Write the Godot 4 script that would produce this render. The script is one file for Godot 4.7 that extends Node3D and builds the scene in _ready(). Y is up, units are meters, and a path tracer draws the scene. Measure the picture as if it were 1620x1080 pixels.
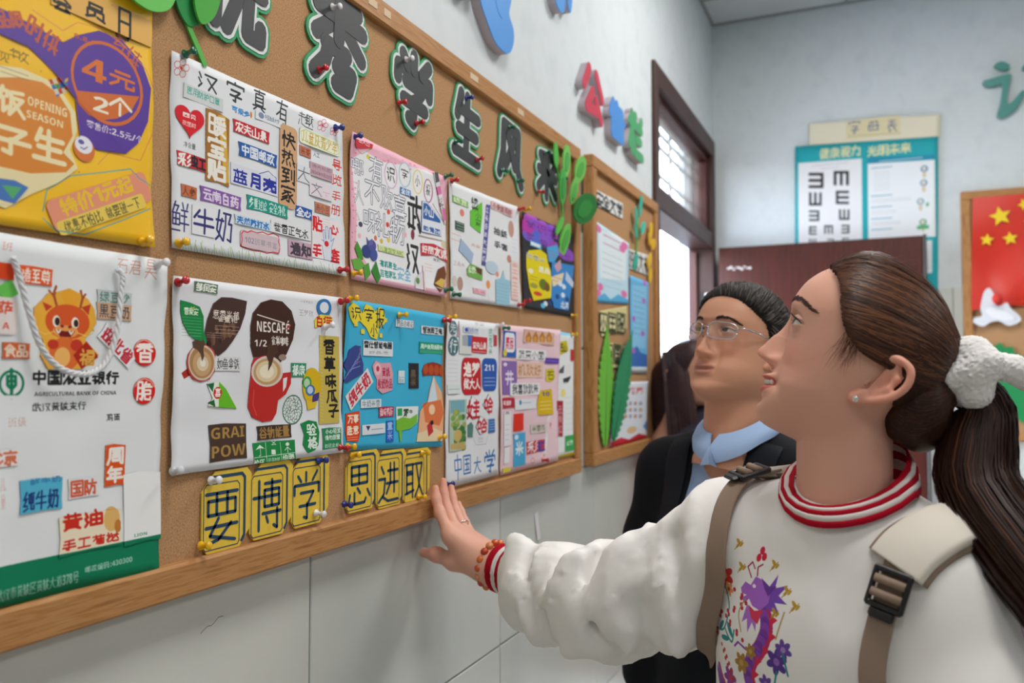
extends Node3D
# Room frame: y up, the display wall lies along z at x = -0.725, the end wall at z = -4.0.

const WALL_X := -0.725
const CORK_X := -0.7035
const END_Z := -4.005
const CEIL_Y := 3.135
const TILE_TOP := 1.835

var used := {}
var glyphs := {}
var mats := {}
var rng := RandomNumberGenerator.new()


func _ready():
	rng.seed = 11
	# camera
	var cam := Camera3D.new()
	cam.name = "camera"
	cam.position = Vector3(0, 1.45, 0)
	cam.rotation = Vector3(deg_to_rad(2.4726), deg_to_rad(23.991), 0)
	cam.near = 0.05
	cam.far = 60.0
	var at := CameraAttributesPhysical.new()
	at.frustum_focal_length = 29.3333
	at.frustum_near = 0.05
	at.frustum_far = 60.0
	at.frustum_focus_distance = 1.08
	at.exposure_aperture = 4.5
	cam.attributes = at
	cam.fov = 44.496
	add_child(cam)
	cam.current = true
	# sky and exposure
	var we := WorldEnvironment.new()
	we.name = "world"
	var e := Environment.new()
	e.background_mode = Environment.BG_SKY
	var sky := Sky.new()
	var sm := ProceduralSkyMaterial.new()
	sm.sky_top_color = Color(0.78, 0.84, 0.93)
	sm.sky_horizon_color = Color(0.97, 0.97, 0.98)
	sm.ground_horizon_color = Color(0.9, 0.9, 0.9)
	sm.ground_bottom_color = Color(0.6, 0.6, 0.6)
	sm.sky_energy_multiplier = 3.2
	sm.ground_energy_multiplier = 1.6
	sky.sky_material = sm
	e.sky = sky
	e.tonemap_mode = Environment.TONE_MAPPER_LINEAR
	e.tonemap_exposure = 1.07
	e.sdfgi_enabled = true
	e.ssao_enabled = true
	e.ssil_enabled = true
	we.environment = e
	add_child(we)
	# ceiling lamps: lit panels in the ceiling grid
	for p in LAMPS:
		lamp(p[0], p[1], p[2], p[3])
	set_up_glyphs()
	room()
	door()
	far_wall()
	boards()
	posters_near()
	posters_middle()
	posters_end()
	title_letters()
	leaves()
	wall_letters()
	cards()
	pins()
	second_board()
	third_board()
	woman()
	man()
	visitor()

const LAMPS := [[0.176, -2.52, 2.0, "above the second notice board"], [0.176, -0.72, 1.7, "above the woman"], [0.176, 1.08, 0.9, "behind the viewer near the display wall"], [2.576, -2.52, 1.5, "before the end wall, far from the doorway"], [2.576, -0.72, 1.3, "over the middle of the room"], [2.576, 1.08, 1.0, "over the rear of the room"]]

const TITLE := [["优", -0.7615, 1.9042, 0.0857, 0.0863, "first from the left, cut by the picture top"],
	["秀", -0.9675, 1.9244, 0.1066, 0.1202, "second from the left, red pin near its foot"],
	["学", -1.1727, 1.9226, 0.1006, 0.1097, "third from the left with two red pins"],
	["生", -1.3667, 1.9149, 0.0960, 0.1118, "fourth from the left with a blue pin on top"],
	["风", -1.5663, 1.9170, 0.1095, 0.1120, "fifth from the left with three green pins"],
	["采", -1.7699, 1.9134, 0.1040, 0.1004, "last, half under the green leaf spray"]]

const CARDS := [["要博学", "joined row of three yellow cards with blue characters below the coffee poster", -0.7522, 1.2968, 0.0771, 0.0662, 0.0918, 0.0019],
	["思进取", "joined row of three yellow cards with blue characters below the sky blue poster", -1.0291, 1.2994, 0.0772, 0.0716, 0.0866, -0.0046]]

const PINS := [
	["g", -0.6805, 1.8058, "at the upper left corner of the red heart poster"],
	["b", -0.9569, 1.8004, "at the upper right corner of the red heart poster"],
	["y", -0.6761, 1.5955, "at the lower left corner of the red heart poster"],
	["r", -0.9703, 1.6013, "between the red heart poster and the pink-bordered poster"],
	["r", -0.6762, 1.5528, "at the upper left corner of the coffee poster"],
	["r", -0.9725, 1.5568, "at the upper right corner of the coffee poster"],
	["w", -0.9381, 1.5192, "below the blue oval on the coffee poster"],
	["r", -0.9741, 1.3527, "at the lower right corner of the coffee poster"],
	["c", -0.6737, 1.3498, "at the lower left corner of the coffee poster"],
	["b", -1.0013, 1.7997, "at the upper left corner of the pink-bordered poster"],
	["g", -1.2789, 1.8029, "at the upper right corner of the pink-bordered poster"],
	["y", -1.0026, 1.5996, "at the lower left corner of the pink-bordered poster"],
	["g", -1.2803, 1.6024, "at the lower right corner of the pink-bordered poster"],
	["r", -1.3024, 1.8001, "at the upper left corner of the tower poster"],
	["g", -1.3108, 1.5985, "at the lower left corner of the tower poster"],
	["r", -1.6012, 1.8044, "at the upper right corner of the tower poster"],
	["y", -1.6352, 1.8093, "at the upper left corner of the black poster"],
	["r", -1.6010, 1.6024, "at the lower right corner of the tower poster"],
	["r", -1.6348, 1.6119, "at the lower left corner of the black poster"],
	["y", -1.9273, 1.6020, "at the lower right corner of the black poster"],
	["y", -0.9953, 1.5623, "at the upper left corner of the sky blue poster"],
	["y", -1.1288, 1.5488, "at the top middle of the sky blue poster"],
	["y", -1.2596, 1.3473, "at the lower right corner of the sky blue poster"],
	["r", -1.2738, 1.5499, "at the upper right corner of the sky blue poster"],
	["y", -1.2969, 1.5547, "at the upper left corner of the narrow white poster"],
	["y", -0.9922, 1.3522, "at the lower left corner of the sky blue poster"],
	["b", -1.2896, 1.2642, "at the lower left corner of the narrow white poster"],
	["w", -1.4975, 1.5527, "at the upper right corner of the narrow white poster"],
	["g", -1.5246, 1.5504, "at the upper left corner of the pale pink collage"],
	["y", -1.9314, 1.5556, "at the right frame beside the scrap poster top"],
	["r", -1.7347, 1.2671, "at the lower left corner of the scrap poster"],
	["w", -0.9470, 1.9690, "on top of the second heading character"],
	["r", -0.9198, 1.8698, "near the foot of the second heading character"],
	["w", -1.1454, 1.9644, "on top of the third heading character"],
	["r", -1.1232, 1.8861, "at the left arm of the third heading character"],
	["r", -1.1784, 1.8690, "at the foot of the third heading character"],
	["b", -1.3582, 1.9670, "on top of the fourth heading character"],
	["g", -1.3163, 1.8744, "at the left foot of the fourth heading character"],
	["r", -1.4033, 1.8619, "at the right foot of the fourth heading character"],
	["g", -1.5523, 1.9663, "on top of the fifth heading character"],
	["g", -1.5150, 1.8669, "at the left foot of the fifth heading character"],
	["g", -1.5979, 1.8643, "at the right foot of the fifth heading character"],
	["g", -1.7491, 1.9611, "on top of the last heading character"],
	["r", -1.7107, 1.8645, "at the foot of the last heading character"],
	["w", -0.7293, 1.3335, "at the upper left corner of the left row of yellow cards"],
	["y", -0.7155, 1.2631, "at the lower left corner of the left row of yellow cards"],
	["b", -0.9257, 1.3377, "at the upper right corner of the left row of yellow cards"],
	["w", -0.9213, 1.2691, "at the lower right corner of the left row of yellow cards"],
	["y", -1.0047, 1.3378, "at the upper left corner of the right row of yellow cards"],
	["y", -1.2020, 1.3261, "at the upper right corner of the right row of yellow cards"],
	["b", -0.9857, 1.2720, "at the lower left corner of the right row of yellow cards"],
	["y", -1.1924, 1.2560, "at the lower right corner of the right row of yellow cards"],
	["y", -0.6280, 1.5897, "at the lower right corner of the yellow promotional poster"],
	["w", -0.6474, 1.5698, "at the upper right corner of the paper bag"],
	["g", -1.8635, 1.9265, "in the green leaf spray"]]

const GLYPHS := """氵 ccig bhgk bpkl
亻 oaaj gegp
讠 ebkd agjgjopl
口 abpbpoaoab
日 aapappapaa ahph
目 aapappapaa afpf akpk
木 aepe hahp hfan hfpn
扌 aepe hahpdo alpi
犭 oaaf icjhkpfo khan
钅 gaah dcpc cgog alpl hghppm
饣 gaah dcpcnf hghopl
纟 kaagmfalol appn
王 abpb bioi appp hbhp
礻 fahc afnfal hihp ijol
彳 oaaf oeaj ggip
忄 hahp cfai leoh
宀 hahe ajaepepj
艹 aipi ebep kbkp
雨 abob adan aepepn hahn cgeh ckel kgmh kkml
辶 cbee agfgemap dnhppp
灬 cbap fcgp jckp nbpp
阝 apabmbigokolnnhm
刂 cbck oaophn
寸 aepe kakpgo cidl
土 cfnf hahp appp
工 bbob hbhp appp
己 aaoaog agog agaoopol
马 bbmbkh cbbhphojnpio alll
鸟 gafb bbmblf bbbioiopkp gdhe alll
鱼 gaag dcmcif bgbmomogbg hghm bjoj appp
隹 gaag jald dedp dfof djnj dnpn ifin
攵 faag dcpc lchkap djpp
欠 gabh eepenh ihhjap ijpp
户 hajc cdcjap cdodoici
未 bcoc aipi hahp hian hipn
合 haag hapg fglg 口cjnp
各 gaag ecmcak dekhpk 口dlmp
酉 abpb bebpopoebe fbfj kbkj bkok
色 gabf edmdjg cgcmnmngcg hghm cmcopopm
贝 bbbl bbobol hdhjap jlpp
虫 bdbjojodbd hahn anon mlpp
鸡 又aahp 鸟gapp
人 hafkap hfjkpp
大 afpf iahgap hgkmpp
夫 bdod aipi hahiap hikmpp
天 bcoc ahph iahhap hhkmpp
又 abnbhlap dcikpp
子 bbnbih hhhpeo aipi
小 hahpeo dfal lfpl
少 hahj dcah lcpg ndgmap
水 hahpeo affgan ncif jhpo
牛 ebag dfof akpk iaip
女 gackop megnap afpf
力 aeoeoonpjn habo
心 bhan egeoloml gdih nfpk
月 cacjap capappjo cfpf ckpk
白 habc bdbpopodbd bjoj
田 abappppbab aipi hbhp
石 abpb hbai dhdpopohdh
言 haic adpd dgmg djmj 口dmnp
车 abob fbdhnh alpl igip
青 bbob hahg cdnd agpg 月diop
豆 bbob 口denj dlem mlln appp
西 abpb aeaopopeae fbfiaj kbkjpj
会 haah haph ehlh ajpj gjcpnp lmpp
员 口damf 贝bgop
元 dbmb agpg fgfkap kgkopopl
个 haai hapi hfhp
饭 饣aafp obhchigp hfofkkgp ihpp
生 dabg ceoe cjnj hahp appp
零 雨aapg hgak hgpk flkl dnmnip
售 隹aapj 口clnp
价 亻aaep kafg kapg hggmfp mgmp
特 牛aafp idod lahd ggpg hjpj nhnplo jlkm
起 bdgd eaei ahhh ehel cjap dnhppp jbpbpg jgpg jgjmpmpk
优 亻aaep fepe jaihfp lelopopl nbod
惠 cbnb hahj dddhmhmddd dfmf bjoj 心bkpp
不 abpb jbfhal hfhp jgpl
怕 忄aaep 白gaop
比 bbbp bgfg bpgm ncjg jajopopk
就 eaec adid 口bfhj ejepdo ckbn gkin jfpf lblgip mgmopopl ncod
要 abpb bdbhohodbd fbfh kbkh 女aipp
碰 石aafp hajd oamd gepe jejp memp gppp hgil ogmk
一 aipi
下 abpb hbhp igmk
港 氵aaep fdpd iaif lalg egpg igel mgpl 己hjop
至 bbob hbdgmg lemg cknk hghp appp
尊 eagc lakc acpc bebkokoebe fcfe kcke bhoh alpl mkmplp emgo
萨 艹aape 阝afep jflg hhph ihij ojmk hlhp hlpl
食 haag hapg heif dgmgmkdk dgdpgn dimi kkpp
品 口dalg 口aigp 口jipp
中 bdbjojodbd hahp
国 aapappapaa ddmd dhmh dmmm hdhm kjll
农 agacpcpg iaggap ghgpjn hikmpp nhlk
业 fafp kakp beem ndll appp
银 钅aagp ibobohih ieoe ibipln khpp ojmk
行 彳aafp icoc hgpg lglpjo
武 dbhb aepe kakholppmm gegn bgbo gjjj anio
汉 氵aaep fcocip hfop
黄 bcoc eaee kake agpg cicnmnmici hghn ckmk enbp knop
陂 阝aadp gdgjep gdodne kakj gjnjgp hkpp
支 bdod hahi ciniap ekpp
蛋 abobnc hbhg hdld cdcgog 虫bgop
绿 纟aafp hbobnf iene gfpf kfkpio hhij hmgo ohmj mkpo
沙 氵aaep 少fapp
黑 cacgngnaca cdnd hahl bini alpl bnap fnfp jnkp nnpp
奶 女aahp hbobmgpgoplo jbjhhp
湖 氵aadp dcic fafg 口dhip 月kapp
北 afff fafp anfl odjg jajopopl
省 hahe dbag lbof mdbi 目dhnp
香 禾aaph 日dinp
禾 nbcc afpf hbhp hfan hfpn
脆 月aafp jaff icncle hehjfp hepe 己ihop
周 cacjap capappno fdmd icig fgmg 口fimm
年 eabf ddod dhnh dhdl alpl idip
防 阝aaep kakd fepe jejhfp ihnhnplo
油 氵aaep fefopopefe fjpj kako
手 nacb bgog alpl hchpeo
葡 艹aape febj dgogophp fjfo fjmjmo fmmm jijo hkkl
挞 扌aaep 辶ebpp jfpf nbmgil mgpm
纯 纟aagp hcpb idijojod lblopopl
凉 bcde aoek kakc fcpc 口hgoj kjkpio ikgn mkpn
君 cbnbni afpf cini haeiap 口fkop
昊 日canf bhoh akpk hhap hkpp
市 hahc acpc cfcn cfnfnnln hchp
区 pbabapop mdek dfnl
道 辶aapp haic nalc fdpd jdhf 目ggon
号 口canf ahph fhdlnlmphp
邮 bdbmimidbd bhih fafm 阝kapp
政 acic ecem bgbm ehgh anhm 攵happ
编 纟aafp kalb hcpcpghg hcfp hihp hioioplp hlol jijp mimp
码 石aafp 马gapp
真 bbob hahd 目ddml ampm enbp knop
字 宀aapg 子dgnp
有 acpc hafhak 月efnp
趣 bcgc dadg afhf dgdm bjap dnhppp ibob jajl ibil lbln hele hhlh hlmk ndpd nfpm ndoglm
医 pbabapop gcdg fene chnh igdm hinn
用 cacjap capappno cfpf ckpk iaip
护 扌aafp 户gapp
罩 babeoeoaba fafe kake hehg heng 日cgnl anpn hlhp
面 abpb hbge aeappppeae fefp kekp fiki flkl
村 木aagp 寸happ
净 bcde aodk iafe hcncle hfnf fipi hlnl kekpip nfnl
含 haag hapg gfif ehmhkk 口dknp
量 日cane agpg 日chnl cnnn appp hhhp
彩 iabc bdce eddf hcgf ahih fgfp fhan fhin oale oflj okjp
虹 虫aagp 工icpo
暖 日aafo oahb hcie kcle odnf hfpf gipi kfgp jknkhp kmpp
宝 宀aapg dhnh dlnl appp hhhp lmno
贴 贝aagp kajh kepe 口hhpp
可 abpb mbmpjo 口cejk
爱 nabb cdde hcie ndlf ahafpfph bjnj gfap ekmkfp gmpp
多 gaag edmdae iabf gcmcah hgai iiohap fkhl
地 土aafo hchopopl fgofojmj kakm
质 nacb cbcjap dfof iagg 贝ffop
学 cbed hahd oald ahaepeph 子dgnp
山 hahp afappppf
泉 白damh hhhpfo bjgjbp niil jkpp
蓝 艹aape cfci fefj keih jgog lhni bkbp bkokop fkfp kkkp appp
亮 hahc acpc 口demg akahphpk fjflap fjkjkopopm
快 忄aaep gdndnh ehph jaiifp jipp
热 扌aafj gdmdmholpl jaihfk hfjh 灬alpp
到 abjb ebbfif hdif bjij fffo apjm 刂lapp
家 宀aape dflf hfbj hgjjjpgo hjbm hlap nhjk jjpp
儿 dbdjap kbkopopl
童 hahb cbnb dcee mcle afpf 日dgml cnnn appp hghp
及 bblbjhnhgobp dbdiap ehjlpp
茶 艹aape hdaj hdpj cjnj hghp hkdn hkmn
米 aipi hahp cbef nbkf hhbn hhon
文 hahc adpd mdap ddpp
社 礻aagp 土happ
团 aapappapaa ddmd jbjmhl idcl
导 cbmbmf cfmf cbcimimh akpk ljlphp dlfn
览 cacf gagg kaif kcpc mdne cgcm cgngnm hihlap jljopopn
册 bbbkap bbgbgpep jbjkip jbobopmp ahph
参 hademe kcne agpg hfak iepk jhdk jjdm kmcp
云 cbnb agpg hgcono ljpp
南 bcoc hahf afap afpfppnp fgfh lgkh eimi elml hiho
药 艹aape 纟aegp jehj ihphoplp jkll
重 nabb adpd 日cfmk cmnm appp hbhp
过 辶aapp hepe nbnmkl ihjj
滤 氵aaep kake kcoc feflep fepepg hhnh khkj hmgp jljopo lknm pmpo
安 宀aapg 女agpp
全 haah haph ehlh dlml appp hhhp
化 亻aagp ndik jajopopl
赤 bdod hahh ahph fhflcp khkplo djbm njpm
鲜 鱼aahp jakd oand ieoe ihnh hlpl lelp
然 fabf ecicbk cedg dgeh jdpd mahj mdpj oaob 灬alpp
苏 艹aape bgngmplo hfap cjal okpm
打 扌aafp hcpc lclpjo
藿 艹aapd 雨aepi 隹bipp
正 abpb hbhp hhnh cgcp appp
气 eaag ddod dgmg bkkkkppopm
班 王aaeo ibihfp hdgg 王kapo
草 艹aape 日cfmk ampm hkhp
书 bdmdmi aioionlm hahp mbod
通 辶aapp hbnbkd gegn gepepnnm ghph gkpk kekn
知 dabf cdhd ahhh edeiap fkip 口kdpn
套 acpc iaah idph fffk ffmf fimi alpl hldpnp lnpp
邹 eabe dcicgf bgjgjpbp bkjk 阝lapp
润 氵aadp eaec dcdp gbpbppnp 王gfmn
雀 hahe dcae lcpe 隹bfop
巢 caae haed nald 日demj akpk hehp hkan hkpn
咖 口acel fekejpin iahhfp 口lcpn
啡 口acel iaip lalp fdid fhih emim ldpd lhph lmpm
猫 犭aaep 艹fapd 田ggpp
味 口acel 未fapp
瓜 nacb cbcjap hchnlm kjmo jckipp
郁 adjd fadgak 月cgip 阝kapp
康 hahc bcoc bcbjap fenenk ehph fknk hchpfo dmfn jkpp nlkm
喜 bbob hahd cdnd 口dfmi ejek mjlk alpl 口cmnp
谷 eabe kaoe hdak hdpk 口cknp
物 牛aagp jahg iepeopmp jfgl mfgp
能 dabfgf fdgg 月bghp obke jajgpg okjn jijppp
验 马aagp kafg kapg ihmh gjhm jilm njmm gppp
格 木aagp 各gapp
轻 车aagp hbobhh lepi iknk lklp hppp
放 dadd adid dddjap dhhhhoeo 攵iapp
请 讠aaep 青fapp
勿 eabg cdpdoplo hdbk ldep
倒 亻aadp 至dalp 刂mapp
置 babeoeoaba fafe kake agpg hehh 目dhnn appp
包 dabf cdodoimi bgjgjkbk bgbopopl
压 bbpb bbbjap ehnh jdjo copo lkmm
晒 日aafn 西happ
梦 木aahf 木iapf gfai fgmgbp fjij
欣 hbbc bcbjap bgig fgfp kajf jdpdog mfjp mjpp
出 hahp cbcgngnb ajappppj
入 ebhdap hdpp
哪 口acdk fbjbjpip gbgkfp egig ejkj 阝lapp
欢 又aagp 欠happ
呀 口acel gbpb hbgipi mbmplo mifp
礼 礻aagp jajopopl
识 讠aaep 口gaog ijgp mjpp
报 扌aafp gagp gaoaofmf gioihp hjpp
球 王aaeo fdpd kakpio ggih fngl oflj ljpp nand
配 abib bebpipiebe dbde gbge blil kbpbpgkg kgkopopl
垫 扌aafi gcmcmgohph jaiggi 土cjmp
机 木aagp hbhjfp hbmbmopopl
野 aaahhhhaaa aehe eaen akhk aohn jbnble jekf iioinj lhlpjo
莓 艹aape febi egog fiepopofei clpl iiij
原 bbpb bbbkap icie 日feni hiipgo fkdn mkpn
浆 bcde accd dadi dgag jahe iclcgi 水ajpp
好 女aahp 子hbpp
丽 abpb aeap aegegofo jejp jepepono chdj lhmj
友 adpd haghap fgngep hjpp
派 氵aaep ocgd gdgjep jejplm oflh lepp
抽 扌aafp gegopopege gjpj kako
纸 纟aagp ochd hdhpkm hhph lclkopon
雷 雨aapi 田cjop
仕 亻aaep fgpg kakp gppp
智 dabe cchc aege edah fehg 口kapf 日dhnp
电 bdbkbknknd bdndnk bhnh hahopopl
器 口aagf 口japf ahph hfak hipk 口akgp 口jkpp
卫 bbnbmhki gbgn apop
厨 bbpb bbbjap deje 口dgij dlem klin cnkn 寸kdpp
瑞 王aaeo kake gagepepa fgpg jgfi gjgp gjpjpp jjjp mjmp
使 亻aaep fdpd gfgjojofgf kakjfp glpp
说 讠aaep haid nald 口heoi jijlfp mimopopm
明 日aafn 月gapp
产 hahc bcoc eeff mdlf chph chckap
证 讠aaep fbpb kbkp kioi hhhp fppp
桃 木aaep iaijfp lalopopl fehg ohmj
酸 酉aahp laiepe neof jgih ngoh ljhm jinihp jlpp
饮 饣aafp 欠gapp
万 abpb gbfiap fgngmplo
事 abpb 口cdnf chnhnm ajpj cmnm hahpfo
胜 月aafp 生gapp
意 hahb bbob ecfd lckd aepe 日cfmj 心ajpp
蒙 艹aapc afadpdpf eflf dhnh hhbk hijmjphp hkbn hmap nijl
绝 纟aagp 色gapp
鸭 abahhhhbab aehe dbdp 鸟happ
脖 月aafp gbpb kakd 子hgop gffhph
先 dabf ddod hahh ahph fhflap jhjopopl
追 辶aapp jahc 口hcng 口hhol
做 亻aadp eeie gagh 口ehin 攵japp
娃 女aagp 土hapg 土hhpp
哈 口acel 合fapp
蔬 艹aapd aege egep ekhk bjbp apgn jeje gfpf kegi hgoh hkgp kkkp nknopo
菜 艹aapd ncbd cfdg hghi ngli ajpj hihp hjap hjpp
我 gabc dbdpbo afpf akhi jajhpppm ofho mbod
跳 口aaeg dgdp bjbp dkfk apfn iaijfp lalopopl fchf odmg
舞 daaf ccoc bgog eceh hchh kckh ahph fibl ejgjbp djfl ijoj lilp jmpm
井 bdod ajpj fafjdp kakp
思 田canh 心ahpp
进 辶aapp hdpd gipi jajigm mamm
取 abhb bbbn gbgp befe bfgf bjgj anhm 又iapp
博 afff dadp gbpb gdgioiodgd gfof kaki fkpk njnplo hlin
健 亻aadp ebhbfghgdp ejhopp jbobog jgog ieoe hlpl jini kakn
视 礻aagp 见gapp
见 bbbj bbobok hdhjap jjjppp
光 hahh cbee nble ahph fhfkap jhjopopl
来 bcoc ceeh nelh aipi hahp hian hipn
母 dcbmomncdc ahph gdhf gjhk
表 bbob hahh cene ahph hhak dldpgn hhpp njkl
风 cbcjap cbmbmlpp fdkl kdem
秀 nabb adpd hahh hdai hdpi djkjhmmmlphp ejdmap
公 ebah kbph hhcnmm kjoo
告 dabd ccnc hahg agpg 口cjnp
栏 木aagp habd oamd heoe ijnj gppp
福 礻aagp hbpb 口hdoh 田gjpp
如 女aajp 口kdpn
拿 haaf hapf feke 口dgmj clol ammm hjhp
铁 钅aagp ibhf heoe gipi lakigp lipp
三 cbnb dhmh apop
级 纟aafp gbmbkhohhp ibigfp hhpp
限 阝aaep gbobohgh geoe gbgplm khpp ojmk
时 日aafn gepe nanplo hhjj
规 bbib aghg eaegap ehgl jbjj jbpbpj mdmiip njnopo
敏 dabe dcic dedn akik aeie iein 攵japp
花 艹aape 亻aegp oijl jejopopl
红 纟aagp 工icpo
专 cbnb afpf hackngmlep
供 亻aaep ifil mbml hcpc flpl jmhp mmop
采 nabc cdee hcig odlg ahph hghp hhan hhpn
莜 艹aape 亻aedp fgfn 攵gepp"""

func v2(x: float, y: float) -> Vector2:
	return Vector2(x, y)

func v3(x: float, y: float, z: float) -> Vector3:
	return Vector3(x, y, z)

func numbered(called: String) -> String:
	var n: int = used.get(called, 0)
	used[called] = n + 1
	return called if n == 0 else "%s_%03d" % [called, n]

func tag(o: Node3D, label: String, category: String, group := "") -> Node3D:
	o.set_meta("label", label)
	o.set_meta("category", category)
	if group:
		o.set_meta("group", group)
	return o

func thing(called: String, label: String, category: String, at := Vector3.ZERO, group := "") -> Node3D:
	var o := Node3D.new()
	o.name = numbered(called)
	add_child(o)
	o.position = at
	tag(o, label, category, group)
	return o

func part(called: String, mesh: Mesh, m: Material, parent: Node3D, xf := Transform3D.IDENTITY) -> MeshInstance3D:
	var o := MeshInstance3D.new()
	o.name = called if parent != self else numbered(called)
	o.mesh = mesh
	if m:
		o.material_override = m
	o.transform = xf
	parent.add_child(o, true)
	return o

func struct(called: String, mesh: Mesh, m: Material, xf := Transform3D.IDENTITY) -> MeshInstance3D:
	var o := part(called, mesh, m, self, xf)
	o.set_meta("kind", "structure")
	return o

func col(hex: String) -> Color:
	return Color.html(hex)

func mat(hex: String, rough := 0.6, spec := 0.5, metal := 0.0) -> StandardMaterial3D:
	var key := "%s_%.3f_%.3f_%.3f" % [hex, rough, spec, metal]
	if not mats.has(key):
		var m := StandardMaterial3D.new()
		m.albedo_color = col(hex)
		m.roughness = rough
		m.metallic_specular = spec
		m.metallic = metal
		m.cull_mode = BaseMaterial3D.CULL_DISABLED
		mats[key] = m
	return mats[key]

func noise_tex(freq: float, colors: Array, offs: Array, size := 512, kind := FastNoiseLite.TYPE_SIMPLEX_SMOOTH, oct := 4, sd := 1) -> NoiseTexture2D:
	var n := FastNoiseLite.new()
	n.noise_type = kind
	n.frequency = freq
	n.seed = sd
	n.fractal_octaves = oct
	var t := NoiseTexture2D.new()
	t.width = size
	t.height = size
	t.seamless = true
	t.noise = n
	var g := Gradient.new()
	g.offsets = PackedFloat32Array(offs)
	var cs := PackedColorArray()
	for c in colors:
		cs.append(col(c))
	g.colors = cs
	t.color_ramp = g
	return t

func noise_mat(t: Texture2D, sc: Vector3, rough := 0.6, spec := 0.4, world := true) -> StandardMaterial3D:
	var m := StandardMaterial3D.new()
	m.albedo_texture = t
	m.uv1_triplanar = true
	m.uv1_world_triplanar = world
	m.uv1_scale = sc
	m.roughness = rough
	m.metallic_specular = spec
	m.cull_mode = BaseMaterial3D.CULL_DISABLED
	return m

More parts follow.
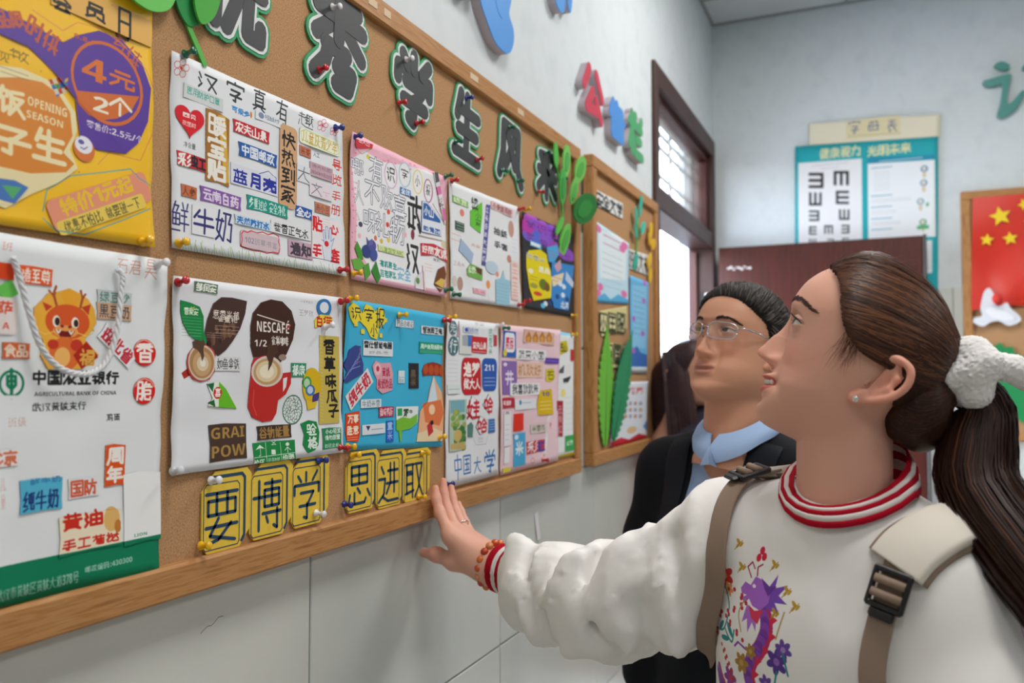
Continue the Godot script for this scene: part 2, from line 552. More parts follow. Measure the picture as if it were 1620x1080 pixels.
# ------------------------------------------------------------------ geometry
class Geo:
	var v := PackedVector3Array()
	var n := PackedVector3Array()
	var uv := PackedVector2Array()
	var c := PackedColorArray()
	var i := PackedInt32Array()

	func tri(a: int, b: int, d: int):
		i.append(a); i.append(b); i.append(d)

	func quad_i(a: int, b: int, d: int, e: int):
		i.append(a); i.append(b); i.append(d); i.append(a); i.append(d); i.append(e)

	# flat convex face, turned to look away from "inside"
	func face(pts: Array, inside: Vector3):
		var nn: Vector3 = (pts[2] - pts[0]).cross(pts[1] - pts[0]).normalized()
		if nn.dot(pts[0] - inside) < 0:
			pts.reverse()
			nn = -nn
		var b := v.size()
		for p in pts:
			v.append(p); n.append(nn)
		for k in range(1, pts.size() - 1):
			tri(b, b + k, b + k + 1)

	# box with chamfered edges
	func box(mid: Vector3, size: Vector3, r := 0.002, xf := Transform3D.IDENTITY):
		var h := size / 2
		r = minf(r, minf(h.x, minf(h.y, h.z)) * 0.9)
		var cn := xf * mid
		var cor := func(sx, sy, sz, ax): return xf * (mid + Vector3(sx * (h.x - (0.0 if ax == 0 else r)), sy * (h.y - (0.0 if ax == 1 else r)), sz * (h.z - (0.0 if ax == 2 else r))))
		for s in [-1, 1]:
			face([cor.call(s, -1, -1, 0), cor.call(s, 1, -1, 0), cor.call(s, 1, 1, 0), cor.call(s, -1, 1, 0)], cn)
			face([cor.call(-1, s, -1, 1), cor.call(1, s, -1, 1), cor.call(1, s, 1, 1), cor.call(-1, s, 1, 1)], cn)
			face([cor.call(-1, -1, s, 2), cor.call(1, -1, s, 2), cor.call(1, 1, s, 2), cor.call(-1, 1, s, 2)], cn)
			for q in [-1, 1]:
				face([cor.call(s, q, -1, 0), cor.call(s, q, 1, 0), cor.call(s, q, 1, 1), cor.call(s, q, -1, 1)], cn)
				face([cor.call(s, -1, q, 0), cor.call(s, 1, q, 0), cor.call(s, 1, q, 2), cor.call(s, -1, q, 2)], cn)
				face([cor.call(-1, s, q, 1), cor.call(1, s, q, 1), cor.call(1, s, q, 2), cor.call(-1, s, q, 2)], cn)
				for w in [-1, 1]:
					face([cor.call(s, q, w, 0), cor.call(s, q, w, 1), cor.call(s, q, w, 2)], cn)

	# outline in the xy plane of xf, pulled out along +z by d (front face at z = d)
	func extrude(poly: PackedVector2Array, d: float, xf := Transform3D.IDENTITY):
		var p := poly
		if Geometry2D.is_polygon_clockwise(p):
			p = p.duplicate()
			p.reverse()
		var t := Geometry2D.triangulate_polygon(p)
		if t.is_empty():
			return
		for side in [1, 0]:
			var b := v.size()
			var nn := (xf.basis * Vector3(0, 0, 1 if side else -1)).normalized()
			for q in p:
				v.append(xf * Vector3(q.x, q.y, d * side)); n.append(nn)
			for k in range(0, t.size(), 3):
				var A := p[t[k]]; var B := p[t[k + 1]]; var C := p[t[k + 2]]
				var ccw := (B - A).cross(C - A) > 0
				if ccw == (side == 1):
					tri(b + t[k], b + t[k + 2], b + t[k + 1])
				else:
					tri(b + t[k], b + t[k + 1], b + t[k + 2])
		for k in p.size():
			var A := p[k]; var B := p[(k + 1) % p.size()]
			var e := (B - A).normalized()
			var nn := (xf.basis * Vector3(e.y, -e.x, 0)).normalized()
			var b := v.size()
			for q in [Vector3(A.x, A.y, d), Vector3(B.x, B.y, d), Vector3(B.x, B.y, 0), Vector3(A.x, A.y, 0)]:
				v.append(xf * q); n.append(nn)
			quad_i(b, b + 1, b + 2, b + 3)

	# rows x cols vertices already appended from index b (smooth sheets and tubes)
	func net(b: int, rows: int, cols: int, closed := false):
		for r in rows - 1:
			for k in (cols if closed else cols - 1):
				var k2 := (k + 1) % cols
				quad_i(b + r * cols + k, b + r * cols + k2, b + (r + 1) * cols + k2, b + (r + 1) * cols + k)

	func tube(path: Array, rad: Array, sides := 10, flat := 1.0, up := Vector3(0.13, 0.97, 0.21)):
		var b := v.size()
		var m := path.size()
		for k in m:
			var t: Vector3 = (path[mini(k + 1, m - 1)] - path[maxi(k - 1, 0)]).normalized()
			var s := t.cross(up).normalized()
			var w := s.cross(t)
			var r: float = rad[mini(k, rad.size() - 1)]
			for j in sides:
				var a := TAU * j / sides
				v.append(path[k] + s * cos(a) * r + w * sin(a) * r * flat)
		net(b, m, sides, true)
		for e in [0, m - 1]:
			var ci := v.size()
			v.append(path[e])
			for j in sides:
				if e == 0:
					tri(ci, b + (j + 1) % sides, b + j)
				else:
					tri(ci, b + e * sides + j, b + e * sides + (j + 1) % sides)

	func lathe(prof: Array, sides := 16, xf := Transform3D.IDENTITY):
		var b := v.size()
		for p in prof:
			for j in sides:
				var a := TAU * j / sides
				v.append(xf * Vector3(cos(a) * p.x, p.y, sin(a) * p.x))
		net(b, prof.size(), sides, true)

	func ball(mid: Vector3, r: Vector3, rows := 12, cols := 18, basis := Basis.IDENTITY):
		var b := v.size()
		for k in rows + 1:
			var a := PI * k / rows
			for j in cols:
				var e := TAU * j / cols
				v.append(mid + basis * Vector3(r.x * sin(a) * cos(e), r.y * cos(a), r.z * sin(a) * sin(e)))
		net(b, rows + 1, cols, true)

	func outward():
		var s := 0.0
		for k in range(0, i.size(), 3):
			s += v[i[k]].dot(v[i[k + 1]].cross(v[i[k + 2]]))
		if s > 0:
			for k in range(0, i.size(), 3):
				var q := i[k + 1]
				i[k + 1] = i[k + 2]
				i[k + 2] = q

	func mesh() -> ArrayMesh:
		var a := []
		a.resize(Mesh.ARRAY_MAX)
		a[Mesh.ARRAY_VERTEX] = v
		a[Mesh.ARRAY_INDEX] = i
		if uv.size() == v.size():
			a[Mesh.ARRAY_TEX_UV] = uv
		if c.size() == v.size():
			a[Mesh.ARRAY_COLOR] = c
		var am := ArrayMesh.new()
		if n.size() == v.size():
			a[Mesh.ARRAY_NORMAL] = n
			am.add_surface_from_arrays(Mesh.PRIMITIVE_TRIANGLES, a)
			return am
		am.add_surface_from_arrays(Mesh.PRIMITIVE_TRIANGLES, a)
		var st := SurfaceTool.new()
		st.create_from(am, 0)
		st.generate_normals()
		return st.commit()

	func solid() -> ArrayMesh:
		outward()
		return mesh()

func geo() -> Geo:
	return Geo.new()

func bx(mid: Vector3, size: Vector3, r := 0.002) -> ArrayMesh:
	var g := Geo.new()
	g.box(mid, size, r)
	return g.mesh()

# smooth closed curve through points
func smooth(pts: Array, steps := 6, closed := true) -> PackedVector2Array:
	var out := PackedVector2Array()
	var m := pts.size()
	for k in (m if closed else m - 1):
		var a: Vector2 = pts[(k - 1 + m) % m] if closed or k > 0 else pts[0]
		var b: Vector2 = pts[k]
		var c: Vector2 = pts[(k + 1) % m]
		var d: Vector2 = pts[(k + 2) % m] if closed or k + 2 < m else pts[m - 1]
		for s in steps:
			out.append(b.cubic_interpolate(c, a, d, s / float(steps)))
	if not closed:
		out.append(pts[m - 1])
	return out

func smooth3(pts: Array, steps := 6) -> Array:
	var out := []
	var m := pts.size()
	for k in m - 1:
		var a: Vector3 = pts[maxi(k - 1, 0)]
		var d: Vector3 = pts[mini(k + 2, m - 1)]
		for s in steps:
			out.append((pts[k] as Vector3).cubic_interpolate(pts[k + 1], a, d, s / float(steps)))
	out.append(pts[m - 1])
	return out

func ramp(t: Array, x: float) -> float:
	# table of [key, value] with rising keys, smooth in between
	var m := t.size()
	if x <= t[0][0]:
		return t[0][1]
	for k in m - 1:
		if x <= t[k + 1][0]:
			var f: float = (x - t[k][0]) / (t[k + 1][0] - t[k][0])
			var p0: float = t[maxi(k - 1, 0)][1]
			var p3: float = t[mini(k + 2, m - 1)][1]
			var a: float = t[k][1]
			var b: float = t[k + 1][1]
			var h0: float = t[k][0] - t[maxi(k - 1, 0)][0]
			var h1: float = t[k + 1][0] - t[k][0]
			var h2: float = t[mini(k + 2, m - 1)][0] - t[k + 1][0]
			var s: float = (b - a)
			var ma: float = (s + (a - p0) * (h1 / h0)) * 0.5 if h0 > 0 else s
			var mb: float = (s + (p3 - b) * (h1 / h2)) * 0.5 if h2 > 0 else s
			if (s > 0) != (ma > 0): ma = 0.0
			if (s > 0) != (mb > 0): mb = 0.0
			if absf(ma) > 3 * absf(s): ma = 3 * s
			if absf(mb) > 3 * absf(s): mb = 3 * s
			var f2 := f * f
			var f3 := f2 * f
			return a * (2 * f3 - 3 * f2 + 1) + ma * (f3 - 2 * f2 + f) + b * (3 * f2 - 2 * f3) + mb * (f3 - f2)
	return t[m - 1][1]

# ------------------------------------------------------------------ brush characters
# Characters are written as strokes on a 16 x 16 grid: two letters a..p per point (across, down);
# a character followed by four letters is another one set into that part of the square.
const INSET := {"日": 0.15, "目": 0.15, "月": 0.15, "白": 0.15, "贝": 0.12, "口": 0.06}

func set_up_glyphs():
	for line in GLYPHS.split("\n"):
		var p: PackedStringArray = line.strip_edges().split(" ", false)
		if p.size() > 1:
			glyphs[p[0]] = p.slice(1)

func strokes(ch: String, x0 := 0.0, y0 := 0.0, x1 := 1.0, y1 := 1.0) -> Array:
	var out := []
	for t in glyphs.get(ch, []):
		if t.unicode_at(0) > 122:
			var b := []
			for k in range(1, 5):
				b.append((t.unicode_at(k) - 97) / 15.0)
			out.append_array(strokes(t[0], lerpf(x0, x1, b[0]), lerpf(y0, y1, b[1]), lerpf(x0, x1, b[2]), lerpf(y0, y1, b[3])))
		else:
			var pl := PackedVector2Array()
			for k in range(0, t.length(), 2):
				pl.append(Vector2(lerpf(x0, x1, (t.unicode_at(k) - 97) / 15.0), lerpf(y0, y1, (t.unicode_at(k + 1) - 97) / 15.0)))
			out.append(pl)
	return out

func glyph(ch: String) -> Array:
	var s: float = INSET.get(ch, 0.0)
	return strokes(ch, s, 0.0, 1.0 - s, 1.0)

var letter_cache := {}

# outlines of latin text as triangles in a box that is 1 high
func letters(text: String) -> Array:
	if not letter_cache.has(text):
		var tm := TextMesh.new()
		var f := SystemFont.new()
		f.font_names = PackedStringArray(["Droid Sans"])
		f.font_weight = 700
		tm.font = f
		tm.font_size = 64
		tm.pixel_size = 0.01
		tm.depth = 0.0
		tm.text = text
		var a := tm.get_mesh_arrays()
		var vs: PackedVector3Array = a[Mesh.ARRAY_VERTEX]
		var lo := Vector2(1e9, 1e9)
		var hi := -lo
		for p in vs:
			lo = lo.min(Vector2(p.x, -p.y))
			hi = hi.max(Vector2(p.x, -p.y))
		var sz := hi - lo
		var pts := PackedVector2Array()
		var ix: PackedInt32Array = a[Mesh.ARRAY_INDEX]
		for k in ix:
			pts.append((Vector2(vs[k].x, -vs[k].y) - lo) / sz)
		letter_cache[text] = [pts, sz.x / maxf(sz.y, 0.001)]
	return letter_cache[text]

# ------------------------------------------------------------------ printed sheets
# Cv is one pinned sheet: its print is drawn in millimetres from its upper left corner (x along the wall),
# and every glued-on clipping is cut out of it as a raised piece of its own.
class Cv:
	var host
	var im: Image
	var s: float
	var W: float
	var H: float
	var root: Node3D
	var quad: Array
	var clips := []
	var clip_of := []
	var seed_ := 0
	var curl := 1.0
	var m: StandardMaterial3D
	var noise := FastNoiseLite.new()

	func p(pts: Array, hex: String, clip := 0):
		var q := pairs(pts)
		fill(q, Color.html(hex))
		if clip:
			clips.append(q)

	func fill(q: PackedVector2Array, c: Color):
		var px := PackedVector2Array()
		var lo := 1e9
		var hi := -1e9
		for a in q:
			var b := a * s
			px.append(b)
			lo = minf(lo, b.y)
			hi = maxf(hi, b.y)
		var m_ := px.size()
		var hmax := im.get_height()
		for y in range(maxi(0, int(lo)), mini(hmax, int(hi) + 2)):
			var yc := y + 0.5
			var xs := []
			var a := px[m_ - 1]
			for b in px:
				if (a.y <= yc) != (b.y <= yc):
					xs.append(a.x + (yc - a.y) * (b.x - a.x) / (b.y - a.y))
				a = b
			if xs.size() > 2:
				xs.sort()
			elif xs.size() == 2 and xs[0] > xs[1]:
				xs.reverse()
			for k in range(0, xs.size() - 1, 2):
				var xa := int(ceil(xs[k] - 0.5))
				var xb := int(ceil(xs[k + 1] - 0.5))
				if xb > xa:
					im.fill_rect(Rect2i(xa, y, xb - xa, 1), c)

	func dot(at: Vector2, r: float, c: Color):
		var q := PackedVector2Array()
		for k in 10:
			q.append(at + Vector2(cos(k * 0.6283), sin(k * 0.6283)) * r)
		fill(q, c)

	func line(pts, w: float, c: Color):
		for k in pts.size() - 1:
			var d: Vector2 = (pts[k + 1] - pts[k])
			if d.length() < 1e-4:
				continue
			var nn := d.orthogonal().normalized() * w / 2
			fill(PackedVector2Array([pts[k] + nn, pts[k + 1] + nn, pts[k + 1] - nn, pts[k] - nn]), c)
		if w * s > 3.0:
			for q in pts:
				dot(q, w / 2, c)

	func pairs(pts: Array) -> PackedVector2Array:
		if pts[0] is Vector2:
			return PackedVector2Array(pts)
		var q := PackedVector2Array()
		for j in range(0, pts.size(), 2):
			q.append(Vector2(pts[j], pts[j + 1]))
		return q

	func l(pts: Array, w: float, hex: String):
		line(pairs(pts), w, Color.html(hex))

	func rows(x: float, y: float, w: float, h: float, n: int, hex: String, th: float):
		var r := RandomNumberGenerator.new()
		r.seed = int(x * 7 + y * 13)
		for k in n:
			var yy := y - h / 2 + h * (k + 0.5) / n
			var xx := x - w / 2
			while xx < x + w / 2:
				var ln := r.randf_range(0.5, 2.4)
				line([Vector2(xx, yy), Vector2(minf(xx + ln, x + w / 2), yy)], th, Color.html(hex))
				xx += ln + r.randf_range(0.3, 0.8)

	# shape at its middle; text set inside
	func c(shape: String, x: float, y: float, w: float, h: float, rot: float, hex: String, text := "", tc := "000", fl := ""):
		var xf := Transform2D(deg_to_rad(rot), Vector2(x, y))
		var q := PackedVector2Array()
		var r := RandomNumberGenerator.new()
		r.seed = int(absf(x) * 31 + absf(y) * 17)
		match shape:
			"r":
				q = PackedVector2Array([Vector2(-w, -h), Vector2(w, -h), Vector2(w, h), Vector2(-w, h)])
			"q":
				q = PackedVector2Array([Vector2(-w, -h), Vector2(-w * 0.2, -h * 1.04), Vector2(w, -h * 0.94), Vector2(w * 0.97, h * 0.3), Vector2(w, h), Vector2(w * 0.2, h * 0.95), Vector2(-w * 0.97, h), Vector2(-w * 0.94, h * 0.1)])
			"o":
				var rr := minf(w, h) * 0.45
				for k in 4:
					var cx: float = (w - rr) * [1, -1, -1, 1][k]
					var cy: float = (h - rr) * [1, 1, -1, -1][k]
					for j in 6:
						var a := PI / 2 * (k + j / 5.0)
						q.append(Vector2(cx + cos(a) * rr, cy + sin(a) * rr))
			"e", "=":
				for k in 28:
					q.append(Vector2(cos(TAU * k / 28) * w, sin(TAU * k / 28) * h))
			"h":
				for k in 36:
					var a := TAU * k / 36
					q.append(Vector2(pow(sin(a), 3) * w, -(13 * cos(a) - 5 * cos(2 * a) - 2 * cos(3 * a) - cos(4 * a)) / 16.0 * h + h * 0.1))
		if q.size():
			var z := PackedVector2Array()
			for a in q:
				z.append(xf * (a / 2 if shape != "h" else a / 2))
			fill(z, Color.html(hex))
			if shape != "=":
				clips.append(z)
		if text:
			var tight := 1.0 if shape == "-" else (0.7 if shape == "e" else 0.88)
			type(text, xf, w * tight, h * tight, Color.html(tc), fl)

	func type(text: String, xf: Transform2D, w: float, h: float, tc: Color, fl: String):
		var lines := text.split("\n")
		var th := 0.09
		if "b" in fl: th = 0.135
		if "m" in fl: th = 0.075
		if "t" in fl: th = 0.06
		var nl := lines.size()
		for li in nl:
			var runs := []
			var units := 0.0
			for ch in lines[li]:
				if ch.unicode_at(0) < 0x2e80:
					if runs and runs[-1][0] == 0:
						runs[-1][1] += ch
					else:
						runs.append([0, ch])
					units += 0.55
				else:
					runs.append([1, ch])
					units += 1.0
			var vert := "v" in fl
			var cw := (w / nl if vert else w / units)
			var chh := (h / units if vert else h / nl)
			var at := 0.0
			for rn in runs:
				var un: float = 1.0 if rn[0] == 1 else 0.55 * rn[1].length()
				var o: Vector2
				var bw: float
				var bh: float
				if vert:
					o = Vector2(-w / 2 + li * cw, -h / 2 + at * chh)
					bw = cw
					bh = chh * un
				else:
					o = Vector2(-w / 2 + at * cw, -h / 2 + li * chh)
					bw = cw * un
					bh = chh
				at += un
				if rn[0] == 1:
					var pad := 0.09 if text.length() > 1 else 0.03
					var gs: Array = host.glyph(rn[1])
					var lw := th * minf(bw, bh * 1.2) * clampf(1.5 - gs.size() * 0.055, 0.62, 1.1)
					for st in gs:
						var pl := PackedVector2Array()
						for a in st:
							pl.append(xf * (o + Vector2(bw * (pad + a.x * (1 - 2 * pad)), bh * (pad + a.y * (1 - 2 * pad)))))
						line(pl, lw, tc)
				elif rn[1].strip_edges():
					var lt: Array = host.letters(rn[1].strip_edges())
					var pts: PackedVector2Array = lt[0]
					for k in range(0, pts.size(), 3):
						var t3 := PackedVector2Array()
						for j in 3:
							t3.append(xf * (o + Vector2(bw * (0.03 + pts[k + j].x * 0.94), bh * (0.12 + pts[k + j].y * 0.76))))
						fill(t3, tc)

	func surf(q: Vector2) -> Vector3:
		# millimetres on the sheet -> root space; the sheet stands off the cork and curls
		var u := clampf(q.x / W, 0, 1)
		var t := clampf(q.y / H, 0, 1)
		var edge := pow(absf(2 * u - 1), 5) * 0.006 + pow(absf(2 * t - 1), 6) * 0.004
		var wav := noise.get_noise_2d(q.x * 0.8, q.y * 0.8) * 0.0018
		return Vector3(0.0022 + curl * (edge * (0.35 + 0.65 * noise.get_noise_2d(u * 90 + 500, t * 90)) + wav), -q.y / 1000.0, -q.x / 1000.0)

	func rope(pts: Array):
		# twisted cord handle hanging in front of the sheet
		var q := pairs(pts)
		var path := []
		for j in q.size():
			path.append(surf(q[j]) + Vector3(0.004 + 0.010 * sin(PI * j / (q.size() - 1)), 0, 0))
		path = host.smooth3(path, 14)
		for st in 3:
			var g := Geo.new()
			var tw := []
			for j in path.size():
				var t: Vector3 = (path[mini(j + 1, path.size() - 1)] - path[maxi(j - 1, 0)]).normalized()
				var sx := t.cross(Vector3.RIGHT).normalized()
				var an := j * 0.55 + st * TAU / 3
				tw.append(path[j] + (sx * cos(an) + Vector3.RIGHT * sin(an)) * 0.0014)
			g.tube(tw, [0.0017], 7)
			host.part("rope_handle_strand", g.solid(), host.mat("dfe2e6", 0.8, 0.2), root)

	func done():
		im.resize(im.get_width() / 2, im.get_height() / 2, Image.INTERPOLATE_BILINEAR)
		m.albedo_texture = ImageTexture.create_from_image(im)
		var g := Geo.new()
		var nu := 26
		var nv := 22
		for side in 2:
			for r in nv + 1:
				for k in nu + 1:
					var u := k / float(nu)
					var t := r / float(nv)
					var q: Vector2 = (quad[0] as Vector2).lerp(quad[1], u).lerp((quad[3] as Vector2).lerp(quad[2], u), t)
					q.x += noise.get_noise_2d(q.y * 1.2, 77.0 + 40 * roundf(u)) * 2.0 * pow(absf(2 * u - 1), 4) * curl
					var sp := surf(q)
					sp.x -= side * 0.0004
					g.v.append(sp)
					g.uv.append(Vector2(q.x / W, q.y / H))
		var half := (nu + 1) * (nv + 1)
		g.net(0, nv + 1, nu + 1)
		var b := g.i.size()
		g.net(half, nv + 1, nu + 1)
		for k in range(b, g.i.size(), 3):
			var z := g.i[k + 1]
			g.i[k + 1] = g.i[k + 2]
			g.i[k + 2] = z
		var rim := []
		for k in nu: rim.append(k)
		for k in nv: rim.append(nu + k * (nu + 1))
		for k in nu: rim.append((nv + 1) * (nu + 1) - 1 - k)
		for k in nv: rim.append((nv - k) * (nu + 1))
		for k in rim.size():
			var a: int = rim[k]
			var d: int = rim[(k + 1) % rim.size()]
			g.quad_i(d, a, a + half, d + half)
		host.part("sheet", g.mesh(), m, root)
		for q in clips:
			var z := PackedVector2Array()
			for a in q:
				z.append(a.clamp(Vector2(1, 1), Vector2(W - 1, H - 1)))
			var y := Geo.new()
			var tr := Geometry2D.triangulate_polygon(z)
			if tr.is_empty():
				continue
			var cw := Geometry2D.is_polygon_clockwise(z)
			var cnt := z.size()
			for low in 2:
				for a in z:
					var sp := surf(a)
					sp.x += 0.0011 - low * 0.0010
					y.v.append(sp)
					y.uv.append(Vector2(a.x / W, a.y / H))
			for k in range(0, tr.size(), 3):
				y.tri(tr[k], tr[k + 1], tr[k + 2])
			for k in cnt:
				y.quad_i(k, (k + 1) % cnt, cnt + (k + 1) % cnt, cnt + k)
			# the print faces +x: turn triangles that look at the wall
			y.n.resize(y.v.size())
			for k in cnt * 2:
				y.n[k] = Vector3(1, 0, 0)
			for k in range(0, tr.size(), 3):
				var nn := (y.v[y.i[k + 2]] - y.v[y.i[k]]).cross(y.v[y.i[k + 1]] - y.v[y.i[k]])
				if nn.x < 0:
					var w := y.i[k + 1]
					y.i[k + 1] = y.i[k + 2]
					y.i[k + 2] = w
			host.part("clipping", y.mesh(), m, root)

func sheet(called: String, label: String, cat: String, group: String, at: Vector3, w: float, h: float, ppm: float, base: String, q: Array, sd: int, curl: float) -> Cv:
	var k := Cv.new()
	k.host = self
	k.W = w
	k.H = h
	k.s = ppm * 2
	k.im = Image.create_empty(int(w * ppm) * 2, int(h * ppm) * 2, false, Image.FORMAT_RGB8)
	k.im.fill(col(base))
	k.quad = q
	k.curl = curl
	k.seed_ = sd
	k.noise.seed = sd
	k.noise.frequency = 0.012
	k.noise.fractal_octaves = 2
	k.root = thing(called, label, cat, at - Vector3(0.0, 0, 0), group)
	k.root.position.x = CORK_X + 0.0005
	k.m = StandardMaterial3D.new()
	k.m.roughness = 0.32 if "glossy" in label else 0.6
	k.m.metallic_specular = 0.5 if "glossy" in label else 0.3
	k.m.texture_repeat = false
	k.m.cull_mode = BaseMaterial3D.CULL_DISABLED
	return k

# ------------------------------------------------------------------ rounded bodies
# Smoothly joined tapered capsules, meshed as surface nets.
class Body:
	var caps := []   # [a, b, ra, rb, k, op, inverse frame or null, frame scale]
	var fold: Callable
	func cap(a: Vector3, b: Vector3, ra: float, rb: float, k := 0.01, op := 0):
		caps.append([a, b, ra, rb, k, op, null, 1.0])
	func chain(pts: Array, rs: Array, k := 0.01, op := 0):
		for j in pts.size() - 1:
			cap(pts[j], pts[j + 1], rs[mini(j, rs.size() - 1)], rs[mini(j + 1, rs.size() - 1)], k, op)
	# capsule in a stretched frame: f maps the capsule's own space into the body's
	func oval(f: Transform3D, a: Vector3, b: Vector3, ra: float, rb: float, k := 0.01, op := 0):
		var sc := f.basis.get_scale().abs()
		caps.append([a, b, ra, rb, k, op, f.affine_inverse(), minf(sc.x, minf(sc.y, sc.z))])
	func dist(p: Vector3) -> float:
		var d := 1e3
		for c in caps:
			var q: Vector3 = p if c[6] == null else c[6] * p
			var ab: Vector3 = c[1] - c[0]
			var l := ab.length_squared()
			var t := clampf((q - c[0]).dot(ab) / l, 0, 1) if l > 1e-12 else 0.0
			var e: float = ((q - c[0] - ab * t).length() - lerpf(c[2], c[3], t)) * c[7]
			var k: float = c[4]
			if c[5] == 0:
				var h := maxf(k - absf(d - e), 0.0) / k
				d = minf(d, e) - h * h * k * 0.25
			elif c[5] == 1:
				var h := maxf(k - absf(d + e), 0.0) / k
				d = maxf(d, -e) + h * h * k * 0.25
			else:
				var h := maxf(k - absf(d - e), 0.0) / k
				d = maxf(d, e) + h * h * k * 0.25
		return d + (fold.call(p) if fold.is_valid() else 0.0)
	func grad(p: Vector3) -> Vector3:
		var e := 0.002
		return Vector3(dist(p + Vector3(e, 0, 0)) - dist(p - Vector3(e, 0, 0)), dist(p + Vector3(0, e, 0)) - dist(p - Vector3(0, e, 0)), dist(p + Vector3(0, 0, e)) - dist(p - Vector3(0, 0, e))).normalized()
	func snap(p: Vector3, off: float) -> Vector3:
		for j in 6:
			p -= grad(p) * (dist(p) - off) * 0.9
		return p
	func into(g: Geo, lo: Vector3, hi: Vector3, cell: float, keep = null):
		var nx := int((hi.x - lo.x) / cell) + 2
		var ny := int((hi.y - lo.y) / cell) + 2
		var nz := int((hi.z - lo.z) / cell) + 2
		var B := 5
		var f := PackedFloat32Array()
		f.resize(nx * ny * nz)
		f.fill(9.0)
		var cells := []
		for bx_ in range(0, nx - 1, B):
			for by in range(0, ny - 1, B):
				for bz in range(0, nz - 1, B):
					var mid := lo + Vector3(bx_ + B * 0.5, by + B * 0.5, bz + B * 0.5) * cell
					var dm := dist(mid)
					if absf(dm) > cell * B * 0.87 * 1.35 + 0.004:
						continue
					for x in range(bx_, mini(bx_ + B + 1, nx)):
						for y in range(by, mini(by + B + 1, ny)):
							for z in range(bz, mini(bz + B + 1, nz)):
								var id := (x * ny + y) * nz + z
								if f[id] > 8.0:
									f[id] = dist(lo + Vector3(x, y, z) * cell)
					for x in range(bx_, mini(bx_ + B, nx - 1)):
						for y in range(by, mini(by + B, ny - 1)):
							for z in range(bz, mini(bz + B, nz - 1)):
								cells.append((x * ny + y) * nz + z)
		var sx := ny * nz
		var sy := nz
		var off := [0, 1, sy, sy + 1, sx, sx + 1, sx + sy, sx + sy + 1]
		var ed := [[0, 1], [0, 2], [0, 4], [1, 3], [1, 5], [2, 3], [2, 6], [3, 7], [4, 5], [4, 6], [5, 7], [6, 7]]
		var cp := [Vector3(0, 0, 0), Vector3(0, 0, 1), Vector3(0, 1, 0), Vector3(0, 1, 1), Vector3(1, 0, 0), Vector3(1, 0, 1), Vector3(1, 1, 0), Vector3(1, 1, 1)]
		var at := {}
		for id in cells:
			var neg := 0
			for o in off:
				if f[id + o] < 0:
					neg += 1
			if neg == 0 or neg == 8:
				continue
			var sum := Vector3.ZERO
			var cnt := 0
			for e in ed:
				var a := f[id + off[e[0]]]
				var b := f[id + off[e[1]]]
				if (a < 0) != (b < 0):
					sum += cp[e[0]].lerp(cp[e[1]], a / (a - b))
					cnt += 1
			var base := Vector3(id / sx, (id / sy) % ny, id % nz)
			at[id] = g.v.size()
			g.v.append(lo + (base + sum / cnt) * cell)
		for id in at:
			var a := f[id]
			# three edges leaving the low corner
			for ax in 3:
				var step: int = [sx, sy, 1][ax]
				var b := f[id + step]
				if (a < 0) == (b < 0):
					continue
				var u: int = [sy, 1, sx][ax]
				var w: int = [1, sx, sy][ax]
				var q0 = at.get(id)
				var q1 = at.get(id - u)
				var q2 = at.get(id - u - w)
				var q3 = at.get(id - w)
				if q1 == null or q2 == null or q3 == null:
					continue
				if keep != null and not keep.call(g.v[q0]):
					continue
				if a < 0:
					g.quad_i(q0, q3, q2, q1)
				else:
					g.quad_i(q0, q1, q2, q3)

func lamp(x: float, z: float, energy: float, place: String):
	var t := thing("ceiling_light", "square white panel lamp in the ceiling " + place, "lamp", Vector3(x, CEIL_Y - 0.012, z), "ceiling panel lamps")
	var f := geo()
	for s in [-1, 1]:
		f.box(Vector3(s * 0.285, 0, 0), Vector3(0.03, 0.024, 0.6), 0.003)
		f.box(Vector3(0, 0, s * 0.285), Vector3(0.54, 0.024, 0.03), 0.003)
	part("frame", f.mesh(), mat("e8e8e8", 0.4), t)
	var dm := StandardMaterial3D.new()
	dm.albedo_color = Color(0.95, 0.95, 0.95)
	dm.emission_enabled = true
	dm.emission = Color(1.0, 0.985, 0.96)
	dm.emission_energy_multiplier = 1.2
	part("diffuser", bx(Vector3.ZERO, Vector3(0.54, 0.008, 0.54)), dm, t)
	var l := AreaLight3D.new()
	l.name = "lamp_light"
	l.area_size = Vector2(0.54, 0.54)
	l.light_energy = energy
	l.light_color = Color(1.0, 0.985, 0.965)
	l.shadow_enabled = true
	l.area_range = 14.0
	l.area_attenuation = 2.0
	l.position = Vector3(0, -0.012, 0)
	l.rotation = Vector3(-PI / 2, 0, 0)
	t.add_child(l)

func tiles(parent: Node3D, m: Array, origin: Vector3, along: Vector3, out: Vector3, cols: Array, rows: Array):
	# one glazed tile per field, 3 mm joints
	var shared := {}
	for a in cols.size() - 1:
		for b in rows.size() - 1:
			var w: float = cols[a + 1] - cols[a] - 0.003
			var h: float = rows[b + 1] - rows[b] - 0.003
			var key := "%d_%d" % [roundi(w * 1000), roundi(h * 1000)]
			if not shared.has(key):
				var g := geo()
				var sz := along.abs() * w + Vector3(0, h, 0) + out.abs() * 0.010
				g.box(Vector3.ZERO, sz, 0.0015)
				shared[key] = g.mesh()
			var xf := Transform3D(Basis.IDENTITY, origin + along * ((cols[a] + cols[a + 1]) / 2) + Vector3(0, (rows[b] + rows[b + 1]) / 2, 0) + out * 0.0)
			part("tile", shared[key], m[(a * 2 + b) % m.size()], parent, xf)

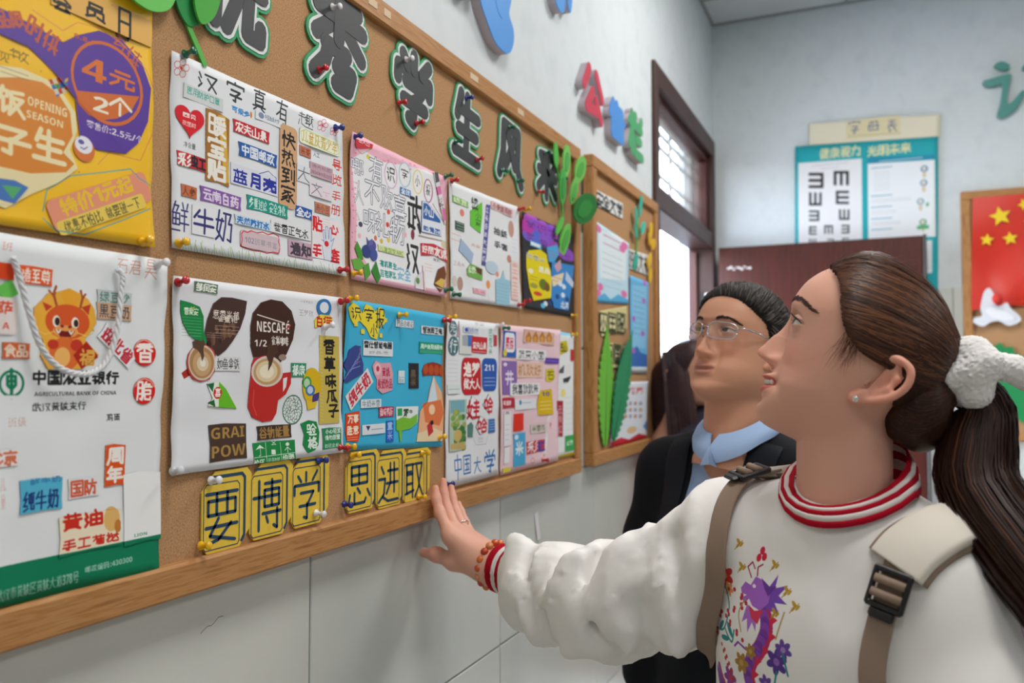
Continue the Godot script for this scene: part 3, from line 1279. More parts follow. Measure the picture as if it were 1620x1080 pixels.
func room():
	var plaster := noise_mat(noise_tex(0.02, ["ced7dc", "d8e0e4", "d3dce1"], [0.0, 0.5, 1.0], 512), Vector3(0.7, 0.7, 0.7), 0.75, 0.25)
	var wl := geo()
	wl.box(Vector3(-0.784, 1.7, 0.178), Vector3(0.11, 3.4, 6.045), 0.001)
	wl.box(Vector3(-0.784, 2.99, -3.415), Vector3(0.11, 0.84, 1.14), 0.001)
	wl.box(Vector3(-0.784, 1.7, -4.06), Vector3(0.11, 3.4, 0.15), 0.001)
	var left := struct("wall_left", wl.mesh(), plaster)
	var grout := mat("8f9695", 0.9)
	var backing := geo()
	backing.box(Vector3(-0.7285, TILE_TOP / 2, 0.175), Vector3(0.004, TILE_TOP - 0.004, 6.03), 0.0005)
	part("grout", backing.mesh(), grout, left)
	var tm := []
	for k in 3:
		var m := noise_mat(noise_tex(0.006, [["c9cdc9", "ccd0cb", "c7ccc9"][k], ["d3d5cf", "d0d4d0", "d4d6d1"][k]], [0.2, 0.8], 256, FastNoiseLite.TYPE_SIMPLEX_SMOOTH, 4, k), Vector3(1.1, 1.1, 1.1), 0.16, 0.5)
		tm.append(m)
	var rows := [0.0, 0.286, 0.596, 0.906, 1.216, 1.526, TILE_TOP]
	tiles(left, tm, Vector3(-0.7265, 0, 0), Vector3(0, 0, -1), Vector3(1, 0, 0), [-1.53, -0.91, -0.2935, 0.325, 0.944, 1.5625, 2.181, 2.838], rows)
	var we := struct("wall_end", bx(Vector3(2.4, 1.7, END_Z - 0.104), Vector3(6.6, 3.4, 0.2)), plaster)
	part("grout", bx(Vector3(2.4, TILE_TOP / 2, END_Z - 0.002), Vector3(6.2, TILE_TOP - 0.004, 0.004), 0.0005), grout, we)
	tiles(we, tm, Vector3(0, 0, END_Z), Vector3(1, 0, 0), Vector3(0, 0, 1), [-0.72, -0.345, 0.275, 0.895, 1.515, 2.135], rows)
	struct("wall_right", bx(Vector3(5.6, 1.7, -0.4), Vector3(0.2, 3.4, 7.6)), plaster)
	struct("wall_front", bx(Vector3(2.4, 1.7, 3.3), Vector3(6.6, 3.4, 0.2)), plaster)
	var fl := struct("floor", bx(Vector3(2.1, -0.06, -0.4), Vector3(7.2, 0.12, 7.8)), mat("77736a", 0.8))
	var fm := [noise_mat(noise_tex(0.03, ["b9b4a8", "c6c2b8"], [0.2, 0.8], 256), Vector3(1.5, 1.5, 1.5), 0.3), noise_mat(noise_tex(0.03, ["b4afa4", "c1bdb2"], [0.2, 0.8], 256, FastNoiseLite.TYPE_SIMPLEX, 3, 5), Vector3(1.5, 1.5, 1.5), 0.3)]
	var fmesh := bx(Vector3.ZERO, Vector3(0.596, 0.01, 0.596), 0.0015)
	for a in 10:
		for b in 11:
			part("floor_tile", fmesh, fm[(a + b) % 2], fl, Transform3D(Basis.IDENTITY, Vector3(-0.42 + a * 0.6, 0.002, -3.69 + b * 0.6)))
	# suspended ceiling: panels between pale rails
	var cl := struct("ceiling", bx(Vector3(2.3, CEIL_Y + 0.09, -0.4), Vector3(6.8, 0.12, 7.8)), mat("c9cccd", 0.9))
	var pm := mat("c6cacc", 0.85, 0.2)
	var full := bx(Vector3.ZERO, Vector3(0.586, 0.012, 0.586), 0.003)
	var cut := bx(Vector3.ZERO, Vector3(0.586, 0.012, 0.27), 0.003)
	var lit := {}
	for p in LAMPS:
		lit["%d_%d" % [roundi((p[0] + 0.424) / 0.6), roundi((3.42 + p[1]) / 0.6)]] = true
	for a in 10:
		part("ceiling_panel", cut, pm, cl, Transform3D(Basis.IDENTITY, Vector3(-0.424 + a * 0.6, CEIL_Y + 0.016, -3.863)))
		for b in 11:
			if not lit.has("%d_%d" % [a, b]):
				part("ceiling_panel", full, pm, cl, Transform3D(Basis.IDENTITY, Vector3(-0.424 + a * 0.6, CEIL_Y + 0.016, -3.42 + b * 0.6)))
	var rail := mat("8d9294", 0.6)
	for a in 11:
		part("ceiling_rail", bx(Vector3.ZERO, Vector3(0.012, 0.016, 7.2), 0.001), rail, cl, Transform3D(Basis.IDENTITY, Vector3(-0.724 + a * 0.6, CEIL_Y + 0.014, -0.4)))
	for b in 12:
		part("ceiling_rail", bx(Vector3.ZERO, Vector3(6.2, 0.015, 0.012), 0.001), rail, cl, Transform3D(Basis.IDENTITY, Vector3(2.37, CEIL_Y + 0.014, -3.72 + b * 0.6)))
	part("ceiling_rail", bx(Vector3.ZERO, Vector3(6.2, 0.018, 0.014), 0.001), rail, cl, Transform3D(Basis.IDENTITY, Vector3(2.37, CEIL_Y + 0.012, END_Z + 0.007)))
	# corridor outside the doorway
	struct("floor_corridor", bx(Vector3(-2.3, -0.06, -3.6), Vector3(2.75, 0.12, 7.0)), mat("a9aaa8", 0.7))
	struct("wall_corridor", bx(Vector3(-3.6, 0.55, -3.6), Vector3(0.15, 1.1, 7.0), 0.01), mat("e6e8e8", 0.8))
	# scuffs of pen on the tiles
	var pen := geo()
	var a0 := [v3(0, 1.1765, -0.742), v3(0, 1.1815, -0.752), v3(0, 1.1815, -0.760), v3(0, 1.1875, -0.770), v3(0, 1.187, -0.778)]
	for q in a0: q.x = 0
	var path := []
	for q in a0: path.append(Vector3(-0.7216, q.y - 0.02, q.z))
	pen.tube(smooth3(path, 4), [0.0004], 5)
	tag(part("pen_scribble", pen.solid(), mat("4a3550", 0.8), self), "short dark pen scribble on the pale tiles below the left end of the large board", "scribble")
	var tape := geo()
	tape.face([v3(-0.7205, 1.145, -1.742), v3(-0.7205, 1.147, -1.762), v3(-0.719, 1.085, -1.775), v3(-0.719, 1.083, -1.757)], Vector3(-1, 1.1, -1.75))
	tag(part("tape_strip", tape.mesh(), mat("e6e4e8", 0.4), self), "small white strip of tape hanging under the right part of the large board", "tape")
	# cream drape left of the flag board, low behind the woman's hair
	var dr := geo()
	var b0 := 0
	for r in 12:
		for k in 30:
			var u := k / 29.0
			dr.v.append(v3(0.17 + u * 0.13, 1.47 - r * 0.07, END_Z + 0.03 + 0.012 * sin(u * 31.0 + r * 0.15) + 0.006 * sin(u * 77.0)))
	dr.net(b0, 12, 30)
	tag(part("drape", dr.mesh(), mat("dfe2e6", 0.7), self), "white pleated cloth hanging on the end wall left of the flag board", "cloth")

func door():
	var dark := noise_mat(noise_tex(0.01, ["3a2622", "4b322c", "432c27"], [0.0, 0.6, 1.0], 256), Vector3(3, 0.5, 3), 0.45, 0.4)
	var red := noise_mat(noise_tex(0.012, ["371611", "4f2018", "421b15", "58261d"], [0.0, 0.4, 0.7, 1.0], 512), Vector3(5.0, 0.35, 5.0), 0.38, 0.45)
	var fr := geo()
	# frame: near jamb, head, far jamb, transom bar
	fr.box(v3(-0.775, 1.285, -2.875), v3(0.12, 2.57, 0.06), 0.004)
	fr.box(v3(-0.775, 2.53, -3.42), v3(0.12, 0.08, 1.03), 0.004)
	fr.box(v3(-0.775, 1.285, -3.955), v3(0.12, 2.57, 0.06), 0.004)
	fr.box(v3(-0.775, 2.09, -3.42), v3(0.11, 0.075, 1.03), 0.004)
	var d := struct("door_1", fr.mesh(), dark)
	# stepped inner mouldings
	var mo := geo()
	for y in [2.478, 2.14]:
		mo.box(v3(-0.765, y, -3.42), v3(0.05, 0.03, 1.03), 0.003)
	for z in [-2.915, -3.915]:
		mo.box(v3(-0.765, 2.31, z), v3(0.05, 0.31, 0.03), 0.003)
	mo.box(v3(-0.81, 1.02, -3.912), v3(0.04, 2.04, 0.026), 0.003)
	part("moulding", mo.mesh(), red, d)
	# transom window: glass and a metal lattice outside
	var glass := StandardMaterial3D.new()
	glass.albedo_color = Color(0.95, 0.96, 0.94, 0.12)
	glass.transparency = BaseMaterial3D.TRANSPARENCY_ALPHA
	glass.roughness = 0.05
	var win := struct("window_1", bx(v3(-0.77, 2.31, -3.415), v3(0.006, 0.31, 0.98), 0.001), glass)
	var bar := mat("6d6660", 0.5)
	for z in [-3.0, -3.12, -3.42, -3.72, -3.84]:
		part("lattice_bar", bx(v3(-0.80, 2.31, z), v3(0.012, 0.31, 0.016)), bar, win)
	for y in [2.2, 2.255, 2.37, 2.425]:
		part("lattice_bar", bx(v3(-0.804, y, -3.42), v3(0.012, 0.016, 0.98)), bar, win)
	# open leaf standing before the end wall
	var leaf := thing("door_leaf", "dark red-brown wooden door leaf standing open in front of the eye chart", "door", v3(-0.69, 0, -3.925))
	var lf := geo()
	lf.box(v3(0.425, 1.03, 0), v3(0.85, 2.04, 0.04), 0.003)
	part("panel", lf.mesh(), red, leaf)
	part("edge_strip", bx(v3(0.858, 1.03, 0), v3(0.014, 2.05, 0.046), 0.003), mat("4a4644", 0.6), leaf)
	var scuff := geo()
	for k in 9:
		var q := v3(0.045 + k * 0.012, 1.952 + 0.006 * sin(k * 2.3), 0.0205)
		scuff.ball(q, v3(0.007, 0.0045 + 0.002 * sin(k * 1.7), 0.0006), 6, 8)
	part("paint_scuff", scuff.solid(), mat("d9d6d4", 0.8), leaf)
	part("paper_scrap", bx(v3(0.2, 2.046, 0.01), v3(0.022, 0.012, 0.003)), mat("e4e4e2", 0.8), leaf)
	for y in [0.3, 1.05, 1.8]:
		part("hinge", bx(v3(-0.005, y, 0.02), v3(0.016, 0.1, 0.012)), mat("8a8580", 0.35, 0.5, 0.8), leaf)
	# strike plate in the far jamb
	var sp := thing("strike_plate", "pale metal strike plate with a dark latch hole in the far door jamb", "lock plate", v3(-0.752, 1.80, -3.918))
	part("plate", bx(v3(0.012, 0, -0.004), v3(0.036, 0.09, 0.006)), mat("c9c8c6", 0.3, 0.5, 0.7), sp)
	part("latch_hole", bx(v3(-0.018, 0.0, -0.004), v3(0.018, 0.10, 0.007)), mat("1e1a1a", 0.6), sp)

func far_wall():
	# green raised characters high on the end wall
	var g := mat("3f8f86", 0.35)
	var t := thing("wall_letter", "teal raised plastic character high on the end wall above the flag board", "letter", v3(0.405, 2.54, END_Z + 0.002))
	var dotp := smooth([v2(0.042, 0.222), v2(0.07, 0.235), v2(0.1, 0.215), v2(0.088, 0.197), v2(0.06, 0.205)], 5)
	var hook := smooth([v2(0.0, 0.16), v2(0.03, 0.168), v2(0.1, 0.178), v2(0.098, 0.14), v2(0.086, 0.07), v2(0.1, 0.055), v2(0.14, 0.1), v2(0.15, 0.09), v2(0.12, 0.03), v2(0.075, 0.0), v2(0.05, 0.01), v2(0.062, 0.06), v2(0.07, 0.135), v2(0.04, 0.135), v2(0.01, 0.14)], 5)
	var right := smooth([v2(0.145, 0.19), v2(0.17, 0.185), v2(0.18, 0.12), v2(0.2, 0.06), v2(0.25, 0.02), v2(0.27, 0.045), v2(0.225, 0.09), v2(0.2, 0.17), v2(0.25, 0.175), v2(0.25, 0.2), v2(0.16, 0.21)], 5)
	for poly in [dotp, hook, right]:
		var q := geo()
		q.extrude(poly, 0.018)
		part("stroke", q.mesh(), g, t)

func board_frame(called: String, label: String, xf: Transform3D, w: float, h: float, depth: float, rail: float, wood_h: Material, wood_v: Material) -> Node3D:
	# xf: lower left outer corner on the wall, local x along the wall, y up, z out of the wall
	var t := thing(called, label, "notice board", Vector3.ZERO)
	t.transform = xf
	part("rail", bx(v3(w / 2, h - rail / 2, depth / 2), v3(w, rail, depth), 0.003), wood_h, t)
	part("rail", bx(v3(w / 2, rail / 2, depth / 2), v3(w, rail, depth), 0.003), wood_h, t)
	part("stile", bx(v3(rail / 2, h / 2, depth / 2 - 0.0005), v3(rail, h - 2 * rail + 0.002, depth), 0.003), wood_v, t)
	part("stile", bx(v3(w - rail / 2, h / 2, depth / 2 - 0.0005), v3(rail, h - 2 * rail + 0.002, depth), 0.003), wood_v, t)
	return t

func boards():
	var cork := noise_mat(noise_tex(0.11, ["8a6343", "b0865e", "b88f68", "c09973", "ccaa88"], [0.05, 0.3, 0.5, 0.7, 0.95], 1024, FastNoiseLite.TYPE_SIMPLEX_SMOOTH, 5), Vector3(3.2, 3.2, 3.2), 0.85, 0.2)
	cork.detail_enabled = false
	var wt := noise_tex(0.02, ["94623a", "b3814f", "ba8958", "a5723f", "c2966a"], [0.1, 0.35, 0.55, 0.72, 0.95], 1024, FastNoiseLite.TYPE_SIMPLEX_SMOOTH, 5)
	var wh := noise_mat(wt, Vector3(2.0, 5.5, 0.35), 0.5, 0.35)
	var wv := noise_mat(wt, Vector3(2.0, 0.35, 5.5), 0.5, 0.35)
	var wx := noise_mat(wt, Vector3(0.35, 5.5, 2.0), 0.5, 0.35)
	mats["cork"] = cork
	mats["wood_h"] = wh
	mats["wood_v"] = wv
	mats["wood_x"] = wx
	var along := Transform3D(Basis(Vector3(0, 0, -1), Vector3(0, 1, 0), Vector3(1, 0, 0)), v3(-0.7215, 1.2135, -0.18))
	var t := board_frame("notice_board", "large cork notice board in a pale wooden frame covered with handmade posters", along, 1.805, 0.8165, 0.0295, 0.037, wh, wv)
	part("cork_panel", bx(v3(0.9, 0.408, 0.0085), v3(1.74, 0.75, 0.019), 0.001), cork, t)
	for z in [[0.0, 0.86, 0.015], [0.07, 0.90, 0.012], [0.30, 1.20, 0.02], [0.6, 1.42, 0.02]]:
		part("tape_remnant", bx(v3(z[1], 0.799 - z[0] * 0.003, 0.0297), v3(z[2] * 1.6, 0.012, 0.0012), 0.0004), mat("d6bfa0", 0.7), t)
	var t2 := board_frame("notice_board", "second smaller cork notice board on the left wall beside the doorway", Transform3D(along.basis, v3(-0.7215, 1.218, -2.083)), 0.70, 0.825, 0.0295, 0.035, wh, wv)
	part("cork_panel", bx(v3(0.35, 0.41, 0.0085), v3(0.64, 0.76, 0.019), 0.001), cork, t2)
	var t3 := board_frame("notice_board", "cork notice board on the end wall with a red flag behind the woman's hair", Transform3D(Basis.IDENTITY, v3(0.311, 1.19, END_Z + 0.004)), 1.25, 1.045, 0.03, 0.036, wx, wv)
	part("cork_panel", bx(v3(0.625, 0.52, 0.009), v3(1.19, 0.98, 0.019), 0.001), cork, t3)

# ------------------------------------------------------------------ lettering and small things on the boards
func wall_xf(y: float, z: float, x := CORK_X) -> Transform3D:
	# local x along the wall (away from the camera), y up, z out of the wall
	return Transform3D(Basis(Vector3(0, 0, -1), Vector3(0, 1, 0), Vector3(1, 0, 0)), v3(x, y, z))

func off(pl: PackedVector2Array, d: float) -> Array:
	# outline of a thick round-ended stroke, worked out at a large scale so that its curves stay round
	var out := []
	for q in Geometry2D.offset_polyline(Transform2D.IDENTITY.scaled(v2(400, 400)) * pl, d * 400, Geometry2D.JOIN_ROUND, Geometry2D.END_ROUND):
		if not Geometry2D.is_polygon_clockwise(q):
			out.append(Transform2D.IDENTITY.scaled(v2(0.0025, 0.0025)) * q)
	return out

func fat(lines: Array, d: float) -> Array:
	# union of stroke outlines, holes dropped
	var all: Array[PackedVector2Array] = []
	for pl in lines:
		for q in off(pl, d):
			all.append(q)
	var merged := true
	while merged:
		merged = false
		for a in all.size():
			for b in range(a + 1, all.size()):
				var r := Geometry2D.merge_polygons(all[a], all[b])
				var outer := []
				for q in r:
					if not Geometry2D.is_polygon_clockwise(q):
						outer.append(q)
				if outer.size() == 1:
					all[a] = outer[0]
					all.remove_at(b)
					merged = true
					break
			if merged:
				break
	return all

func placed(ch: String, w: float, h: float, slant := 0.0) -> Array:
	var out := []
	for st in glyph(ch):
		var pl := PackedVector2Array()
		for a in st:
			pl.append(v2((a.x - 0.5) * w + (0.5 - a.y) * slant, (0.5 - a.y) * h))
		out.append(pl)
	return out

func title_letters():
	var green := mat("2f9a63", 0.6)
	var white := mat("dfe3e4", 0.6)
	var black := mat("34383b", 0.55)
	for a in TITLE:
		var t := thing("title_character", "dark green-edged heading character, %s" % a[5], "letter", Vector3.ZERO, "heading characters of the large board")
		t.transform = wall_xf(a[2], a[1], CORK_X + 0.0015) * Transform3D(Basis(Vector3(0, 0, 1), deg_to_rad(-4.0)), Vector3.ZERO)
		var pls := placed(a[0], a[3], a[4])
		var lw: float = a[3] * 0.118
		var g := geo()
		for q in fat(pls, lw + 0.0085):
			g.extrude(q, 0.0025)
		part("green_backing", g.mesh(), green, t)
		var w := geo()
		for q in fat(pls, lw + 0.0042):
			w.extrude(q, 0.0033)
		part("white_outline", w.mesh(), white, t)
		for pl in pls:
			for q in off(pl, lw):
				var k := geo()
				k.extrude(q, 0.0038 + 0.0002 * (t.get_child_count() % 5))
				part("dark_stroke", k.mesh(), black, t)

func petal(w: float, h: float) -> PackedVector2Array:
	return smooth([v2(0, 0), v2(w * 0.42, h * 0.22), v2(w * 0.5, h * 0.6), v2(w * 0.28, h * 0.93), v2(0, h), v2(-w * 0.28, h * 0.93), v2(-w * 0.5, h * 0.6), v2(-w * 0.42, h * 0.22)], 4)

func leaf_set(label: String, base: Transform3D, list: Array, stem: Array):
	var t := thing("foam_leaf", label, "leaf cut-out")
	t.transform = base
	if stem:
		var g := geo()
		var pts := PackedVector2Array(stem)
		for q in Geometry2D.offset_polyline(pts, 0.0035, Geometry2D.JOIN_ROUND, Geometry2D.END_ROUND):
			g.extrude(q, 0.003)
		part("stem", g.mesh(), mat("57b344", 0.6), t)
	for a in list:
		# x, y, angle, width, height, lift, tilt, outer, inner
		var xf := Transform3D(Basis(Vector3(0, 0, 1), deg_to_rad(a[2])) * Basis(Vector3(1, 0, 0), deg_to_rad(a[6])), v3(a[0], a[1], a[5]))
		var g := geo()
		g.extrude(petal(a[3], a[4]), 0.003, xf)
		var lf := part("leaf", g.mesh(), mat(a[7], 0.6), t)
		if a[8]:
			var g2 := geo()
			g2.extrude(petal(a[3] * 0.55, a[4] * 0.62), 0.0012, xf * Transform3D(Basis.IDENTITY, v3(0, a[4] * 0.16, 0.003)))
			part("leaf_heart", g2.mesh(), mat(a[8], 0.6), lf)

func leaves():
	leaf_set("light green foam leaf sprig with a long thin stem above the red heart poster", wall_xf(1.874, -0.668, CORK_X + 0.002), [
		[-0.004, 0.0, 108.0, 0.058, 0.085, 0.004, 6.0, "5fc14e", ""], [0.03, -0.028, -6.0, 0.036, 0.075, 0.008, 8.0, "53b848", ""],
		[0.018, -0.034, -4.0, 0.052, 0.09, 0.001, 3.0, "2f9a50", ""], [0.0, 0.0, 30.0, 0.06, 0.09, 0.003, 6.0, "45ad48", ""]],
		[v2(0.0, 0.0), v2(0.02, -0.035), v2(0.045, -0.07)])
	leaf_set("green foam leaf spray at the upper right corner of the large board", wall_xf(1.84, -1.862, CORK_X + 0.006), [
		[0.0, 0.09, 8.0, 0.05, 0.075, 0.008, 6.0, "79cf5e", "4fae4e"], [0.05, 0.09, -24.0, 0.055, 0.07, 0.015, 12.0, "7bd060", "58b84e"],
		[-0.05, 0.10, 25.0, 0.03, 0.06, 0.004, 6.0, "54bd4a", ""], [-0.02, 0.02, 30.0, 0.05, 0.085, 0.008, 10.0, "43b34a", "339a40"],
		[0.03, 0.03, -12.0, 0.042, 0.07, 0.01, 10.0, "7ccb62", "60b852"], [0.02, 0.0, -62.0, 0.07, 0.105, 0.02, 16.0, "1f7a34", "2f8f3c"],
		[0.015, -0.02, 172.0, 0.052, 0.085, 0.012, -14.0, "78cf5c", "55b84c"], [-0.015, -0.01, 140.0, 0.02, 0.06, 0.008, -5.0, "5fc14e", ""]],
		[v2(-0.045, 0.12), v2(-0.012, 0.06), v2(0.0, 0.0), v2(-0.02, -0.075)])

func wall_letters():
	var foam := mat("b9b0b8", 0.8)
	var list := [["公", -2.137, 2.222, 0.185, 0.165, "c93a52", "pinkish red raised foam character on the white wall above the second board"],
		["告", -2.36, 2.2085, 0.165, 0.118, "4a90dc", "small blue raised foam character between the red and green ones on the wall"],
		["栏", -2.565, 2.222, 0.18, 0.145, "4aa36c", "green raised foam character on the wall next to the door frame"]]
	for a in list:
		var t := thing("wall_letter", a[6], "letter")
		t.transform = wall_xf(a[2], a[1], WALL_X - 0.004)
		var pls := placed(a[0], a[3] * 0.82, a[4] * 0.82)
		var g := geo()
		var f := geo()
		for q in fat(pls, a[3] * 0.085):
			g.extrude(q, 0.02)
			f.extrude(q, 0.002, Transform3D(Basis.IDENTITY, v3(0, 0, 0.02)))
		part("foam_body", g.mesh(), foam, t)
		part("coloured_face", f.mesh(), mat(a[5], 0.55), t)
	# large blue characters cut by the top of the picture
	var polys := [[smooth([v2(-0.03, 0.06), v2(-0.035, 0.0), v2(-0.015, -0.018), v2(0.03, -0.012), v2(0.045, 0.03), v2(0.035, 0.07)], 4), smooth([v2(0.05, 0.07), v2(0.062, 0.0), v2(0.09, -0.03), v2(0.135, -0.062), v2(0.195, -0.062), v2(0.222, -0.03), v2(0.222, 0.0), v2(0.2, 0.025), v2(0.21, 0.06), v2(0.2, 0.1)], 4)],
		[smooth([v2(0.0, 0.09), v2(0.0, 0.02), v2(0.012, -0.02), v2(0.05, -0.03), v2(0.075, 0.0), v2(0.075, 0.09)], 4), smooth([v2(0.085, 0.09), v2(0.09, 0.015), v2(0.118, 0.0), v2(0.13, 0.09)], 4)]]
	for k in 2:
		var t := thing("wall_letter", ["large blue foam character above the board, cut off by the picture top", "blue foam character tip right of the large blue one"][k], "letter")
		t.transform = wall_xf([2.19, 2.375][k], [-1.375, -1.84][k], WALL_X - 0.004)
		var g := geo()
		var f := geo()
		for q in polys[k]:
			g.extrude(q, 0.02)
			f.extrude(q, 0.002, Transform3D(Basis.IDENTITY, v3(0, 0, 0.02)))
		if k == 0:
			f.extrude(smooth([v2(0.115, 0.06), v2(0.14, 0.01), v2(0.165, 0.0), v2(0.168, 0.012), v2(0.135, 0.03), v2(0.125, 0.065)], 3), 0.0022, Transform3D(Basis.IDENTITY, v3(0, 0, 0.0205)))
		part("foam_body", g.mesh(), foam, t)
		part("coloured_face", f.mesh(), mat("3f92e0", 0.55), t)

func cards():
	var yel := noise_mat(noise_tex(0.03, ["e3bd3a", "e9c84a", "e5c244"], [0.0, 0.5, 1.0], 256), v3(6, 6, 6), 0.5, 0.4)
	var blue := mat("114063", 0.55)
	for a in CARDS:
		# group of three linked cards cut from one board
		var t := thing("lettered_card", a[1], "card sign")
		t.transform = wall_xf(a[3], a[2], CORK_X + 0.0012)
		for k in 3:
			var w: float = a[5]
			var h: float = a[6]
			var x: float = a[4] * k
			var dy: float = a[7] * k
			var base := Transform3D(Basis.IDENTITY, v3(x, dy, 0))
			var o := PackedVector2Array([v2(-w / 2, -h / 2 + 0.01), v2(-w / 2 + 0.008, -h / 2), v2(w / 2 - 0.006, -h / 2), v2(w / 2 + 0.012, -h / 2 + 0.02), v2(w / 2 + 0.014, h / 2 - 0.008), v2(w / 2 + 0.006, h / 2), v2(-w / 2 + 0.02, h / 2), v2(-w / 2, h / 2 - 0.022)])
			var g := geo()
			g.extrude(o, 0.0022 + k * 0.0003, base)
			var cd := part("card", g.mesh(), yel, t)
			var ink := geo()
			var lift := Transform3D(Basis.IDENTITY, v3(x, dy, 0.0022 + k * 0.0003))
			var rim := PackedVector2Array([v2(-w * 0.36, h * 0.43), v2(w * 0.46, h * 0.43), v2(w * 0.53, h * 0.38), v2(w * 0.53, -h * 0.36), v2(w * 0.45, -h * 0.44)])
			var inner := PackedVector2Array([v2(-w * 0.42, -h * 0.46), v2(-w * 0.46, -h * 0.42), v2(-w * 0.46, h * 0.30), v2(-w * 0.40, h * 0.345), v2(w * 0.34, h * 0.345), v2(w * 0.40, h * 0.30), v2(w * 0.40, -h * 0.42), v2(w * 0.36, -h * 0.46), v2(-w * 0.42, -h * 0.46)])
			for q in Geometry2D.offset_polyline(rim, 0.0016 if k else 0.0019, Geometry2D.JOIN_MITER, Geometry2D.END_BUTT):
				ink.extrude(q, 0.0003, lift)
			for j in inner.size() - 1:
				for q in Geometry2D.offset_polyline(PackedVector2Array([inner[j], inner[j + 1]]), 0.00055, Geometry2D.JOIN_MITER, Geometry2D.END_SQUARE):
					ink.extrude(q, 0.0003, lift)
			for pl in placed(a[0][k], w * 0.76, h * 0.66):
				for j in pl.size() - 1:
					for q in off(PackedVector2Array([pl[j] + v2(-w * 0.03, -h * 0.06), pl[j + 1] + v2(-w * 0.03, -h * 0.06)]), w * 0.03):
						ink.extrude(q, 0.0004, lift)
			part("inked_character", ink.mesh(), blue, cd)

func pins():
	var prof := [v2(0.0, 0.0), v2(0.0048, 0.0), v2(0.0052, 0.0008), v2(0.005, 0.0018), v2(0.0034, 0.0032), v2(0.0026, 0.006), v2(0.0028, 0.0095), v2(0.0042, 0.0118), v2(0.0046, 0.0128), v2(0.0046, 0.0142), v2(0.0038, 0.0152), v2(0.0, 0.0156)]
	var g := geo()
	g.lathe(prof, 16)
	var head := g.solid()
	var n := geo()
	n.lathe([v2(0.0, -0.009), v2(0.0005, -0.006), v2(0.0005, 0.001), v2(0.0, 0.001)], 6)
	var needle := n.solid()
	var names := {"g": "dark green", "r": "red", "b": "dark blue", "y": "yellow", "w": "white", "c": "clear"}
	var hexes := {"g": "0d6a4c", "r": "c01424", "b": "1c2a86", "y": "eeb912", "w": "e8e8ec", "c": "cfd4d8"}
	for a in PINS:
		var t := thing("push_pin", "%s push pin %s" % [names[a[0]], a[3]], "push pin", Vector3.ZERO, "push pins on the boards")
		rng.seed = int(absf(a[1]) * 3000 + a[2] * 900)
		var tilt := Basis(Vector3(0, 0, 1), -PI / 2 + rng.randf_range(-0.12, 0.2)) 
		t.transform = Transform3D(Basis(Vector3(0, 1, 0), rng.randf_range(-0.15, 0.15)) * tilt, v3(CORK_X + 0.0055, a[2], a[1]))
		var m: StandardMaterial3D = mat(hexes[a[0]], 0.22, 0.6)
		part("handle", head, m, t)
		part("needle", needle, mat("b8b8b8", 0.25, 0.5, 1.0), t)


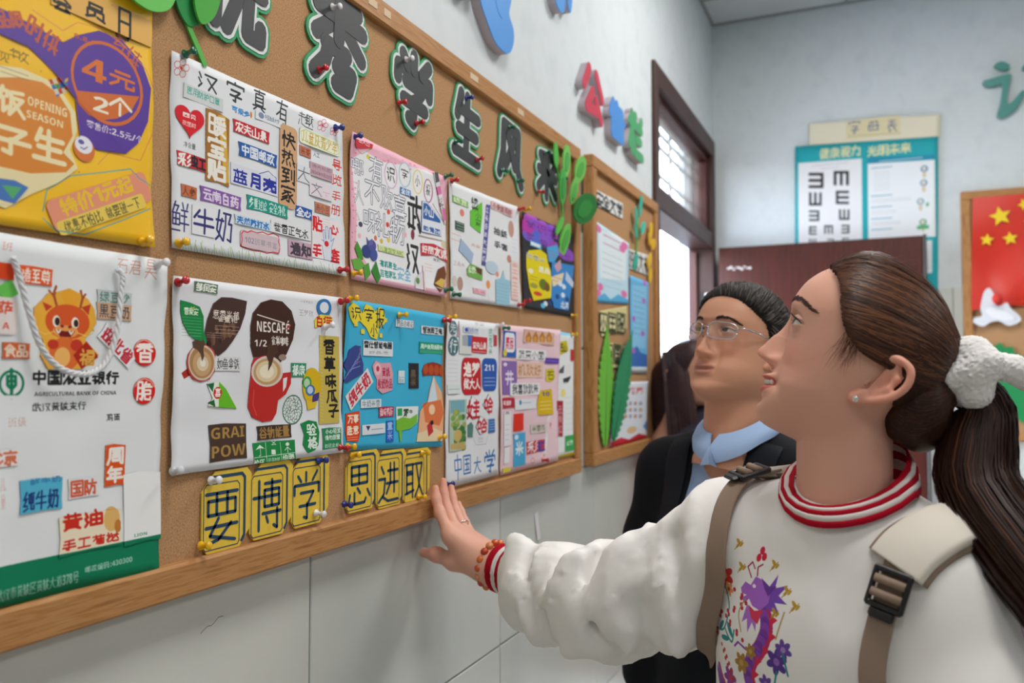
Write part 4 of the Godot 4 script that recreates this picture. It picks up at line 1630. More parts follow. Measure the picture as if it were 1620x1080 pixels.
func posters_near():
	var k: Cv
	k = sheet("paper_poster", "glossy yellow promotional poster with purple price bubble at upper left of the large board", "poster", "", Vector3(-0.7000, 1.8600, -0.4492), 193.8, 278.1, 3.4, "fcc620", [v2(0, 57.2), v2(185, 0), v2(193.8, 273.3), v2(6.2, 278.1)], 3, 1)
	k.c("r",127.8,49.6,113.8,28.2,0,"e8b45a")
	k.c("-",82.1,58.9,18.2,13.2,0,"","会","222","b")
	k.c("-",117.8,52.8,25,15.1,0,"","员","222","b")
	k.c("-",151.4,51.3,19.8,30,0,"","日","222","b")
	k.p([10.6,87.6,36,87.6,63.2,91.9,84.8,94.8,99.5,82.5,122.6,69,150.3,68,174,83.8,185.1,107.4,182.9,142.9,173,167.7,158.7,182.3,125.6,187,105.9,182.9,99.8,143.8,78.4,128.2,50,112.1,11.2,109.9],"5c3aa0",1)
	k.c("-",32.1,93.5,30,16.7,-22,"","品限","c8603a","b")
	k.c("-",64.8,95.8,34.8,23.8,18,"","时供","c8603a","b")
	k.c("-",115.5,83.5,41.8,6.3,0,"","8.8-8.16","c8603a","b")
	k.c("-",155.2,77.8,37.1,25.2,22,"","专供","c8603a")
	k.c("=",134.6,118.3,82.8,81.8,0,"d9702c")
	k.c("=",134.4,118.2,76.6,74.8,0,"5c3aa0")
	k.p([97.8,136.4,171.9,119.5,163.4,136.2,146.6,149.6,130.2,155.9,114.2,155.4,102.4,147.5],"d9702c",0)
	k.c("-",118.6,109.6,28.9,29.1,0,"","4","e0762c","b")
	k.c("-",150.8,109.4,29.6,16.3,0,"","元","e0762c","b")
	k.c("-",127.2,141.7,18.7,19.3,0,"","2","f5ecd8","b")
	k.c("-",150,137.3,26.7,17.8,0,"","个","f5ecd8","b")
	k.c("-",144.6,164.1,65.1,8.4,0,"","零售价:2.5元/个","efe6f2")
	k.p([12,140.3,43.8,133.5,69,135.8,86.1,143.5,100.1,157.2,101.8,174.9,94.8,194.7,102.8,210.8,83.4,228.5,55.8,245.1,32.1,262.3,15.3,259.3],"f0e2b0",1)
	k.p([12.4,152.5,41.9,142.6,64.5,139.5,81.2,145.1,93.9,159.1,97,180.7,87.5,198.8,98.9,207.2,90.4,217,55.3,226,14.4,227.1],"e08a2e",0)
	k.c("-",35.6,166.8,24.7,24.4,0,"","饭","f6e7b8","b")
	k.c("-",36.2,201.2,36.5,24.6,0,"","子","f6e7b8","b")
	k.c("-",73.3,196.4,32.9,28.2,0,"","生","f6e7b8","b")
	k.c("-",70.5,160.6,42.6,10.7,0,"","OPENING","f6e7b8","b")
	k.c("-",68.1,172.8,39.5,8.9,0,"","SEASON","f6e7b8","b")
	k.c("-",24.3,128.8,16.8,9,0,"","规","333","t")
	k.c("-",42,123,18.6,9.8,0,"","敏","333","t")
	k.rows(35.5, 140.6, 30.1, 8.3, 2, "8a7a5a", 0.5)
	k.p([70.2,135.4,74,133.5,76.4,136.9,72.7,139],"c8453a",0)
	k.p([78.9,149.1,82.5,145.6,82.4,142.5,78.8,145.8],"3a72c0",0)
	k.p([73.2,139.2,76.9,137.4,79.4,140.8,75.6,142.9],"3a72c0",0)
	k.p([78.8,145.2,82.4,141.6,82.3,138.5,78.7,141.9],"d8b040",0)
	k.p([76.1,143.1,79.9,141.3,82.4,144.7,78.6,146.8],"d8d0c0",0)
	k.p([78.7,141.2,82.3,137.6,82.2,134.5,78.6,137.9],"c8453a",0)
	k.p([74.4,133.3,78.2,131.4,80.7,134.8,76.9,136.9],"d8d0c0",0)
	k.p([82.9,145.2,86.5,141.6,86.4,138.5,82.9,141.9],"d8b040",0)
	k.p([77.4,137.2,81.2,135.3,83.8,138.7,79.9,140.8],"4a9a5a",0)
	k.p([82.8,141.2,86.4,137.6,86.3,134.5,82.8,137.9],"c8453a",0)
	k.p([80.4,141.1,84.3,139.2,86.8,142.6,82.9,144.7],"c8453a",0)
	k.p([82.7,137.2,86.3,133.6,86.2,130.5,82.7,133.9],"3a72c0",0)
	k.p([78.7,131.2,82.5,129.3,85.1,132.7,81.2,134.9],"c8453a",0)
	k.p([87,141.2,90.6,137.6,90.5,134.5,86.9,137.9],"c8453a",0)
	k.p([81.7,135.1,85.6,133.2,88.1,136.6,84.2,138.8],"3a72c0",0)
	k.p([86.9,137.2,90.5,133.6,90.4,130.5,86.8,133.9],"3a72c0",0)
	k.p([84.7,139.1,88.6,137.1,91.2,140.6,87.3,142.7],"d8d0c0",0)
	k.p([86.8,133.3,90.4,129.6,90.3,126.5,86.7,129.9],"d8b040",0)
	k.c("e",110.1,190.4,23.1,23.8,0,"e07a3a")
	k.c("=",109.3,186,19.2,17,0,"efeef8")
	k.c("=",106.5,183.8,6.4,4.5,0,"6a5aa8")
	k.l([106,189.2,109.4,190.2,112.9,187.4],1,"5a4a98")
	k.p([23,237.4,40,235.8,53.4,239.2,40.6,256.5,23.5,255.7],"4a7ac0",0)
	k.p([27.3,242.6,46.7,240.6,38.3,252.8],"58b070",0)
	k.l([27.8,259,40.6,258.6,53.4,241.3],1.5,"e8d8a0")
	k.c("o",131,236,122.8,31.1,-26,"ee9a7c")
	k.c("-",125,231.6,89.8,18.3,-28,"","特价1元起","f4c92a","b")
	k.c("o",132.4,249.4,108.5,15,-26,"f0d25a","优惠不怕比 就要碰一下","4a4632")
	k.l([68.7,257.6,71.7,237.5,95.4,219.2,131.5,207.7,164.9,196.5,173.9,204.2,189,208.3],1.2,"6aa8b0")
	k.l([68.9,264.1,82.2,273.8,112,272.4,154.7,251.4,189.6,232.9],1.2,"6aa8b0")
	k.l([53.5,76.2,84.5,83.7,99.2,70,125.3,65.6,150.4,72.8,180.1,89.1,193,114.9,190.8,150.6,176.4,185.2,139.1,185.9,125.9,200.8],0.8,"e8885a")
	k.c("=",43.5,93.9,1.5,1.5,0,"c88a30")
	k.c("=",62.7,129.9,1.6,1.5,0,"c88a30")
	k.c("=",186.6,60.2,2.1,1.7,0,"c88a30")
	k.c("=",136.5,38.2,1.9,1.7,0,"c88a30")
	k.c("=",105,213.4,1.8,1.6,0,"c88a30")
	k.c("=",37.8,125.7,1.5,1.5,0,"c88a30")
	k.done()
	k = sheet("paper_bag", "flattened white paper carrier bag with rope handle and green bottom band pinned at lower left", "bag", "", Vector3(-0.7000, 1.5755, -0.4555), 204.6, 331.8, 3.3, "e9edf0", [v2(0, 0), v2(204.6, 0.5), v2(202.9, 331.8), v2(9, 322)], 5, 1)
	k.c("-",28.3,10.9,10,7.4,0,"","班","d88a7a","t")
	k.c("-",150.3,12.6,12,14.8,0,"","石","d8907c","t")
	k.c("-",165.7,12.7,13.7,14.9,0,"","君","d8907c","t")
	k.c("-",184.8,12.5,14.2,20.9,0,"","昊","d8907c","t")
	k.c("r",25.8,32.7,19.8,14.4,0,"e24a22")
	k.c("q",56.6,33.5,32.4,16.1,0,"e85a28","港至尊","f8efe6","b")
	k.c("r",29.9,49.3,16.3,14,-30,"6fce5a")
	k.c("o",28.3,71.7,22.5,32.5,0,"f1e6e4")
	k.c("-",28.2,64.3,12.3,11.3,0,"","萨","e2532c","b")
	k.c("-",28.8,80.3,7.2,7.5,0,"","A","e2532c","b")
	k.c("q",39.3,101.8,25.9,14.3,0,"d9683a","食品","f2ddc8","b")
	k.p([55.4,62.2,64,54.2,68.8,48.3,80.9,45.3,91.2,41.5,102,45.3,110.9,50.2,117.8,59.3,120.3,72.7,111.7,84.8,107.5,88.8,124.5,103.6,106,117.4,70.7,117.7,62.4,105.2,65,92.4,59.9,83.6,54.8,74.8],"efb040",1)
	k.p([69.3,64.8,60.2,58.2,64.4,68.8,56,67.6,62.6,75.3,55.9,78.4,67.8,83.2],"f0b23a",0)
	k.p([109,63.8,117.7,57.4,114.6,67.3,121.3,67.8,114.8,75,119.4,80.5,109.5,81],"f0b23a",0)
	k.p([67.3,64.9,63.5,56.5,73.6,59.9],"c8402a",0)
	k.p([103.4,58.5,113.6,54.8,111.3,65.6],"c8402a",0)
	k.p([87.5,59.7,81,47.2,90.2,41.6,101,47.3,98.1,60.8],"f0a830",0)
	k.l([78.2,60.4,74.9,49.6,77.7,41],2.6,"b0562e")
	k.l([75.1,50.5,70.8,45.4],2.2,"b0562e")
	k.l([102.4,58.6,104.7,49.8,103.7,42.8],2.6,"b0562e")
	k.l([104.7,49.8,108.6,45.6],2.2,"b0562e")
	k.c("=",89.5,73.2,46,32.7,0,"dc5a28")
	k.c("=",77.8,73.4,7.7,11.1,0,"f6efe0")
	k.c("=",97.1,73.9,7.9,10.9,0,"f6efe0")
	k.c("=",78.6,73.5,5.3,7.8,0,"3a2018")
	k.c("=",98,74.2,5.1,7.2,0,"3a2018")
	k.c("=",87.3,82.4,26.2,11.6,0,"eea058")
	k.c("=",83.6,77.7,3.7,2.6,0,"7a2018")
	k.c("=",91.6,78,3.8,2.6,0,"7a2018")
	k.l([75.4,82.8,66.8,85.9,60.9,83.5],0.8,"f4d070")
	k.l([99.7,83.1,109.6,85.8,117.2,82.6],0.8,"f4d070")
	k.p([75.7,80.5,86,82.2,96.9,81.7,92.4,87.5,82,87.6],"7a1d18",0)
	k.l([77.8,81.2,79.9,84,81.9,81.5],1.5,"f8f0e0")
	k.l([91.2,82,92.8,84.7,94.8,82.2],1.5,"f8f0e0")
	k.c("=",86.9,103.6,33.2,31.6,0,"e07030")
	k.c("=",84.7,106.5,16.5,18.6,0,"f2b868")
	k.c("=",74.6,94.8,11.1,9.2,0,"c83a24")
	k.c("=",99,94.8,12.8,11.3,0,"c83a24")
	k.p([109.7,90.6,124.5,105.6,106,117.8,96,104.3],"b52a1c",0)
	k.c("-",111.8,105.9,16.5,15,0,"","福","e8b050","b")
	k.c("q",141.7,45.8,41.7,13,0,"c9d2d6","绿豆沙","5a8a78")
	k.c("q",141.4,60.1,41.9,16.2,0,"d8b090","黑豆奶","4a4a52")
	k.c("q",145.8,93.7,49.8,18.9,40,"efeff4","湖北省","cc3040","b")
	k.c("e",179.1,99.7,27.5,27.8,0,"d8241e","香","fdf3ee","b")
	k.c("e",179.8,139.2,27,27.6,0,"d8241e","脆","fdf3ee","b")
	k.l([167.2,95.1,170.6,89.2,178.1,86.4,186.4,89,191.2,94.7],1.2,"f2b0a0")
	k.l([168.2,134.5,171.5,128.9,179,126.4,187.3,129.3,192.1,135.2],1.2,"f2b0a0")
	k.c("=",36.7,130.7,23.9,24.5,0,"15805c")
	k.c("=",36.7,130.7,19.1,19.6,0,"e9edf0")
	k.l([36.2,118.4,36.9,142.9],3.2,"15805c")
	k.l([32.7,124.2,32.9,132,36.7,135.5],3,"15805c")
	k.l([40.1,124.2,40.3,132.1,36.7,135.5],3,"15805c")
	k.l([32.7,124.2,40.1,124.2],2.5,"15805c")
	k.l([32.8,128.5,40.2,128.6],2.5,"15805c")
	k.l([31.4,142.4,42.8,142.7],3,"e9edf0")
	k.c("-",102.3,125.5,94.2,14.1,0,"","中国农业银行","26282a","b")
	k.c("-",102.3,140.4,93.5,4.8,0,"","AGRICULTURAL BANK OF CHINA","3a3c40")
	k.c("-",84.7,152.1,57.6,8.9,0,"","武汉黄陂支行","303236")
	k.c("-",143.4,164.7,16.5,7.7,0,"","鸡蛋","303438")
	k.c("-",42.5,164.6,18,9.7,0,"","班级","dcb0a8","t")
	k.rope([31.4,20.2,37.4,38.9,44.5,68.4,54.4,96.4,70.6,115,92.3,122.2,110.4,119.7,125.7,106.5,135.4,79.7,141.6,45.6,145.1,24.2,140.7,18.1])
	k.c("q",33.4,195.7,20.3,14.7,0,"f2ecec","凉","d87858","b")
	k.c("q",146.8,212.5,23.6,40.9,0,"e2571f","周年","f6f0ea","bv")
	k.c("q",111.5,230.3,34.6,18.6,0,"e8eaf0","国防","d8603e","b")
	k.c("q",67.1,231.8,42.3,30,0,"56b8da")
	k.c("-",71.1,218.8,32,5.9,0,"","鲜牛奶","2a6aa8")
	k.c("-",66.8,236,35.8,20,0,"","纯牛奶","1d3a78","b")
	k.c("q",119.8,273.6,69.5,36.6,0,"f3e6cc")
	k.c("-",110.8,260.7,45.5,17,0,"","黄油","d2301f","b")
	k.c("-",120.3,282.1,63.3,10.5,0,"","手工葡挞","d2301f","b")
	k.c("=",143.2,264.6,19.2,24.2,0,"e6b870")
	k.c("=",150.2,272.6,8.4,12.8,0,"c88038")
	k.c("-",30.9,225.3,5.3,29.4,0,"","儿童","dba0a0","v")
	k.c("q",180.6,258.9,47.7,72,0,"f4f5f6")
	k.c("-",178,285.7,16.6,4.2,0,"","LION","3a9a6a")
	k.p([-0.2,288.5,206.6,289.6,209.2,402.5,1.4,343.5],"0c7f5a",0)
	k.c("-",67,313.3,81.5,12.1,0,"","武汉市黄陂区黄陂大道378号","a8d0c0")
	k.c("-",141.2,308.7,55.1,6.9,0,"","邮政编码:430300","a8d0c0")
	k.done()
	k = sheet("paper_poster", "white handmade poster titled with five large brush characters, a red heart and green grass edge", "poster", "handmade word posters", Vector3(-0.7000, 1.8092, -0.6645), 323.9, 219.5, 3.6, "e8ebf0", [v2(0, 4.7), v2(307, 0), v2(323.9, 214.8), v2(4, 219.5)], 7, 1)
	k.c("-",54.6,21.3,32.5,19.9,0,"","汉","3c3f44")
	k.c("-",99.2,19.4,29.8,23.6,0,"","字","3c3f44")
	k.c("-",140.1,17,22.1,26.4,0,"","真","3c3f44")
	k.c("-",181.4,19.8,22.4,32.2,0,"","有","3c3f44")
	k.c("-",230.7,15.6,32.8,18.6,0,"","趣","3c3f44")
	k.l([25.1,15.2,23.5,19,19.8,21,16.8,19.8,16.7,16.3,19.7,13.1,23.4,12.6,25.1,15.3],0.7,"e0503a")
	k.l([20.3,23.4,18.7,27.1,15.1,29.1,12.1,27.9,12.1,24.4,15,21.2,18.7,20.8,20.3,23.4],0.7,"e0503a")
	k.l([12.4,23.5,10.9,27.3,7.3,29.2,4.4,28,4.3,24.5,7.2,21.4,10.8,21,12.5,23.6],0.7,"e0503a")
	k.l([12.3,15.6,10.7,19.3,7.1,21.3,4.2,20.1,4.1,16.6,7,13.5,10.6,13,12.3,15.7],0.7,"e0503a")
	k.l([20,10.4,18.5,14.1,14.8,16.2,11.8,15,11.8,11.5,14.7,8.3,18.4,7.8,20,10.5],0.7,"e0503a")
	k.c("=",13.7,19.1,4.2,4.3,0,"e0503a")
	k.l([277.1,9.5,275.5,12.5,271.8,14.1,268.8,13.2,268.8,10.4,271.8,7.8,275.5,7.5,277.1,9.6],0.7,"d83a58")
	k.l([272.3,16,270.7,19,267.1,20.6,264.1,19.7,264.1,16.9,267,14.3,270.7,14,272.3,16.1],0.7,"d83a58")
	k.l([264.5,16.2,262.9,19.2,259.3,20.8,256.4,19.8,256.4,17,259.3,14.5,262.9,14.2,264.5,16.3],0.7,"d83a58")
	k.l([264.4,9.9,262.8,12.8,259.2,14.5,256.3,13.5,256.3,10.7,259.2,8.2,262.8,7.8,264.4,9.9],0.7,"d83a58")
	k.l([272.2,5.7,270.6,8.7,266.9,10.3,264,9.4,263.9,6.6,266.9,4,270.5,3.7,272.2,5.8],0.7,"d83a58")
	k.c("=",265.8,12.7,4.2,3.5,0,"d83a58")
	k.l([298.9,12,297.6,14.4,294.6,15.7,292.2,15,292.2,12.7,294.6,10.7,297.6,10.4,298.9,12.1],0.7,"d83a58")
	k.l([295,17.2,293.7,19.6,290.7,20.9,288.3,20.1,288.3,17.9,290.7,15.9,293.7,15.6,295,17.3],0.7,"d83a58")
	k.l([288.6,17.4,287.3,19.7,284.4,21,282,20.3,282,18,284.3,16,287.3,15.7,288.6,17.4],0.7,"d83a58")
	k.l([288.5,12.3,287.3,14.7,284.3,16,281.9,15.2,281.9,13,284.3,10.9,287.2,10.7,288.5,12.3],0.7,"d83a58")
	k.l([294.9,9,293.6,11.4,290.6,12.7,288.2,11.9,288.2,9.7,290.6,7.6,293.6,7.3,294.9,9],0.7,"d83a58")
	k.c("=",289.7,14.5,3.4,2.8,0,"d83a58")
	k.c("r",48,41.9,60.8,15.8,0,"d5d9da")
	k.c("-",47.6,40.1,50.6,9.4,0,"","医用防护口罩","35a898")
	k.c("h",27.7,71.6,41.2,38.6,0,"dc2430")
	k.c("-",26.8,68.9,19.4,5.7,0,"","西贝","f8f0ee","b")
	k.c("-",26.3,78.1,19.4,6.3,0,"","莜面村","f8d8d4")
	k.c("-",28.5,101.3,17.5,7.1,0,"","净含量","60666c")
	k.c("q",31.2,118.9,43,15.7,0,"d03038")
	k.c("-",20.8,120,19.1,15.6,0,"","彩","f6f2ee","b")
	k.c("-",41.2,118.3,21.6,14.3,0,"","虹","2a2a33","b")
	k.c("q",70,94,38.7,82.9,0,"a8722e")
	k.p([69.9,54.8,82.4,52.5,90.2,129.9,82.2,132.9],"dcb04a",0)
	k.c("-",69.2,94.2,31.6,77.6,0,"","暖宝贴","f2efe8","bv")
	k.c("-",109.3,39.7,32.2,7.9,0,"","可爱多","3a8ad0","b")
	k.c("=",126.7,38.3,3.9,8.2,0,"e08a3a")
	k.c("r",155.7,35.3,44.5,10.5,0,"e6e9ee")
	k.c("=",143,34.5,9.7,7.5,0,"8090b0")
	k.c("-",162.1,34.1,26.7,6.7,0,"","中国地质大学","56688c")
	k.c("q",126.8,59.1,62.5,15,0,"c82a38","农夫山泉","f6efec","b")
	k.c("q",138.8,85,69,16.7,0,"2c5fb0","中国邮政","e6edf6","b")
	k.c("r",134.1,117.2,83.7,24.7,0,"dfe3ee")
	k.c("-",134.4,118.6,79,18.8,0,"","蓝月亮","2a35a0","b")
	k.l([140.8,107.9,159,100.4,172.6,106.4,172,120.8,159.5,126.2],0.9,"3a48a8")
	k.c("o",195.4,86.9,35.2,107.2,0,"d6aa80","快热到家","222426","v")
	k.c("o",259.4,37.8,84.8,21,0,"f0f3dc","儿童及青少年","d2a83a")
	k.l([219.1,33.7,228.3,28.8,297.7,31.4,301.1,43.9,292.7,46.9,221.6,43.5,219.1,33.7],0.7,"a8c860")
	k.c("r",229.7,58.2,24.8,13,0,"c87a5c","米茶","8a3e2e")
	k.c("-",255.6,56,13.6,6.1,0,"","人工","3a5a8a")
	k.c("r",226.5,89.4,29.2,22.3,0,"e4e6ec","大","6a7078","t")
	k.c("r",264.3,77.6,49.4,18.4,0,"c9a6b4")
	k.c("-",264.3,72.5,42,5.1,0,"","地大社团","8a6a7c")
	k.c("-",264.8,81.6,46.4,5.7,0,"","2024年9月23日","8a6a7c")
	k.c("r",263.7,103.4,49.3,21.5,0,"e9dfe8")
	k.c("-",254.3,103.7,22.8,17,0,"","文","7a7e88","t")
	k.c("-",275.3,107.9,16.1,7.9,0,"","下","e0a0b8","t")
	k.c("-",298.7,59.7,19.8,14.7,0,"","导","d83a34")
	k.c("-",299.1,81.8,19.8,15,0,"","览","d83a34")
	k.c("-",299.4,103.8,19.8,12.2,0,"","手","d83a34")
	k.c("-",299.7,123.5,19.8,14,0,"","册","d83a34")
	k.c("q",27.1,153.4,22.6,13.2,0,"c8734e","人参","7a3a26")
	k.c("q",76.5,151.3,67.4,16.5,0,"8a5cae","云南白药","e8dcf0","b")
	k.c("q",157.6,146.1,76.9,16.9,0,"1f9a8a","多重过滤 安全净化","d8f0ea","b")
	k.c("q",228.1,140.5,34.4,14,0,"2a5cb0","全心","f0f2f6","b")
	k.c("q",268.8,127.7,34.7,14.1,0,"c4846a","赤小豆","8a4a3a")
	k.c("-",15.9,183.3,25.2,33,0,"","鲜","3a3a78")
	k.c("r",49.5,183.1,35.3,32.4,0,"eceef3","牛","3a3a78")
	k.c("-",82.2,182.7,27.6,36.5,0,"","奶","3a3a78")
	k.c("q",131,171,65.1,10.9,0,"cfe0ee","天然苏打水","2c7ac8","b")
	k.c("r",202.4,168.9,79.9,15,0,"e9ebee","藿香正气水","26282c")
	k.c("o",145.1,192.2,71.5,20.7,0,"d9c3cc")
	k.c("-",145.8,192.9,59.1,9.1,0,"","102班草书言","9a98a4","t")
	k.l([111.1,187.2,114.8,182.9,120.6,184.1,128.3,180.7,138.2,181.8,148.2,179.1,158.4,180.8,168.8,177.5,179.4,179.8,177.4,186.7,181,193.3,177.7,201.7,167.1,201.5,156.8,204.5,144.6,203.5,132.7,204.3,120.9,203.2,110.2,202.1,112.3,193.7,111.1,187.2],1.3,"d83a3a")
	k.c("r",221.6,190.9,49,21.2,0,"cda8bc","通知","4a4450","b")
	k.c("r",277.1,169.1,64.2,56.5,0,"f0eaee")
	k.c("-",256.7,150.2,19.5,20.6,0,"","贴","dc2a30","b")
	k.c("-",293.9,152,19.6,15.9,0,"","心","dc2a30","b")
	k.c("-",255.9,187.1,19.4,15.7,0,"","手","dc2a30","b")
	k.c("-",295,188.7,22.7,17.6,0,"","套","dc2a30","b")
	k.l([267.8,141.5,283.9,141.2],0.4,"e0a0a8")
	k.l([267.9,145.2,284,144.9],0.4,"e0a0a8")
	k.l([267.9,148.9,284,148.6],0.4,"e0a0a8")
	k.l([268,152.6,284.1,152.4],0.4,"e0a0a8")
	k.l([268.1,156.2,284.1,156.1],0.4,"e0a0a8")
	k.l([268.1,159.9,284.2,159.8],0.4,"e0a0a8")
	k.l([268.2,163.6,284.3,163.5],0.4,"e0a0a8")
	k.l([268.2,167.3,284.3,167.3],0.4,"e0a0a8")
	k.l([268.3,170.9,284.4,171],0.4,"e0a0a8")
	k.l([268.3,174.6,284.4,174.7],0.4,"e0a0a8")
	k.p([265.8,170.4,271.9,177.2,273.7,198.4,287.4,199.2,288.6,177.8,294.5,164.5,290.9,163.4,286.9,170.3,288.2,152.9,284.1,152.4,281.8,168,280,151.2,275.5,150.7,275.2,169,271.5,156.3,268.1,157.8,271.3,172.6],"dfe6f2",0)
	k.l([258.5,177.6,266.9,179.4,272.2,198.6],0.7,"2a5aa8")
	k.l([265.8,170.4,271.3,172.6,268.1,157.8,271.5,156.3,275.2,169,275.5,150.7,280,151.2,281.8,168,284.1,152.4,288.2,152.9,286.9,170.3,294.5,164.5,288.6,177.8,287.4,199.2],0.7,"2a5aa8")
	k.c("=",276.9,174.9,10,8,0,"d82a30")
	k.l([11.8,218.8,9.7,212],0.8,"a4d07a")
	k.l([15.8,218.7,15.5,211.7],0.8,"8ac06a")
	k.l([19.9,218.6,18.9,205.7],0.8,"8ac06a")
	k.l([24,218.6,21.6,208.6],0.8,"a4d07a")
	k.l([28.1,218.5,30,205.7],0.8,"a4d07a")
	k.l([32.3,218.5,29.7,205.5],0.8,"78b060")
	k.l([36.4,218.4,38.6,205.6],0.8,"8ac06a")
	k.l([40.7,218.4,37.8,210.1],0.8,"78b060")
	k.l([44.9,218.3,48.3,204.8],0.8,"a4d07a")
	k.l([49.2,218.2,45.7,207.6],0.8,"78b060")
	k.l([53.5,218.2,52.5,211.9],0.8,"8ac06a")
	k.l([57.9,218.1,57.6,212.9],0.8,"78b060")
	k.l([62.3,218.1,65,213],0.8,"a4d07a")
	k.l([66.8,218,67.1,206.5],0.8,"78b060")
	k.l([71.2,217.9,68.5,210.4],0.8,"a4d07a")
	k.l([75.8,217.9,75,212],0.8,"a4d07a")
	k.l([80.3,217.8,78,207.2],0.8,"8ac06a")
	k.l([84.9,217.7,80.8,208.7],0.8,"a4d07a")
	k.l([89.5,217.7,89.5,207.9],0.8,"78b060")
	k.l([94.2,217.6,92.6,205.2],0.8,"8ac06a")
	k.l([98.9,217.5,94.9,206.1],0.8,"78b060")
	k.l([103.7,217.5,104.7,210.3],0.8,"a4d07a")
	k.l([108.5,217.4,107.7,208],0.8,"78b060")
	k.l([113.3,217.3,113.6,205.2],0.8,"8ac06a")
	k.l([118.2,217.3,121.1,206.3],0.8,"a4d07a")
	k.l([123.2,217.2,125.4,207],0.8,"8ac06a")
	k.l([128.1,217.1,124.4,205.2],0.8,"a4d07a")
	k.l([133.1,217.1,132.7,211.9],0.8,"78b060")
	k.l([138.2,217,134,204.7],0.8,"a4d07a")
	k.l([143.3,216.9,145.3,203.8],0.8,"8ac06a")
	k.l([148.5,216.9,146.6,209.5],0.8,"8ac06a")
	k.l([153.7,216.8,156.2,208],0.8,"78b060")
	k.l([158.9,216.7,160.6,210.8],0.8,"78b060")
	k.l([164.2,216.6,161,208.3],0.8,"8ac06a")
	k.l([169.6,216.6,166.9,206.8],0.8,"8ac06a")
	k.l([175,216.5,173.2,211.5],0.8,"8ac06a")
	k.l([180.5,216.4,179.8,208.3],0.8,"a4d07a")
	k.l([186,216.3,190.9,205.6],0.8,"a4d07a")
	k.l([191.5,216.3,196.4,206.8],0.8,"8ac06a")
	k.l([197.1,216.2,193,211],0.8,"78b060")
	k.l([202.8,216.1,199.1,205.5],0.8,"8ac06a")
	k.l([208.5,216,209.5,205.9],0.8,"78b060")
	k.l([214.3,215.9,211.3,202.3],0.8,"8ac06a")
	k.l([220.1,215.9,223.7,207.5],0.8,"a4d07a")
	k.l([226,215.8,227.6,208.5],0.8,"8ac06a")
	k.l([232,215.7,228.9,207.1],0.8,"8ac06a")
	k.l([238,215.6,234.6,206.7],0.8,"78b060")
	k.l([244,215.5,248.3,202.1],0.8,"a4d07a")
	k.l([250.1,215.4,246.5,210.1],0.8,"a4d07a")
	k.l([256.3,215.4,253.2,208.4],0.8,"8ac06a")
	k.l([262.6,215.3,261.5,207.5],0.8,"a4d07a")
	k.l([268.9,215.2,263.4,201.9],0.8,"78b060")
	k.l([275.3,215.1,270.5,204.9],0.8,"78b060")
	k.l([281.7,215,283.4,201.9],0.8,"78b060")
	k.l([288.2,214.9,282.5,206.4],0.8,"a4d07a")
	k.l([294.8,214.8,291,201.5],0.8,"8ac06a")
	k.l([301.4,214.7,299.2,203.2],0.8,"78b060")
	k.l([308.2,214.6,305.7,205.3],0.8,"8ac06a")
	k.done()
	k = sheet("paper_poster", "white handmade poster with cut-out red coffee mug and dark coffee packet pieces", "poster", "handmade word posters", Vector3(-0.7000, 1.5631, -0.6697), 313.1, 218.1, 3.6, "e6e8ee", [v2(1.2, 3.3), v2(313.1, 0), v2(311.8, 218.1), v2(0, 217.7)], 9, 1.3)
	k.c("q",48.8,11.6,36.9,11.1,0,"5a7a58","邹润安","eef0ea","b")
	k.p([12.5,28.6,26.1,30.2,40.2,33.8,46.8,44,48.1,60.6,52.9,75.2,39.5,72.9,26.9,66.4,16,53,12.7,41.7],"1c8a48",1)
	k.c("-",28,39.8,21.5,8.6,0,"","香爱安","e8f0dc","b")
	k.rows(29.5, 56.9, 28.7, 23.4, 7, "7ac090", 0.5)
	k.l([27.8,34.8,30,36.9,32.4,34.6],1,"d8d030")
	k.p([61.7,28.5,74.2,20.1,91.3,19.1,117,21,112.9,37,104.3,55.2,92.3,70.8,82.2,81,70.5,88.2,55.6,80.6,49.4,62.9,53.2,46],"4a332e",1)
	k.c("=",82.1,60.5,3.1,14.3,0,"3a2620")
	k.c("=",59.9,75.9,1.5,-7.6,0,"6a4a3c")
	k.c("=",71.5,64.5,3.4,-10.7,0,"6a4a3c")
	k.c("=",90.9,54.8,3.1,0.6,0,"3a2620")
	k.c("=",92,52.6,5.7,21,0,"6a4a3c")
	k.c("=",79.2,61.4,5.4,8.1,0,"3a2620")
	k.c("=",90.9,57.2,3.9,-15.1,0,"7a5a46")
	k.c("=",80.7,63.5,2.3,4.3,0,"7a5a46")
	k.c("=",71.8,61.5,6.3,-12,0,"7a5a46")
	k.c("=",90.4,49.8,3.6,6.5,0,"7a5a46")
	k.c("=",91.2,48.9,5.3,-4.4,0,"7a5a46")
	k.c("=",72.8,67.3,5.6,-13.5,0,"3a2620")
	k.c("=",89.5,54.7,4.7,18.9,0,"3a2620")
	k.c("=",75.8,68.7,4.4,-3.1,0,"6a4a3c")
	k.c("=",81.9,65.5,1.7,5.3,0,"3a2620")
	k.c("=",73,62.6,2.4,15.6,0,"6a4a3c")
	k.c("=",83.3,60.4,5,-13.4,0,"6a4a3c")
	k.c("=",82.5,56.5,6.8,5.8,0,"3a2620")
	k.c("=",87.2,57.5,3.6,0,0,"3a2620")
	k.c("=",89.3,64.1,4.9,3.3,0,"7a5a46")
	k.c("=",54.7,75.3,6.2,-8.7,0,"3a2620")
	k.c("=",87.1,62.5,3.8,-10.4,0,"3a2620")
	k.c("=",79.7,58.2,4.4,14.4,0,"3a2620")
	k.c("=",94.8,53.8,5.1,4,0,"7a5a46")
	k.c("=",87.1,60.3,5.9,-12.2,0,"7a5a46")
	k.c("=",87.8,57.4,3.2,-17.6,0,"7a5a46")
	k.c("=",92.3,54.7,6,-7,0,"3a2620")
